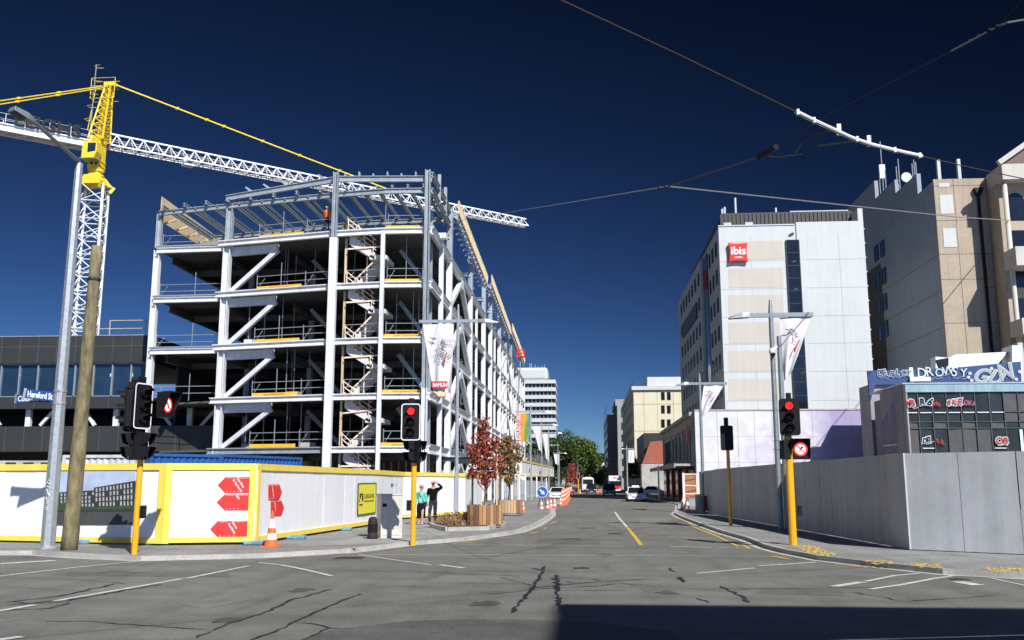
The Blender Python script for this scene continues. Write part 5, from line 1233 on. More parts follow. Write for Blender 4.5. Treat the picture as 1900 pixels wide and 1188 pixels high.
# side windows (west face)
fl = (zt - 2.2) / 8.7; pts = []
for k in range(8):
    z = zt - 1.9 - k * 2.95
    for y in (97.2, 99.8, 102.3): pts.append((HX0 - .02, y, z))
grid_windows(HT, pts, .85, 1.5, (-1, 0, 0), GLASS, DARK); pts = []
for k in range(8):
    z = zt - 2.3 - k * 2.95
    for j in range(7): pts.append((HX0 - .34, 110 + j * 3.3, z))
MB().box(HX0 - .32, HX0 - .01, 108, HB, 0, zt - .3).build('side_wall', HSIDE, HT)
grid_windows(HT, pts, 1.0, 1.5, (-1, 0, 0), GLASS, DARK)
MB().box(HX0 - .5, HX0 - .33, 112, 128, zt - 6.5, zt - 4.6).build('dark_band', PANEL, HT)
MB().box(HX0 - .08, HX0 - .005, 104, 107.8, 5, zt - .5).build('recess_panel', GLASS, HT)
MB().box(HX0 - .55, HX0 - .1, 104.4, 104.6, zt - 4.6, zt - 2.4).build('side_sign', REDD, HT)
for x, h, y in ((hx(1348, 395), .7, 3), (hx(1353, 395), .9, 3), (hx(1374, 395), 1.9, 3), (hx(1455, 395), 1.0, 4)): MB().tube((x, HY + y, zs), (x, HY + y, zs + h), .13, 6).build('roof_vent', HW, HT)
g = MB(); x = hx(1495, 388); 
while x < HX1 - .4: g.tube((x, HY + 2.5, zr_), (x, HY + 2.5, hz(388, 1540)), .04, 4); x += 1.6
g.build('handrail', GALV, HT)
g = MB(); z = 5.0
while z < zr_: g.box(HX1, HX1 + .12, HY - .2, HY, z, z + .12); z += 1.48
g.build('wall_bracket', HSIDE, HT)
# pillow sign
s0 = onY(1351, 451, HY - .5); s1 = onY(1388, 486, HY - .5); cx = (s0.x + s1.x) / 2; cz = (s0.z + s1.z) / 2; hw = (s1.x - s0.x) / 2; hh = (s0.z - s1.z) / 2
pts = []
for k in range(32):
    a = -1 + (k % 8) / 4; c_ = .10 * (1 - a * a)
    x, z = [(a, 1 - c_), (1 - c_, -a), (-a, -1 + c_), (-1 + c_, a)][k // 8]; pts.append(V((cx + x * hw, HY - .6, cz + z * hh)))
o = MB().prism(pts, (0, .35, 0)).build('hotel_sign', mat('hotel_red', (.62, .02, .015), .4, var=.03), HT, label='red pillow shaped sign with white lettering', bevel=.05)
text('ibis', hh * 1.12, REFL, o, 'lettering', (cx, HY - .63, cz - hh * .22), ext=.01, align='CENTER', bold=.03, sx=1.02); text('HOTELS', hh * .22, REFL, o, 'small_lettering', (cx, HY - .63, cz - hh * .62), ext=.01, align='CENTER', bold=.008)

# ================================================================ MURAL WALL + SHOP
MY = 86.0
mx0, mx1 = onY(1290, 800, MY).x, onY(1614, 800, MY).x; mz = onY(1400, 762, MY).z
m = bpy.data.materials.new('mural_concrete'); m.use_nodes = True; n_ = m.node_tree.nodes; l_ = m.node_tree.links; b_ = n_['Principled BSDF']; b_.inputs['Roughness'].default_value = .8
g_ = n_.new('ShaderNodeNewGeometry'); sx_ = n_.new('ShaderNodeSeparateXYZ'); l_.new(g_.outputs['Position'], sx_.inputs[0])
no = n_.new('ShaderNodeTexNoise'); no.inputs['Scale'].default_value = .45; no.inputs['Detail'].default_value = 5; l_.new(g_.outputs['Position'], no.inputs[0])
def mth(op, a, b):
    x = n_.new('ShaderNodeMath'); x.operation = op
    for i, q_ in enumerate((a, b)):
        if isinstance(q_, (int, float)): x.inputs[i].default_value = q_
        else: l_.new(q_, x.inputs[i])
    return x.outputs[0]
f1 = mth('ADD', sx_.outputs[0], mth('MULTIPLY', sx_.outputs[2], -.62)); f1 = mth('ADD', f1, mth('MULTIPLY', no.outputs['Fac'], 2.0))
mr = n_.new('ShaderNodeMapRange'); mr.inputs[1].default_value = 11.8; mr.inputs[2].default_value = 12.4; l_.new(f1, mr.inputs[0])
mx_ = n_.new('ShaderNodeMix'); mx_.data_type = 'RGBA'; mx_.inputs[6].default_value = (.56, .57, .54, 1); mx_.inputs[7].default_value = (.52, .50, .60, 1); l_.new(mr.outputs[0], mx_.inputs[0])
n2 = n_.new('ShaderNodeTexNoise'); n2.inputs['Scale'].default_value = .8; n2.inputs['Detail'].default_value = 8; n2.inputs['Distortion'].default_value = 1.2; l_.new(g_.outputs['Position'], n2.inputs[0])
m2 = n_.new('ShaderNodeMapRange'); m2.inputs[1].default_value = .42; m2.inputs[2].default_value = .62; l_.new(n2.outputs['Fac'], m2.inputs[0])
mx2 = n_.new('ShaderNodeMix'); mx2.data_type = 'RGBA'; mx2.inputs[7].default_value = (.68, .66, .72, 1); l_.new(mx_.outputs[2], mx2.inputs[6]); l_.new(mth('MULTIPLY', m2.outputs[0], .75), mx2.inputs[0])
mr3 = n_.new('ShaderNodeMapRange'); mr3.inputs[1].default_value = 20.2; mr3.inputs[2].default_value = 22.2; l_.new(sx_.outputs[0], mr3.inputs[0])
mx3 = n_.new('ShaderNodeMix'); mx3.data_type = 'RGBA'; mx3.inputs[7].default_value = (.27, .23, .44, 1); l_.new(mx2.outputs[2], mx3.inputs[6]); l_.new(mth('MULTIPLY', mr3.outputs[0], .75), mx3.inputs[0])  # right end: purple paint with the neighbouring building's cast shadow mixed into the colour
l_.new(mx3.outputs[2], b_.inputs['Base Color']); MURAL = m
MW = thing('mural_wall', 'long boundary wall painted with washed lavender mural behind the grey hoarding', 'wall', ((mx0 + mx1) / 2, MY, 0))
MB().box(mx0, mx1, MY, MY + .5, 0, mz).build('wall', MURAL, MW); MB().box(mx0 - .03, mx1, MY - .06, MY + .56, mz, mz + .12).build('coping', CONCL, MW)
g = MB()
for u in (1331, 1369, 1400, 1433, 1470, 1508, 1545, 1580): x = onY(u, 800, MY).x; g.box(x - .02, x + .02, MY - .006, MY + .005, 0, mz)
z = mz - 2.3; 
while z > 2: g.box(mx0, mx1, MY - .005, MY + .005, z - .012, z + .012); z -= 2.3
g.build('panel_joint', mat('joint_grey3', (.30, .30, .31), .8), MW)
SH = thing('shop_building', 'long low grey shop building with tall upper windows and verandah before the hotel', 'building', (10.4, 100, 0))
SHM = mat('shop_render', (.36, .36, .34), .8, var=.12, scale=.8, streak=.2)
MB().box(mx0 - .1, mx0 + 14, MY + .6, 120, 0, 8.1).build('wall', SHM, SH); sxx = mx0 - .1
MB().box(sxx - .35, sxx, MY + .6, 120.2, 7.85, 8.2).build('cornice', SHM, SH); MB().box(sxx - .12, sxx - .002, MY + .6, 120, 7.0, 7.2).build('cornice', SHM, SH)
pts = [(sxx - .005, y, 5.5) for y in (89, 91.5, 94)]
for y, wd in ((88.4, 1.1), (91.0, 1.1), (93.6, 1.1), (97.5, 2.4), (101.5, 2.4), (105.5, 2.4), (109, .9), (110.8, .9), (112.6, .9), (114.4, .9), (116.2, .9)): window(SH, (sxx - .005, y, 5.35), wd, 2.5, (-1, 0, 0), GLASS, DARK)
for y in (87, 90, 92.4, 95.5, 99.5, 103.5, 107.8, 118.5): MB().box(sxx - .16, sxx - .003, y - .25, y + .25, 3.9, 7.0).build('pilaster', SHM, SH)
MB().box(sxx - 1.7, sxx - .003, MY + .8, 119, 3.35, 3.55).build('verandah_roof', SHM, SH); MB().box(sxx - 1.8, sxx - 1.7, MY + .8, 119, 3.2, 3.6).build('fascia', SHM, SH)
MB().box(sxx - .1, sxx - .004, MY + .8, 119, .3, 3.3).build('shopfront', GLASS, SH)
for y in (92, 99, 106, 113): MB().box(sxx - .3, sxx - .11, y, y + .6, .1, 3.3).build('shopfront_pier', REDD, SH)
MB().box(sxx - .5, sxx - .37, 87.2, 88, 5.6, 7.0).build('wall_sign', RED, SH)

# ================================================================ GLASS CORNER BUILDING
GY = 70.0; gz = lambda v, u=1760: onY(u, v, GY).z; gx = lambda u, v=760: onY(u, v, GY).x
x0 = gx(1678); x1 = x0 + 22; GBt = thing('glass_building', 'two storey glazed building tagged with graffiti behind the grey hoarding', 'building', (x0 + 8, GY, 0))
zt = gz(713, 1700); zf = gz(728, 1700)
CG = mat('corner_grey', (.34, .33, .37), .8, var=.15, scale=.8, streak=.25)
MB().box(x0 + .3, x1, GY + .6, GY + 8, 0, zf).build('core', DARK, GBt)
MB().box(x0, x1, GY - .05, GY + .6, zf, zt).build('fascia', mat('fascia_blue', (.26, .40, .46), .5, var=.1, scale=1.5, streak=.2), GBt); MB().box(x0 - .05, x1, GY - .1, GY + 8, zt, zt + .1).build('coping', GALV, GBt)
pw = gx(1760) - gx(1733.5); FRM = mat('frame_green_grey', (.05, .06, .06), .6)
PANE = mat('dull_pane', (.022, .027, .027), .3, var=.3, scale=1.2, spec=.35); GRD = mat('grey_board', (.075, .077, .078), .75, var=.15, scale=1.5, streak=.2)
rows = [(zf, gz(765, 1700)), (gz(765, 1700), gz(783, 1700)), (gz(783, 1700), gz(795, 1700)), (gz(795, 1700), gz(846, 1700)), (gz(846, 1700), .5)]
n = int((x1 - x0) / pw); rr2 = random.Random(5); boards = {(3, 0), (3, 3), (3, 4), (3, 5), (0, 7), (1, 7), (3, 7) if 0 else (0, 8), (1, 8)}
for r_, (za_, zb_) in enumerate(rows):
    for k in range(n):
        if r_ == 4: continue
        bd = (r_, k) in boards or r_ == 2 and k % 2 == 0
        tilt = rr2.uniform(-.03, .03); xa, xb = x0 + k * pw + .04, x0 + (k + 1) * pw - .04
        MB().prism([(xa, GY + .1 + tilt, zb_ + .03), (xb, GY + .1 - tilt, zb_ + .03), (xb, GY + .1 - tilt, za_ - .03), (xa, GY + .1 + tilt, za_ - .03)], (0, .02, 0)).build('board' if bd else 'window', GRD if bd else PANE, GBt)
g = MB()
for k in range(n + 1): g.box(x0 + k * pw - .035, x0 + k * pw + .035, GY + .02, GY + .2, .3, zf)
for za_, _ in rows: g.box(x0, x1, GY + .03, GY + .19, za_ - .03, za_ + .03)
g.build('window_frame', FRM, GBt)
g = MB(); 
for k in range(7): g.box(x0 + k * pw + .1, x0 + (k + 1) * pw - .1, GY - .01, GY + .05, gz(766, 1700) - .03, gz(766, 1700) + .03)
for k in (1, 6): g.box(x0 + k * pw + .1, x0 + (k + 1) * pw - .1, GY + .0, GY + .05, gz(832, 1700) - .03, gz(832, 1700) + .03)
g.box(x0 + 8 * pw - .1, x0 + 8 * pw + .1, GY - .02, GY + .02, .4, gz(798, 1700)); g.build('white_trim', WHITE, GBt)
SPW = mat('spray_white', (.48, .52, .53), .6); SPR = mat('spray_red', (.38, .02, .03), .6); SPK = mat('spray_pink', (.30, .06, .14), .6)
def tagw(parent, u, v, s, size, m, ol=None, Y=GY - .02, sh=.15, fat=.05):
    p = onY(u, v, Y)
    if len(s) > 1:
        x = p.x
        for k, ch in enumerate(s):
            c_ = ch.upper() if k % 2 == 0 else ch; sz = size * rr2.uniform(.82, 1.22); an = rr2.uniform(-.22, .22); xd = V((math.cos(an), 0, math.sin(an))); up = V((-math.sin(an), 0, math.cos(an)))
            o_ = V((x, Y, p.z + rr2.uniform(-.08, .08) * size)); shh = sh + rr2.uniform(-.25, .25)
            if ol: text(c_, sz, ol, parent, 'graffiti', o_ + V((0, -.01 - .002 * k, 0)), xd, up, ext=.004, bold=fat * 1.7, sx=.95, shear=max(-.9, min(.9, shh)))
            text(c_, sz, m, parent, 'graffiti', o_ + V((0, -.04 - .002 * k, 0)), xd, up, ext=.004, bold=fat * .4, sx=.95, shear=max(-.9, min(.9, shh)))
            g = MB(); a0 = o_ + V((sz * .1, -.05, -sz * rr2.uniform(0, .2))); g.path([a0, a0 + xd * sz * .3 + up * sz * rr2.uniform(-.25, .1), a0 + xd * sz * rr2.uniform(.5, .8) + up * sz * rr2.uniform(.0, .2)], .012 + fat * .25, 4); g.build('graffiti_stroke', ol or m, parent)
            x += sz * .66
        return
    if ol: text(s, size, ol, parent, 'graffiti', (p.x, Y - .01, p.z), ext=.004, bold=fat * 2.0, sx=.9, shear=sh)
    text(s, size, m, parent, 'graffiti', (p.x, Y - .03, p.z), ext=.004, bold=fat * .5, sx=.9, shear=sh)
tagw(GBt, 1681, 754, 'MS', .62, SPR, SPW); tagw(GBt, 1707, 752, 'R6', .62, GLASS, SPW); tagw(GBt, 1757, 752, 'SKE', .55, SPR, SPW, sh=.4); tagw(GBt, 1788, 752, 'OKA', .45, SPK, None)
tagw(GBt, 1711, 823, 'dE', .5, GLASS, SPW); tagw(GBt, 1849, 825, 'OB', .6, REDD, SPW); tagw(GBt, 1738, 822, 'sk', .45, SPR, None); tagw(GBt, 1732, 752, 'nu', .4, SPR, None)
# side wall with painted lower part
PUR = mat('faded_purple', (.24, .21, .33), .8, var=.2, scale=.7, streak=.25)
sp = [onX(1678, 714, x0 - .02), onX(1650, 722, x0 - .02), onX(1632, 731, x0 - .02)]
yb = sp[2].y
MB().prism([(x0 - .02, GY, 0), (x0 - .02, yb, 0), (x0 - .02, yb, sp[2].z), (x0 - .02, sp[1].y, sp[1].z), (x0 - .02, GY, zt)], (.3, 0, 0)).build('side_wall', CG, GBt)
MB().prism([(x0 - .03, GY + 1.8, 0), (x0 - .03, yb, 0), (x0 - .03, yb, 6.6), (x0 - .03, GY + 4, 7.0), (x0 - .03, GY + 2, 8.0)], (.008, 0, 0)).build('painted_patch', PUR, GBt)
MB().box(x0 - .05, x0 + .15, GY - .08, GY + .12, 0, zt).build('corner_trim', DARK, GBt)
g = MB(); 
for z in (3.9, 4.6): g.box(x0 - .04, x0 - .025, GY + 2, yb, z, z + .06)
g.build('side_trim', GALV, GBt)
# rear annex + navy graffiti parapet
BY = 80.0; bz = lambda v, u=1700: onY(u, v, BY).z; bx_ = lambda u, v=700: onY(u, v, BY).x
NV = mat('navy_render', (.02, .055, .16), .7, var=.12, scale=.8)
NB = thing('navy_parapet_building', 'navy blue painted rear building with white spray lettering along its parapet', 'building', (bx_(1750), BY, 0))
MB().box(bx_(1612), bx_(1900) + 8, BY, BY + 3, 0, bz(713)).build('wall', CG, NB)
P_ = [onY(u, v, BY - .3) for u, v in [(1610, 688), (1700, 686), (1788, 681), (1800, 680), (1894, 671), (1896, 714), (1625, 714), (1615, 745)]]; MB().prism([P_[0], P_[1], P_[2], P_[4], P_[5], P_[6], P_[7]][::-1], (0, .3, 0)).build('parapet', NV, NB)
MB().box(bx_(1685), bx_(1692), BY - .38, BY - .302, bz(712), bz(683)).build('white_post', WHITE, NB); MB().box(bx_(1684), bx_(1722), BY - .6, BY - .31, bz(709), bz(701)).build('white_ledge', WHITE, NB)
tagw(NB, 1628, 698, 'DEPLOY', .62, NV, SPW, BY - .36, 0, .035); tagw(NB, 1701, 699, 'DROWSY', 1.0, SPW, None, BY - .36, .1, .02)
tagw(NB, 1802, 708, 'GUN', 1.45, mat('spray_silver', (.30, .32, .33), .5), SPW, BY - .36, .35, .045)
g = MB()
for u, v in ((1797, 700), (1803, 706), (1800, 693), (1892, 690), (1886, 704), (1840, 684)): p = onY(u, v, BY - .4); g.lathe(p, [(.14, 0), (.14, .02)], 8, 'Y')
g.build('graffiti', SPW, NB)
WB = thing('white_parapet', 'weathered white parapet blocks on the roof behind the navy graffiti wall', 'parapet', (onY(1800, 665, 82).x, 82, 0))
MB().prism([onY(u, v, 82) for u, v in [(1736, 662), (1762, 664), (1772, 658), (1870, 653), (1853, 674), (1850, 720), (1736, 720)]][::-1], (0, 1.2, 0)).build('wall', WHITE, WB)
MB().prism([onY(u, v, 81.4) for u, v in [(1878, 641), (1896, 641), (1897, 720), (1878, 720)]][::-1], (0, 2, 0)).build('wall', WHITE, WB); MB().prism([onY(u, v, 81.9) for u, v in [(1737, 668), (1760, 664), (1760, 680), (1744, 684)]][::-1], (0, .2, 0)).build('opening', BLK, WB)

# ================================================================ TALL TAN BUILDING
TY = 98.0; TX0 = onY(1745, 500, TY).x; TAN = mat('exposed_aggregate', (.40, .33, .25), .9, var=.10, scale=.5, fine=.16, streak=.14, bump=.3); TSD = mat('grey_render', (.30, .34, .39), .8, var=.06, scale=.3, streak=.12)
tz = lambda v, u=1760: onY(u, v, TY).z; tx_ = lambda u, v=500: onY(u, v, TY).x
TB = thing('tan_building', 'tall tan aggregate building with stepped grey side wall and rooftop aerials', 'building', (TX0 + 9, TY, 0))
ztt = tz(333, 1731); TB1 = 145
MB().box(TX0 + .02, TX0 + 24, TY + .4, TB1, 0, ztt - 1.2).build('wall', TSD, TB); MB().box(TX0, TX0 + 24, TY, TY + .4, 0, ztt).build('front_wall', TAN, TB)
teeth = [[(1732, 333), (1700.5, 359)], [(1697.5, 322.5), (1659, 357)], [(1656, 335), (1621.5, 365)], [(1620, 335), (1572, 380)]]
ye = TY + .41
for k, (a, b_) in enumerate(teeth):
    A = onX(a[0] + 3, a[1], TX0); B = onX(b_[0] + 3, b_[1], TX0); zA = A.z
    ya = max(ye, A.y); 
    if k == 3: B.y = TB1
    MB().prism([(TX0 - .03, ye if k == 0 else ye, ztt - 1.3), (TX0 - .03, B.y, ztt - 1.3), (TX0 - .03, B.y, zA), (TX0 - .03, ye, zA)], (.45, 0, 0)).build('stepped_parapet', TSD, TB); ye = B.y + .01
g = MB(); 
for v in (345, 409, 472, 518.7, 535, 600): 
    if v == 518.7: g.box(TX0, tx_(1826, 519), TY - .008, TY + .01, tz(v) - .03, tz(v) + .03)
    elif v == 535: g.box(tx_(1826, 535), TX0 + 24, TY - .008, TY + .01, tz(v) - .03, tz(v) + .03)
    else: g.box(TX0, TX0 + 24, TY - .008, TY + .01, tz(v) - .03, tz(v) + .03)
for u in (1782, ): x = tx_(u); g.box(x - .03, x + .03, TY - .008, TY + .01, 0, ztt)
g.build('panel_joint', mat('joint_brown', (.13, .10, .08), .8), TB)
g = MB()
for k in range(6): z = tz(472) - k * 3.8 ; g.box(TX0 - .012, TX0 + .005, TY + .5, TB1 - 8, z - .02, z + .02)
g.build('side_joint', mat('joint_blue', (.14, .15, .17), .8), TB)
x = tx_(1812, 345); xb = x + .05; g = MB(); g.box(x - .12, x + .12, TY - .35, TY - .1, 0, tz(360)); g.prism([(x - .45, TY - .5, tz(352)), (x + .5, TY - .5, tz(352)), (x + .18, TY - .5, tz(366)), (x - .18, TY - .5, tz(366))], (0, .49, 0)); g.build('drain_pipe', BLK, TB)
for (ua, va, ub, vb) in ((1741, 340, 1761, 347), (1743, 362, 1767, 397), (1749, 424, 1773, 459)): MB().box(tx_(ua, va), tx_(ub, va), TY - .04, TY - .009, tz(vb, 1755), tz(va, 1755)).build('white_panel', HW, TB)
for u, a, b_ in ((1750, 297, 333), (1788, 296, 331)): 
    x = tx_(u, 320); MB().box(x - .16, x + .16, TY + 1.0, TY + 1.4, ztt - 1.2, onY(u, a, TY + 1.2).z).build('roof_flue', HW, TB)
# side recess with windows
MB().box(TX0 - .06, TX0 - .035, 117, TB1, 0, onX(1640, 484, TX0).z).build('dark_recess', mat('brown_recess', (.07, .06, .055), .8), TB)
pts = []
for u, v in ((1637, 462), (1626, 470), (1640, 512), (1629, 522), (1642, 560), (1631, 570), (1644, 610), (1633, 618)):
    p = onX(u, v, TX0 - .07); pts.append((TX0 - .07, p.y, p.z))
for p in pts: window(TB, p, 1.3, 1.9, (-1, 0, 0), GLASSB, DARK)
g = MB()
for u, v0, v1 in ((1637, 320, 258), (1632, 333, 310), (1669, 335, 292), (1664, 330, 308), (1643, 333, 315), (1700, 318, 300), (1693, 318, 303), (1697, 320, 295)):
    a = onX(u, v0, TX0 + 1.2); b_ = onX(u, v1, TX0 + 1.2); b_.y = a.y; a.z = ztt - 1.3; g.tube(a, b_, .07, 5)
g.build('aerials', GALV, TB); a = onX(1635, 325, TX0 + 1.2); MB().box(a.x - .35, a.x + .35, a.y - .6, a.y - .2, a.z - .6, a.z + 1.2).build('cell_antenna', WHITE, TB)
a = onX(1682, 329, TX0 + 1.2); MB().lathe(a, [(.1, .2), (.6, 0)], 14, 'Y').build('dish', GALV, TB); g = MB(); g.tube(a + V((0, .1, 0)), (a.x, a.y + .2, ztt - 1.2), .08, 5); g.build('dish_stand', GALV, TB)
MB().box(TX0 + .5, TX0 + 3, 106, 126, ztt - 1.2, ztt + .6).build('roof_plant', mat('rust_brown', (.14, .09, .06), .8), TB)

# ================================================================ GABLED BUILDING (far right)
QY = 95.0; qx = lambda u, v=500: onY(u, v, QY).x; qz = lambda v, u=1880: onY(u, v, QY).z
QC = mat('cream_precast', (.52, .50, .44), .75, var=.08, scale=.6, streak=.12)
QB = thing('gabled_building', 'cream building with pediment arches and projecting balconies at the right edge', 'building', (qx(1895), QY, 0))
qa = qx(1868, 500); MB().box(qa, qa + 22, QY + .6, QY + 2.9, 0, qz(338, 1860)).build('wall', TAN, QB)
xa = qx(1852, 320) + .0; ap_ = xa + 7.8; zc0, zc1 = qz(338, 1853), qz(310, 1853)
MB().box(xa, ap_ + 7.8, QY - .9, QY + 2.8, zc0, zc1).build('cornice', QC, QB)
MB().prism([(xa - .1, QY - .8, zc1), (ap_ + 7.9, QY - .8, zc1), (ap_, QY - .8, zc1 + 5.4)], (0, 3.2, 0)).build('pediment', REDD if 0 else mat('pediment_brown', (.16, .11, .09), .8), QB)
g = MB(); g.bar((xa - .3, QY - .9, zc1 + .1), (ap_, QY - .9, zc1 + 5.7), .5, .5, up=(0, 1, 0)); g.bar((ap_, QY - .9, zc1 + 5.7), (ap_ + 8.1, QY - .9, zc1 + .1), .5, .5, up=(0, 1, 0)); g.build('pediment_trim', QC, QB)
for u in (1868, 1968):
    x = qx(u, 420); MB().tube((x, QY - .3, 0), (x, QY - .3, zc0), .24, 12).build('round_column', QC, QB, smooth=True)
def arch(x, z0, z1, wd, arched=True):
    pts = [(x - wd / 2, QY + .57, z0), (x + wd / 2, QY + .57, z0)]
    if arched: pts += [(x + wd / 2 * math.cos(a), QY + .57, z1 - wd / 2 + wd / 2 * math.sin(a)) for a in [math.pi * k / 10 for k in range(11)]]
    else: pts += [(x + wd / 2, QY + .57, z1), (x - wd / 2, QY + .57, z1)]
    MB().prism(pts, (0, .02, 0)).build('window', GLASS, QB)
for (ua, ub, va, vb, ar) in ((1868, 1886, 355, 407, True), (1875, 1893, 425, 467, False), (1881, 1904, 490, 532, True), (1886, 1908, 552, 597, False)):
    z0_, z1_ = qz(vb), qz(va); wd = qx(ub, vb) - qx(ua, vb); xc = qx(1880, 400)
    for k in range(4): arch(xc + .6 + k * 3.2, z0_, z1_, 1.8, ar)
for va, vb in ((467, 505), (597, 630)):
    MB().box(qx(1871, 467) - .3, qx(1871, 467) + 14, QY - 2.2, QY + .55, qz(vb, 1885) + .2, qz(va, 1885)).build('balcony', QC, QB)
MB().prism([(qa - .3, QY - 1.5, 0), (qa - .3, QY - 1.5, qz(640)), (qa - .3, QY + .5, qz(640)), (qa - .3, QY + .5, 0)], (.5, 0, 0)).build('side_pier', QC, QB)

# ================================================================ FAR STREET BUILDINGS
CY_ = 204.0; cy = lambda u, v=760: onY(u, v, CY_)
CB = thing('cream_building', 'cream rendered building with paired windows at mid distance on the right', 'building', (24, CY_, 0))
CRE = mat('cream_render', (.62, .57, .40), .75, var=.06, scale=.2, streak=.1)
xa = cy(1176).x; MB().box(xa, xa + 28, CY_, CY_ + 60, 0, cy(1200, 724).z).build('wall', CRE, CB); MB().box(xa - .4, xa + 28.5, CY_ - .5, CY_ + 60, cy(1200, 724).z, cy(1200, 717).z).build('parapet', HW, CB)
MB().box(cy(1204).x, xa + 27, CY_ + 3, CY_ + 30, cy(1200, 718).z, cy(1200, 697).z).build('penthouse', HW, CB)
g = MB()
for v in (750, 800): z = cy(1200, v).z; g.box(xa, xa + 28, CY_ - .03, CY_, z - .06, z + .06)
for u in (1195, 1220, 1250): x = cy(u).x; g.box(x - .05, x + .05, CY_ - .03, CY_, 0, cy(1200, 725).z)
g.build('panel_joint', mat('cream_dark', (.36, .33, .23), .8), CB)
for v0 in (735, 760, 786, 811):
    for u in (1230, 1241): p = cy(u, v0); window(CB, (p.x, CY_ - .01, p.z), .75, 1.7, (0, -1, 0), GLASS, mat('brown_frame', (.16, .09, .06), .7))
for k in range(6):
    for j in range(8): pass
g = MB()
for k in range(7):
    for j in range(10): g.box(xa - .03, xa + .01, CY_ + 3 + j * 5.4, CY_ + 5 + j * 5.4, 4 + k * 3.1, 5.5 + k * 3.1)
g.build('side_windows', DARK, CB)
DB = thing('grey_tower', 'grey concrete tower with banded windows beyond the cream building', 'building', (15, 304, 0)); dy = lambda u, v: onY(u, v, 304.)
GC = mat('grey_concrete2', (.32, .32, .30), .85, var=.15, scale=.15, streak=.2)
xa = dy(1146, 800).x; xb = dy(1166, 800).x; MB().box(xa, xa + 14, 304, 360, 0, dy(1150, 752).z).build('wall', GC, DB); MB().box(xa - 3, xa - .01, 312, 372, 0, dy(1150, 766).z).build('side_wing', mat('brown_concrete', (.14, .125, .11), .85, var=.2, scale=.1), DB); MB().box(xa - .5, xa + 14, 306, 340, dy(1150, 752).z + .01, dy(1150, 740).z).build('penthouse', GC, DB)
for k in range(6): z = dy(1155, 766 + k * 22.5).z; MB().box(xa + 1.2, xa + 8, 303.9, 303.99, z - 1.5, z + .8).build('window', GLASSB, DB)
g = MB()
for k in range(8):
    for j in range(6): g.box(xa - 3.05, xa - 3, 316 + j * 9, 321 + j * 9, 4 + k * 3.2, 6 + k * 3.2)
g.build('side_windows', GLASS, DB)
PB = thing('dark_shopfront_building', 'dark shop row between the grey tower and the brick gable', 'building', (10.5, 240, 0))
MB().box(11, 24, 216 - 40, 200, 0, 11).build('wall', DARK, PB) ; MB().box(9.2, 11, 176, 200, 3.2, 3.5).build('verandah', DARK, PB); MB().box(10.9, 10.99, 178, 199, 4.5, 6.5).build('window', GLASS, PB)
RB = thing('brick_gable_building', 'low building with red brick gable wall over a pale rendered base', 'building', (16, 172, 0)); ry = lambda u, v: onY(u, v, 172.)
BRK = bpy.data.materials.new('red_brick'); BRK.use_nodes = True; n_ = BRK.node_tree.nodes; l_ = BRK.node_tree.links; bt = n_.new('ShaderNodeTexBrick'); bt.inputs['Scale'].default_value = 1; bt.inputs['Brick Width'].default_value = .6; bt.inputs['Row Height'].default_value = .25; bt.inputs[1].default_value = (.38, .08, .045, 1); bt.inputs[2].default_value = (.28, .07, .045, 1); bt.inputs[3].default_value = (.34, .2, .15, 1)
tc_ = n_.new('ShaderNodeTexCoord'); mp_ = n_.new('ShaderNodeMapping'); mp_.inputs['Rotation'].default_value = (R(90), 0, 0); l_.new(tc_.outputs['Object'], mp_.inputs[0]); l_.new(mp_.outputs[0], bt.inputs[0]); l_.new(bt.outputs[0], n_['Principled BSDF'].inputs['Base Color']); n_['Principled BSDF'].inputs['Roughness'].default_value = .9
MB().prism([ry(u, v) for u, v in [(1192, 860), (1206, 820), (1228, 818), (1260, 818), (1260, 860)]][::-1], (0, 3, 0)).build('gable', BRK, RB); a = ry(1190, 861); MB().box(a.x, a.x + 8, 171.6, 176, 0, a.z).build('base_wall', CONCL, RB)
TW = thing('banded_tower', 'far white and black banded office tower behind the steel frame', 'tower', (-25, 380, 0)); wy = lambda u, v: onY(u, v, 380.)
xr_ = wy(1030, 750).x; xl_ = xr_ - 26; MB().box(xl_, xr_ - .8, 380.8, 404, 0, wy(1000, 706).z).build('core', mat('tower_dark', (.02, .02, .022), .5), TW)
zt = wy(1000, 705).z; 
for k in range(13):
    z = zt - k * 3.12; g = MB()
    for a, b_ in ((xl_, lerp(xl_, xr_, .5) - .25), (lerp(xl_, xr_, .5) + .25, xr_)): g.box(a, b_, 379.6, 380.2, z - 1.5, z)
    g.box(xr_ - .2, xr_ + .3, 380.3, 404, z - 1.5, z); g.build('spandrel', HW, TW)
    g = MB(); x = xl_ + .5
    while x < xr_: g.box(x, x + .25, 380.5, 380.75, z - 3.1, z - 1.5); x += 1.6
    g.build('window_mullions', GALV, TW)
MB().box(xl_, wy(1016, 690).x, 383, 398, zt, wy(1000, 680).z).build('penthouse', HW, TW, bevel=1.2)
g = MB()
for u in (981, 984, 991, 996, 1004, 1009): a = wy(u, 680); g.tube((a.x, 388, a.z), (a.x, 388, a.z + rnd.uniform(1, 2.4)), .1, 4)
g.build('aerials', HW, TW)
FH = thing('white_gable_house', 'small distant building with a pale sloping roof at the end of the street', 'building', (8, 420, 0)); a = onY(1110, 872, 420.); b_ = onY(1128, 857, 420.)
MB().prism([(a.x, 420, 0), (a.x, 420, a.z), (b_.x, 420, b_.z), (b_.x + 6, 420, b_.z), (b_.x + 6, 420, 0)], (0, 12, 0)).build('wall', DARK, FH); MB().bar((a.x, 419.5, a.z + .6), (b_.x, 419.5, b_.z + .6), 1, 1.6, up=(0, 1, 0)).build('roof', HW, FH)

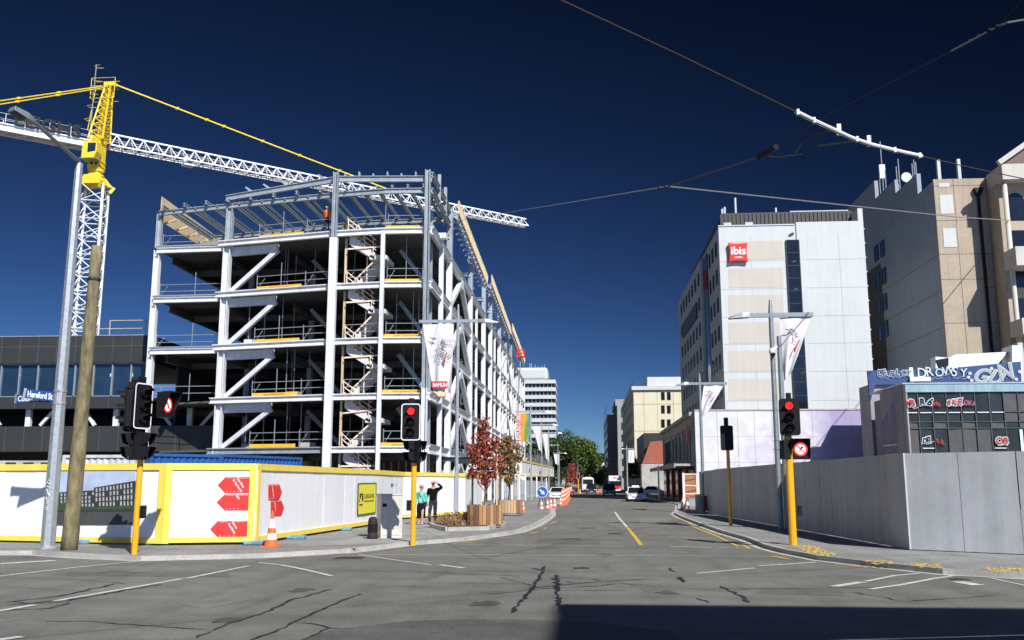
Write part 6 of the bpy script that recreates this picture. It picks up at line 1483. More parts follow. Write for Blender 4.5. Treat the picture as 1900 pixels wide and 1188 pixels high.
# unseen block behind the viewer that shades the near right corner
SBX = thing('corner_block', 'plain office block behind the viewpoint that shades the near road', 'building', (28, -18, 0))
MB().box(9.9, 48, -34, -3.5, 0, 18).build('wall', CONC, SBX)
g = MB()
for k in range(4):
    for j in range(9): g.box(13.5 + j * 3.8, 15.8 + j * 3.8, -3.52, -3.48, 2 + k * 4.1, 4.2 + k * 4.1)
g.build('windows', GLASS, SBX)
# ================================================================ STREET CLUTTER (right)
def post(lab, u, v, v1, wd, m, D=None):
    b = onZ(u, v, .1); t = thing('post', lab, 'post', (b.x, b.y, .1)); z1 = onD(u, v1, b.dot(Fw)).z; g = MB(); g.box(b.x - wd / 2, b.x + wd / 2, b.y - wd / 2, b.y + wd / 2, .1, z1 - .12); g.prism([(b.x - wd / 2, b.y - wd / 2, z1 - .12), (b.x + wd / 2, b.y - wd / 2, z1 - .12), (b.x + wd / 2, b.y - wd / 2, z1 - .06), (b.x, b.y - wd / 2, z1), (b.x - wd / 2, b.y - wd / 2, z1 - .06)], (0, wd, 0)); g.build('shaft', m, t); return t, b
post('tall thin white post standing alone at the right kerb before the shop verandah', 1223, 929, 864, .16, WHITE)
post('white leaning post next to the wooden crate board and cones', 1270, 948, 877, .14, WHITE)
b = onZ(1299, 950, .1); t = thing('litter_bin', 'round concrete litter bin with yellow rim at the hoarding end', 'bin', (b.x, b.y, .1)); MB().lathe(b, [(.25, 0), (.27, .1), (.27, .95)], 20).build('body', CONCL, t); MB().lathe(b + V((0, 0, .951)), [(.28, 0), (.28, .09)], 20).build('rim', HOARDY, t); MB().lathe(b + V((.30, .25, .1)), [(.14, 0), (.14, .85)], 12).build('red_panel', RED, t)
b = onZ(1282, 934, .1); t = thing('timber_board', 'orange timber framed board leaning behind the bin and cones', 'board', (b.x, b.y, .1)); z1 = onD(1282, 880, b.dot(Fw)).z; wd = .55
MB().box(b.x - wd, b.x + wd, b.y, b.y + .05, .3, z1).build('panel', mat('brown_board', (.30, .16, .07), .8, var=.3), t); g = MB()
for x in (-wd, wd): g.box(b.x + x - .05, b.x + x + .05, b.y - .06, b.y + .08, .1, z1 + .05)
for z in (.9, 1.6, z1): g.box(b.x - wd, b.x + wd, b.y - .05, b.y - .005, z - .05, z + .05)
g.build('frame', TIMP, t); g = MB()
for k in range(4): g.bar((b.x - .6, b.y - .03, .5 + k * .5), (b.x + .6, b.y - .03, .75 + k * .5), .02, .1)
g.build('printed_marks', REDD, t)
b = onZ(1285, 940, .1); MBo = MB(); MBo.box(b.x - .28, b.x + .28, b.y, b.y + .5, .1, .65); MBo.box(b.x - .31, b.x + .31, b.y - .03, b.y + .53, .65, .72); tag(MBo.build('waste_bin', mat('bin_green', (.24, .30, .27), .7), bevel=.02), 'pale green square bin between the wooden board and the concrete bin', 'bin')

# keep right sign
b = onZ(1006, 945, .05); D = b.dot(Fw); c_ = onD(1006, 913, D); r_ = 10 / F * D
t = thing('arrow_sign', 'round blue sign with white diagonal arrow standing among the orange cones', 'road sign', (b.x, b.y, 0)); 
MB().lathe(c_, [(r_, 0), (r_, .02)], 28, 'Y').build('border', REFL, t); MB().lathe(c_ + V((0, -.006, 0)), [(r_ * .92, 0), (r_ * .92, .003)], 28, 'Y').build('disc', mat('sign_blue2', (.01, .08, .42), .4, var=.03), t)
d1 = V((.707, 0, -.707)); d2 = V((.707, 0, .707)); g = MB(); y_ = V((0, -.012, 0)); cc = c_ + y_
g.prism([cc - d1 * r_ * .6 + d2 * r_ * .13, cc - d1 * r_ * .6 - d2 * r_ * .13, cc + d1 * r_ * .1 - d2 * r_ * .13, cc + d1 * r_ * .1 + d2 * r_ * .13], (0, .003, 0)); g.prism([cc + d1 * r_ * .05 - d2 * r_ * .42, cc + d1 * r_ * .65, cc + d1 * r_ * .05 + d2 * r_ * .42], (0, .003, 0)); g.build('arrow', REFL, t)
g = MB(); g.bar(V((b.x - .3, b.y + .05, 0)), c_ + V((-.1, .05, 0)), .05, .05); g.bar(V((b.x + .3, b.y + .05, 0)), c_ + V((.1, .05, 0)), .05, .05); g.bar(V((b.x, b.y + .5, 0)), c_ + V((0, .06, .2)), .05, .05); g.build('stand', DARK, t)
# orange marker boards
bars = []
for k in range(9):
    p = onZ(1046 + k * 1.7, 936.5 - k * 2.4, 0); y = p.y
    t = thing('marker_board', ['nearest upright orange marker board at the end of the row by the cones', 'second nearest orange marker board in the row beside the white hatchback', 'third nearest orange marker board in the row', 'fourth orange marker board in the row', 'fifth orange marker board counted from the near end', 'sixth orange marker board counted from the near end', 'third from the far end of the orange marker board row', 'second from the far end of the orange marker board row', 'farthest orange marker board in the row'][k], 'barrier', (0, 0, 0), 'upright orange marker boards along the lane')
    g = MB(); g.box(-.28, .28, -.32, .32, 0, .09); g.box(-.19, .19, -.03, .03, .095, 1.30); g.build('body', CONEO, t, bevel=.012)
    for z in (.45, .80, 1.12): MB().prism([(-.17, -.034, z - .14), (.17, -.034, z), (.17, -.034, z + .11), (-.17, -.034, z - .03)], (0, -.004, 0)).build('reflective_stripe', REFL, t)
    t.location = p; t.rotation_euler = (0, 0, R(12))

# ================================================================ VEHICLES
def car(lab, loc, rz, L=4.4, W=1.75, H=1.42, col=(.6, .6, .6), kind='hatch', rear=True, cat='car', taxi=False, name='parked_car'):
    m = mat('car_paint_%d' % (int(sum(col) * 1000)), col, .25, .0, var=.02, coat=.6); t = thing(name, lab, cat, (0, 0, 0))
    hw = W / 2; x = lambda f: (f - .5) * L       # f 0 = nose, 1 = tail ; nose towards -Y
    sh_ = {'hatch': [(0, .35), (0, .62), (.03, .72), (.25, .86), (.40, 1), (.82, 1), (.97, .90), (1, .75), (1, .35)], 'sedan': [(0, .35), (0, .58), (.04, .70), (.28, .84), (.98, .86), (1, .8), (1, .35)], 'suv': [(0, .4), (0, .78), (.03, .88), (.25, .98), (.99, 1.0), (1, .9), (1, .4)]}[kind]
    belt = {'hatch': .86, 'sedan': .85, 'suv': .99}[kind]
    prof = [(f, z) for f, z in sh_ if z <= belt + .02]; low = [(0.0, .30)] + [(f, min(z, belt) * 1.0) for f, z in sh_[1:-1]] + [(1, .30)]
    g = MB(); n = len(low)
    secs = []
    for s, wf in ((-1, 1), (1, 1)): secs.append([V((s * hw, x(f), z)) for f, z in low])
    inner = [[V((s * (hw - .0), p.y, p.z)) for p in sec] for s, sec in zip((-1, 1), secs)]
    g.prism([V((-hw, x(f), z)) for f, z in low], (W, 0, 0)); b = g.build('body', m, t, bevel=.07)
    rf = {'hatch': (.27, .42, .80, .96), 'sedan': (.29, .42, .70, .86), 'suv': (.25, .38, .88, .985)}[kind]; ti = .16
    def ring(z0, fa, fb, w_): return [V((-w_, x(fa), z0)), V((w_, x(fa), z0)), V((w_, x(fb), z0)), V((-w_, x(fb), z0))]
    g = MB(); g.hexa(ring(belt - .03, rf[0], rf[3], hw - .06), ring(H - .05, rf[1], rf[2], hw - ti - .06)); g.build('windows', GLASS, t)
    g = MB(); g.hexa(ring(H - .06, rf[1] - .01, rf[2] + .01, hw - ti - .04), ring(H, rf[1] + .03, rf[2] - .03, hw - ti - .12))
    A = ring(belt - .04, rf[0], rf[3], hw - .05); B = ring(H - .05, rf[1], rf[2], hw - ti - .05)
    for a_, b_ in zip(A, B): g.bar(a_, b_, .07, .07)
    g.build('roof', m, t)
    for f in (.19, .80):
        for s in (-1, 1):
            o = MB().lathe((s * (hw - .09), x(f), .31), [(.31, -.1), (.31, .1)], 16, 'X').build('wheel', BLKR, t); MB().lathe((s * (hw - .09), x(f), .31), [(.19, -.105), (.19, .105)], 12, 'X').build('rim', GALV, o)
    zl = belt * .78
    for s in (-1, 1):
        MB().cbox((s * (hw - .25), x(0) - .005, zl - .04), .36, .06, .14).build('headlight', mat('lamp_glass', (.5, .52, .54), .15), t, bevel=.02); MB().cbox((s * (hw - .20), x(1) + .005, zl), .30, .06, .16).build('tail_light', mat('tail_red', (.30, .01, .01), .3), t, bevel=.02)
    MB().box(-.5, .5, x(0) - .03, x(0) + .01, .38, .5).build('grille', BLK, t); MB().box(-.24, .24, x(1) + .0, x(1) + .02, .52, .62).build('number_plate', mat('plate', (.6, .6, .58), .5), t); MB().box(-.24, .24, x(0) - .05, x(0) - .031, .36, .46).build('number_plate', MATS['plate'], t)
    MB().box(-hw + .04, hw - .04, x(0) - .07, x(1) + .07, .24, .40).build('bumper', m if kind != 'suv' else DARK, t, bevel=.03)
    for s in (-1, 1): MB().cbox((s * (hw + .06), x(.30), belt + .05), .16, .1, .12).build('mirror', m, t, bevel=.02)
    if taxi: MB().box(-.35, .35, -.15, .15, H, H + .14).build('roof_sign', REFL, t, bevel=.02)
    t.location = loc; t.rotation_euler = (0, 0, rz); return t
def gp(u, D): p = onD(u, 900, D); return V((p.x, p.y, 0))
WHC = (.70, .70, .70)
c_ = car('white hatchback seen from behind parked beside the orange marker boards', gp(1034, 110), 0, 4.1, 1.72, 1.38, WHC)
MB().box(-.78, .78, 2.07, 2.09, .62, .70).rot(0).move(c_.location).build('rear_stripe', REDD, c_)
car('dark grey hatchback parked beyond the white hatchback', gp(1056, 165), 0, 4.0, 1.7, 1.45, (.05, .055, .06))
car('dark blue four wheel drive seen from behind in front of the white bus', gp(1097, 172), 0, 4.6, 1.85, 1.75, (.02, .02, .035), 'suv')
car('black four wheel drive in the middle of the road left of the truck', gp(1130, 146), 0, 4.7, 1.88, 1.8, (.008, .008, .012), 'suv')
car('white sedan taxi with roof sign facing the viewer on the right', gp(1179, 98), 0, 4.8, 1.84, 1.45, (.72, .72, .74), 'sedan', taxi=True, cat='taxi')
car('white car turned sideways beside the pale base wall on the right', gp(1213, 150), R(75), 4.4, 1.72, 1.4, (.66, .67, .68), 'sedan')
# bus
p = gp(1091, 205); t = thing('bus', 'white bus with rounded roof facing the viewer far down the street', 'bus', (0, 0, 0)); WV = mat('white_vehicle', (.74, .74, .74), .3, var=.03, coat=.4)
g = MB(); g.prism([(-1.25, 0, .35), (1.25, 0, .35), (1.25, 0, 2.7), (1.05, 0, 3.05), (.5, 0, 3.2), (-.5, 0, 3.2), (-1.05, 0, 3.05), (-1.25, 0, 2.7)], (0, 11, 0)); g.build('body', WV, t, bevel=.08)
MB().box(-1.08, 1.08, -.03, -.003, 1.7, 2.7).build('windscreen', GLASS, t); MB().box(-1.27, 1.27, .8, 10.4, 1.7, 2.6).build('side_windows', GLASS, t); MB().box(-1.0, 1.0, -.04, -.01, .4, .6).build('bumper', DARK, t)
for s in (-1, 1):
    MB().cbox((s * .95, -.02, .85), .3, .06, .2).build('headlight', MATS['lamp_glass'], t)
    for y in (2.2, 8.8): MB().lathe((s * 1.1, y, .48), [(.48, -.12), (.48, .12)], 16, 'X').build('wheel', BLKR, t)
t.location = p
# truck
p = gp(1142, 182); t = thing('truck', 'box truck with red cab and white box facing the viewer', 'truck', (0, 0, 0)); g = MB(); g.box(-1.2, 1.2, 1.9, 8, .9, 3.3); o = g.build('cargo_box', WV, t, bevel=.03); MB().box(-1.19, 1.19, 1.7, 1.89, 2.3, 3.3).build('wind_deflector', WV, t, bevel=.05); 
g = MB(); g.hexa([(-1.1, 0, .5), (1.1, 0, .5), (1.1, 1.7, .5), (-1.1, 1.7, .5)], [(-1.1, .02, 1.35), (1.1, .02, 1.35), (1.1, 1.7, 1.35), (-1.1, 1.7, 1.35)]); g.build('cab', mat('truck_red', (.55, .03, .015), .35), t, bevel=.03)
g = MB(); g.hexa([(-1.08, .04, 1.352), (1.08, .04, 1.352), (1.08, 1.7, 1.352), (-1.08, 1.7, 1.352)], [(-1.0, .4, 2.28), (1.0, .4, 2.28), (1.0, 1.7, 2.28), (-1.0, 1.7, 2.28)]); g.build('windscreen', GLASS, t); MB().box(-1.0, 1.0, .38, 1.7, 2.281, 2.4).build('cab_roof', WV, t)
MB().box(-.35, .35, 1.67, 1.695, 2.75, 2.98).build('printed_sign', RED, o); MB().box(-1.0, 1.0, -.05, -.001, .45, .7).build('bumper', REFL, t)
for s in (-1, 1):
    MB().cbox((s * .85, -.02, .9), .3, .06, .18).build('headlight', MATS['lamp_glass'], t)
    for y in (.9, 6.4): MB().lathe((s * 1.0, y, .42), [(.42, -.12), (.42, .12)], 14, 'X').build('wheel', BLKR, t)
t.location = p
# far roadworks cones
for k, (u, v, D) in enumerate([(1111, 0, 190), (1115, 0, 195), (1107, 0, 180), (1076, 0, 175)]):
    c_ = dup(cone0, None, gp(u, D), 0, ['far orange cone left of the black four wheel drive', 'farther orange cone just left of the black four wheel drive', 'far orange cone right of the dark blue four wheel drive', 'far orange cone left of the white bus'][k])
# far signal
b = gp(1073, 190); T5 = sig_pole(b, 3.0, .09, 'distant yellow traffic signal pole left of the bus with red light', top=3.6); signal_head(T5, V((b.x, b.y - .2, 3.4)), 0, 0, border=True)

# ================================================================ PEOPLE
def skin_mesh(name, nodes, edges, m, parent, root, sub=2, extra=None):
    names = list(nodes); me = bpy.data.meshes.new(name); me.from_pydata([nodes[k][0] for k in names], [(names.index(a), names.index(b)) for a, b in edges], [])
    o = bpy.data.objects.new(name, me); C.objects.link(o); s = o.modifiers.new('s', 'SKIN'); s.use_smooth_shade = True
    for k, nm_ in enumerate(names):
        r = nodes[nm_][1]; me.skin_vertices[0].data[k].radius = (r, r) if not isinstance(r, tuple) else r
        me.skin_vertices[0].data[k].use_root = nm_ == root or nm_.startswith('R_')
    if sub: ss = o.modifiers.new('u', 'SUBSURF'); ss.levels = sub; ss.render_levels = sub
    dg = bpy.context.evaluated_depsgraph_get(); em = bpy.data.meshes.new_from_object(o.evaluated_get(dg)); bpy.data.objects.remove(o); em.name = name
    if extra:
        import bmesh
        bm = bmesh.new(); bm.from_mesh(em)
        for c_, r in extra: bmesh.ops.create_uvsphere(bm, u_segments=10, v_segments=8, radius=1, matrix=Matrix.Translation(c_) @ Matrix.Diagonal((*r, 1)))
        bm.to_mesh(em); bm.free()
    em.materials.clear(); em.materials.append(m)
    for p in em.polygons: p.use_smooth = True
    ob = bpy.data.objects.new(name, em); C.objects.link(ob); ob.parent = parent; return ob
def mul(nodes, keys, k, add=0): return {n: (nodes[n][0], tuple(x * k + add for x in (nodes[n][1] if isinstance(nodes[n][1], tuple) else (nodes[n][1],) * 2))) for n in keys}
SKINM = mat('skin', (.50, .27, .18), .6, var=.04)
def person(lab, loc, rz, H, J, shirt, lower, hair, skirt=False, bald=False, shoes=(.01, .01, .01), cat='person', hat=None, glasses=True, sleeves='full', scale=1.0, vest=None):
    t = thing('person', lab, cat, (0, 0, 0)); k = H / 1.78
    N = {'pel': (V((0, 0, .95)), (.15, .115)), 'bel': (V((0, 0, 1.10)), (.145, .105)), 'che': (V((0, .01, 1.30)), (.165, .115)), 'nb': (V((0, .01, 1.44)), (.11, .08)), 'nk': (V((0, 0, 1.52)), .055), 'jaw': (V((0, -.02, 1.60)), (.066, .078)), 'hd': (V((0, -.01, 1.68)), (.078, .095)), 'top': (V((0, .0, 1.745)), (.055, .065))}
    E = [('pel', 'bel'), ('bel', 'che'), ('che', 'nb'), ('nb', 'nk'), ('nk', 'jaw'), ('jaw', 'hd'), ('hd', 'top')]
    for s, sg in (('l', -1), ('r', 1)):
        j = J[s]
        N.update({s + 'sh': (V((sg * .185, .01, 1.42)), .062), s + 'el': (V(j['el']), .045), s + 'wr': (V(j['wr']), .030), s + 'pa': (V(j['pa']), (.036, .018)),
                  s + 'hi': (V((sg * .09, 0, .88)), .088), s + 'kn': (V(j['kn']), .06), s + 'ca': (V(j['kn']).lerp(V(j['an']), .3), .056), s + 'an': (V(j['an']), .04), s + 'to': (V(j['an']) + V((sg * .02, -.15, -.045)), (.04, .028))})
        E += [('nb', s + 'sh'), (s + 'sh', s + 'el'), (s + 'el', s + 'wr'), (s + 'wr', s + 'pa'), ('pel', s + 'hi'), (s + 'hi', s + 'kn'), (s + 'kn', s + 'ca'), (s + 'ca', s + 'an'), (s + 'an', s + 'to')]
        fd = (V(j['pa']) - V(j['wr'])).normalized(); sd2 = fd.cross(V((0, 1, 0)))
        if sd2.length < .1: sd2 = V((1, 0, 0))
        sd2.normalize()
        for f in range(4):
            L = (.065, .078, .072, .055)[f]; a = V(j['pa']) + sd2 * (f - 1.5) * .019 + fd * .025; c_ = V((0, -.02, 0))
            N['%sf%da' % (s, f)] = (a, .0095); N['%sf%db' % (s, f)] = (a + fd * L * .5 + c_ * .3, .009); N['%sf%dc' % (s, f)] = (a + fd * L + c_, .0075); E += [(s + 'pa', '%sf%da' % (s, f)), ('%sf%da' % (s, f), '%sf%db' % (s, f)), ('%sf%db' % (s, f), '%sf%dc' % (s, f))]
        a = V(j['wr']).lerp(V(j['pa']), .5) - sd2 * sg * .03; N[s + 'ta'] = (a, .011); N[s + 'tb'] = (a + fd * .045 - sd2 * sg * .02 + V((0, -.015, 0)), .009); E += [(s + 'wr', s + 'ta'), (s + 'ta', s + 'tb')]
    if k < .97: N['che'] = (N['che'][0], (.15, .115)); N['lsh'] = (V((-.165, .01, 1.41)), .055); N['rsh'] = (V((.165, .01, 1.41)), .055)
    ex = [(V((0, -.112, 1.655)), V((.014, .02, .022))), (V((-.082, 0, 1.665)), V((.012, .02, .03))), (V((.082, 0, 1.665)), V((.012, .02, .03))), (V((0, -.095, 1.61)), V((.026, .012, .008))), (V((-.03, -.094, 1.68)), V((.013, .01, .008))), (V((.03, -.094, 1.68)), V((.013, .01, .008)))]
    skin_mesh('body', N, E, SKINM, t, 'pel', 1, ex)
    ks = ['bel', 'che', 'nb', 'lsh', 'rsh', 'lel', 'rel'] + (['lwr', 'rwr'] if sleeves == 'full' else []); M_ = mul(N, ks, 1.12, .012); M_['hem'] = (V((0, 0, .86)), (.19, .145)); es = [e for e in E if e[0] in M_ and e[1] in M_] + [('bel', 'hem')]; 
    for s in 'lr':
        if sleeves == 'full': M_[s + 'wr'] = (N[s + 'el'][0].lerp(N[s + 'wr'][0], .93), (.043, .043))
    skin_mesh('top' if not vest else 'work_vest', M_, es, shirt, t, 'hem', 2)
    if skirt:
        g = MB(); g.lathe((0, 0, 0), [(.16, .96), (.20, .86), (.21, .7), (.20, .42), (.185, .30)], 16); o = g.build('skirt', lower, t, smooth=True); o.scale = (1, .8, 1)
    else:
        ks = ['pel', 'bel', 'lhi', 'rhi', 'lkn', 'rkn', 'lca', 'rca', 'lan', 'ran']; M_ = mul(N, ks, 1.10, .012)
        for s in 'lr': M_[s + 'an'] = (N[s + 'an'][0], (.062, .062)); M_[s + 'ca'] = (N[s + 'ca'][0], (.07, .07))
        M_['pel'] = (V((0, 0, .95)), (.165, .125)); M_['bel'] = (V((0, 0, 1.06)), (.16, .12)); skin_mesh('trousers', M_, [e for e in E if e[0] in M_ and e[1] in M_], lower, t, 'pel', 2)
    for s, sg in (('l', -1), ('r', 1)):
        an = V(J[s]['an']); to = an + V((sg * .02, -.15, -.04)); g = MB(); g.ball(an + V((0, .0, -.03)), .045, .06, .05, 10, 6); g.ball(an.lerp(to, .6) + V((0, 0, -.015)), .048, .10, .038, 10, 6); g.build('shoe', mat('shoe_%d' % int(shoes[0] * 100), shoes, .5, var=0), t, smooth=True)
    if hat: g = MB(); g.ball((0, 0, 1.70), .105, .125, .10, 14, 8); g.lathe((0, -.03, 1.70), [(.135, 0), (.13, .015)], 14); g.build('hard_hat', hat, t, smooth=True)
    elif not bald: g = MB(); g.ball((0, .035, 1.712), .102, .105, .095, 14, 8); g.ball((0, .065, 1.62), .09, .06, .09, 12, 8); g.build('hair', hair, t, smooth=True)
    else: g = MB(); g.ball((0, .018, 1.705), .088, .10, .075, 14, 8); g.build('hair', hair, t, smooth=True)
    if glasses: g = MB(); g.box(-.075, .075, -.122, -.108, 1.665, 1.695); g.build('sunglasses', BLK, t)
    t.scale = (k, k, k); t.location = loc; t.rotation_euler = (0, 0, rz); return t
leg = lambda sg, f, b=0: {'kn': (sg * .10, -.05 - f, .49), 'an': (sg * .09, .0 - f * 1.4 + b, .085)}
BK = mat('black_wool', (.006, .006, .007), .95, var=.1, spec=.1); JN = mat('dark_jeans', (.010, .016, .026), .9, var=.25, scale=6)
b = onZ(803, 973, .1)
J = {'l': dict(el=(-.27, .02, 1.13), wr=(-.28, -.04, .90), pa=(-.285, -.05, .82), **leg(-1, .12)), 'r': dict(el=(.40, -.06, 1.50), wr=(.20, -.17, 1.68), pa=(.13, -.17, 1.715), **leg(1, -.02, .02))}
person('man in black jumper and dark jeans shading his eyes with a raised hand', b, R(-5), 1.78, J, BK, JN, mat('grey_hair', (.42, .38, .35), .8), bald=True)
b2 = onZ(781, 974, .1)
J = {'l': dict(el=(-.25, .03, 1.12), wr=(-.24, -.08, .92), pa=(-.23, -.11, .85), **leg(-1, .03)), 'r': dict(el=(.25, .02, 1.12), wr=(.31, -.02, .90), pa=(.335, -.03, .83), **leg(1, .10))}
wm = person('woman in turquoise cardigan and dark knee length skirt with shoulder bag walking hand in hand', b2, R(-5), 1.62, J, mat('turquoise_knit', (.10, .50, .40), .85, var=.08), mat('navy_skirt', (.008, .007, .014), .9, spec=.15), mat('blond_hair', (.50, .38, .24), .7), skirt=True, shoes=(.5, .32, .25))
g = MB(); g.cbox((.20, -.05, .90), .10, .2, .24); o = g.build('bag', BLKR, wm, bevel=.02); o.matrix_parent_inverse = Matrix.Identity(4)
def fix(o, t):   # parts modelled in the person's own space after placement
    pass
for v in o.data.vertices: v.co = v.co + wm.location
g = MB(); g.path([(-.10, -.10, 1.44), (.0, -.145, 1.25), (.15, -.12, 1.0)], .012, 4); s_ = g.build('bag_strap', BLKR, wm)
for v in s_.data.vertices: v.co = v.co + wm.location
g = MB(); g.ball((0, -.085, 1.10), .085, .05, .14, 12, 8); s_ = g.build('pale_vest_front', mat('pale_top', (.6, .62, .66), .8), wm, smooth=True)
for v in s_.data.vertices: v.co = v.co + wm.location
ORV = mat('vest_orange', (.85, .16, .02), .7); HHY = mat('hat_yellow', (.80, .60, .03), .4)
J0 = {'l': dict(el=(-.28, -.05, 1.15), wr=(-.22, -.25, 1.02), pa=(-.18, -.32, 1.0), **leg(-1, .05)), 'r': dict(el=(.27, -.03, 1.14), wr=(.22, -.22, .98), pa=(.18, -.28, .96), **leg(1, 0))}
p = fp(606, 63.7, 420); person('worker in orange vest and yellow helmet on the top floor deck', V((p.x, p.y, Lz[5] + .25)), R(160), 1.78, J0, ORV, JN, BK, hat=HHY, glasses=False, vest=1, sleeves='short', shoes=(.06, .04, .02))
p = fp(641, 66.0, 420); person('worker in lime vest half hidden behind the top floor column', V((p.x, p.y, Lz[5] - .25)), R(20), 1.72, J0, mat('vest_lime', (.45, .65, .05), .7), JN, BK, hat=HHY, glasses=False, vest=1, sleeves='short', shoes=(.06, .04, .02))
p = onX(904, 560, BX - .8); person('worker in red vest at the roof edge facing the street', V((BX - .9, p.y, Lz[5] + .02)), R(90), 1.75, J0, mat('vest_red', (.60, .03, .03), .7), JN, BK, hat=mat('hat_white', (.7, .7, .7), .4), glasses=False, vest=1, sleeves='short', shoes=(.06, .04, .02))
# red lift basket
p = onX(966, 662, BX + 1.0); t = thing('lift_basket', 'red elevated work platform basket at the far roof edge of the steel frame', 'lift', (p.x, p.y, p.z - .5)); g = MB(); g.cbox(p, 1.6, 1.6, .2)
for h in (.5, 1.0):
    for a, b_ in (((-.8, -.8), (.8, -.8)), ((.8, -.8), (.8, .8)), ((.8, .8), (-.8, .8)), ((-.8, .8), (-.8, -.8))): g.tube(p + V((*a, h)), p + V((*b_, h)), .05, 4)
for a in ((-.8, -.8), (.8, -.8), (.8, .8), (-.8, .8)): g.tube(p + V((*a, 0)), p + V((*a, 1.0)), .05, 4)
g.build('basket', RED, t); MB().path([p + V((0, 0, -.1)), p + V((-.6, 1, -6)), V((p.x - .8, p.y + 5, .1))], .12, 6).build('boom', GSTEEL, t)
for ch in t.children: ch.scale = (.7, .7, 1)

# ================================================================ FAR TREES
def big_tree(lab, c, h, r, m, n, size, tz=.3, group=None, seed=1):
    t = thing('tree', lab, 'tree', (c.x, c.y, 0), group); rr = random.Random(seed); g = MB(); g.path([c, c + V((0, 0, h * .3)), c + V((.3, 0, h * .7))], [r * .07, r * .05, r * .02], 8); bl_ = []
    for k in range(14):
        a = rr.uniform(0, 6.28); q_ = rr.uniform(.2, .75) * r; z = rr.uniform(.30, .86) * h; q_ *= 1 - max(0, (z / h - .55)) * 1.3; p = c + V((q_ * math.cos(a), q_ * math.sin(a), z)); bl_.append((p, r * rr.uniform(.28, .48))); g.path([c + V((0, 0, h * .25)), c.lerp(p, .5) + V((0, 0, h * .1)), p], [r * .03, r * .02, r * .008], 5)
    bl_.append((c + V((0, 0, h * .84)), r * .42)); g.build('trunk', BARK, t); g = MB()
    tot = sum(b[1] ** 2 for b in bl_)
    for p, br in bl_:
        def fn(p=p, br=br):
            v = V((rr.gauss(0, 1), rr.gauss(0, 1), rr.gauss(0, 1))).normalized() * br * (rr.random() ** .25) * rr.uniform(.8, 1.12); return p + V((v.x, v.y, v.z * .8))
        leaf_mb(int(n * br * br / tot), fn, size, g)
    g.build('crown', m, t)
for k, (u, D, top, r, m, lab) in enumerate([(1052, 262, 796, 7.5, GRL, 'big round green street tree tallest of the group left of the road'), (1040, 225, 812, 5.5, DGL, 'dark green tree partly behind the grey banners'), (1080, 290, 812, 7, GRL, 'green street tree second from the left beside the tall one'), (1096, 330, 836, 6, GRL, 'lower green street tree nearest the road end'), (1000, 235, 815, 6, DGL, 'dark tree glimpsed between the banner posts and the steel building'),
                                             (1117, 420, 838, 6, DGL, 'dark conical tree on the skyline above the road end'), (1101, 380, 868, 7, DGL, 'low dark tree closing the end of the street'), (1132, 400, 872, 6, DGL, 'low dark tree left of the grey tower base'), (1086, 350, 862, 7, DGL, 'low dark tree behind the bus')]):
    p = gp(u, D); big_tree(lab, p, onD(u, top, D).z, r, m, 3600 if k < 4 else 1800, .42, seed=k + 2)
p = gp(1061, 200); small_tree('distant young tree with orange red leaves behind the grey hatchback', p, .5, [(V((p.x, p.y, z)), a, b_) for z, a, b_ in ((3.2, 1.2, 1.0), (4.4, 1.1, 1.0), (5.4, .7, .8), (2.6, 1.6, .7))], REDL, 9, n=160, size=.16, stakes=False)
p = gp(1150, 200); small_tree('small dark street tree before the grey tower', V((9.6, 190, 0)), .3, [(V((9.6, 190, z)), a, b_) for z, a, b_ in ((3.6, 1.6, 1.0), (5.2, 1.4, 1.2), (6.4, .8, .8))], DGL, 10, n=160, size=.2, stakes=False)
# far pedestrians
COLS = [(.5, .3, .3), (.3, .3, .35), (.6, .55, .55), (.4, .15, .12)]
for k, (u, D) in enumerate([(1063, 185), (1068, 195), (1060, 178), (1071, 205)]):
    p = gp(u, D); p.z = .1; c_ = COLS[k]; person(['distant pedestrian in pink top beside the grey hatchback', 'distant pedestrian in dark grey top left of the bus', 'distant pedestrian in pale top closest to the hatchback', 'distant pedestrian in dark red top nearest the bus'][k], p, rnd.uniform(0, 6), 1.7, J0, mat('ped_%d' % k, c_, .8), JN, BK, glasses=False)

# ================================================================ OVERHEAD WIRES
WIR = mat('copper_wire', (.10, .06, .045), .5, .3); WIRL = mat('wire_pale', (.28, .29, .30), .5, .3)
def zof(u, v, z): return onZ(u, v, z)
t = thing('tram_contact_wire', 'dark tram contact wire crossing the sky from top centre with a long white section bar', 'wire', (3, 10, 6))
P_ = [zof(1040, 0, 6.0), zof(1260, 102, 6.0), zof(1480, 209, 6.0)]; ex = P_[0] + (P_[0] - P_[1]) * 3; MB().path([ex] + P_, .008, 6).build('wire', WIR, t)
bar_ = [zof(u, v, 6.0) for u, v in [(1478, 208), (1510, 224), (1545, 240), (1580, 256), (1615, 268), (1660, 279), (1710, 290)]]; o = MB().path(bar_, .026, 8).build('section_bar', WHITE, t); g = MB()
for u, v in ((1510, 224), (1590, 259), (1660, 279), (1480, 209), (1706, 289)): g.cbox(zof(u, v, 6.0), .03, .06, .065)
g.build('clamp', GALV, o)
q0 = zof(1710, 290, 6.0); q1 = zof(1900, 332, 6.0); MB().path([q0, zof(1800, 311, 6.0), q1, q1 + (q1 - q0) * 3], .008, 6).build('wire', WIR, t)
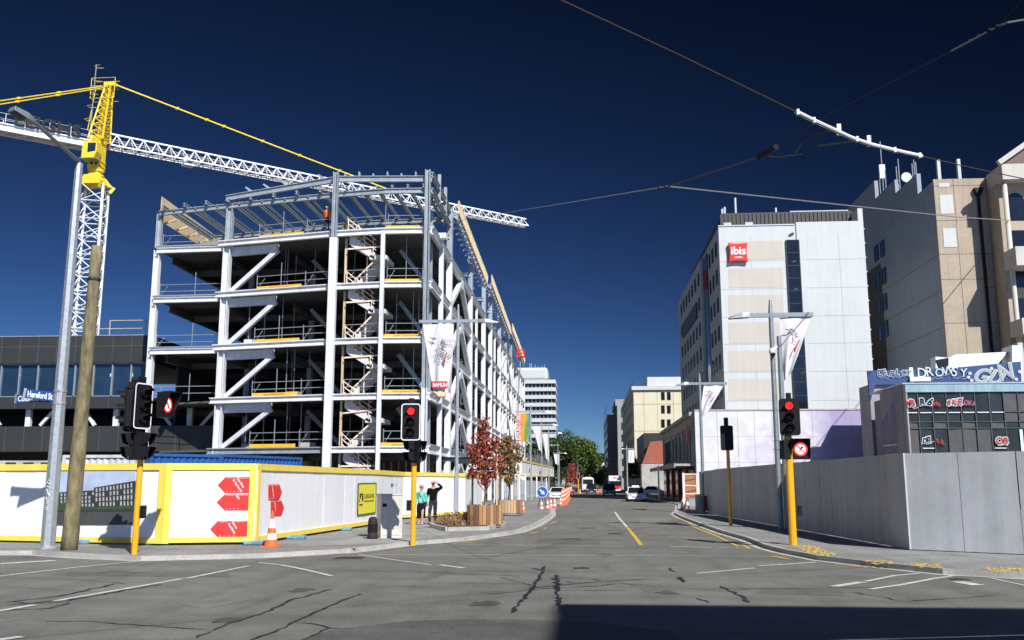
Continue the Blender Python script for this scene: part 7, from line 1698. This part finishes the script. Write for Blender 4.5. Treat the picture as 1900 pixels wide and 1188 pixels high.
for pts in ([(1555, 240), (1540, 243), (1505, 254), (1488, 266), (1474, 287)], [(1612, 261), (1580, 263), (1520, 271), (1500, 280), (1487, 287)]): MB().path([zof(u, v, 6.15) for u, v in pts], .011, 5).build('hanger', DARK, t)
for u, v in ((1556, 241), (1612, 262)): MB().cbox(zof(u, v, 6.12), .05, .05, .14).build('hanger_clamp', REFL, t)
t = thing('span_wire', 'thin span wire from the steel building to the upper right carrying a black insulator', 'wire', (2, 15, 7))
B_ = zof(1240, 346, 6.9); Cc = zof(1408, 292, 6.6); C2 = zof(1440, 273, 6.6); Am = onX(823, 414, BX)
MB().path([Am, B_], .011, 5).build('wire', WIRL, t); MB().path([B_, Cc], .012, 5).build('wire', WIR, t); MB().path([Cc, C2], .045, 8).build('insulator', BLK, t); e1 = zof(1765, 95, 6.8); e2 = zof(1850, 50, 6.9); e3 = zof(1893, 5, 7.0)
MB().path([C2, zof(1540, 212, 6.7), e1], .003, 4).build('wire', WIR, t); MB().path([zof(1425, 290, 6.6), zof(1440, 292, 6.55), zof(1487, 286, 6.3)], .008, 5).build('wire', WIR, t); MB().path([e1, e2], .010, 5).build('strain_rod', WIRL, t); MB().path([e2, e3, e3 + (e3 - e2) * 4], .006, 4).build('wire', WIR, t)
q1 = zof(1900, 37, 6.9); MB().path([e2, zof(1870, 42, 6.9), q1, q1 + (q1 - e2) * 5], .012, 5).build('wire', WIRL, t)
g = MB()
for u, v in ((1850, 50), (1836, 57), (1815, 68), (1799, 77)): g.ball(zof(u, v, 6.88), .03, .03, .03, 8, 6)
g.build('turnbuckle', BLK, t); g = MB()
for u, v in ((1236, 347), (1258, 342), (1224, 349)): g.ball(zof(u, v, 6.9), .035, .03, .03, 8, 6)
g.build('ring_joint', DARK, t)
t = thing('stay_wire', 'pale stay wire running from the ring joint to the buildings on the right', 'wire', (10, 30, 10)); E_ = onY(1872, 409, QY - .3); MB().path([B_, B_.lerp(E_, .5) + V((0, 0, -.12)), E_], [.012, .03, .045], 5).build('wire', WIRL, t)
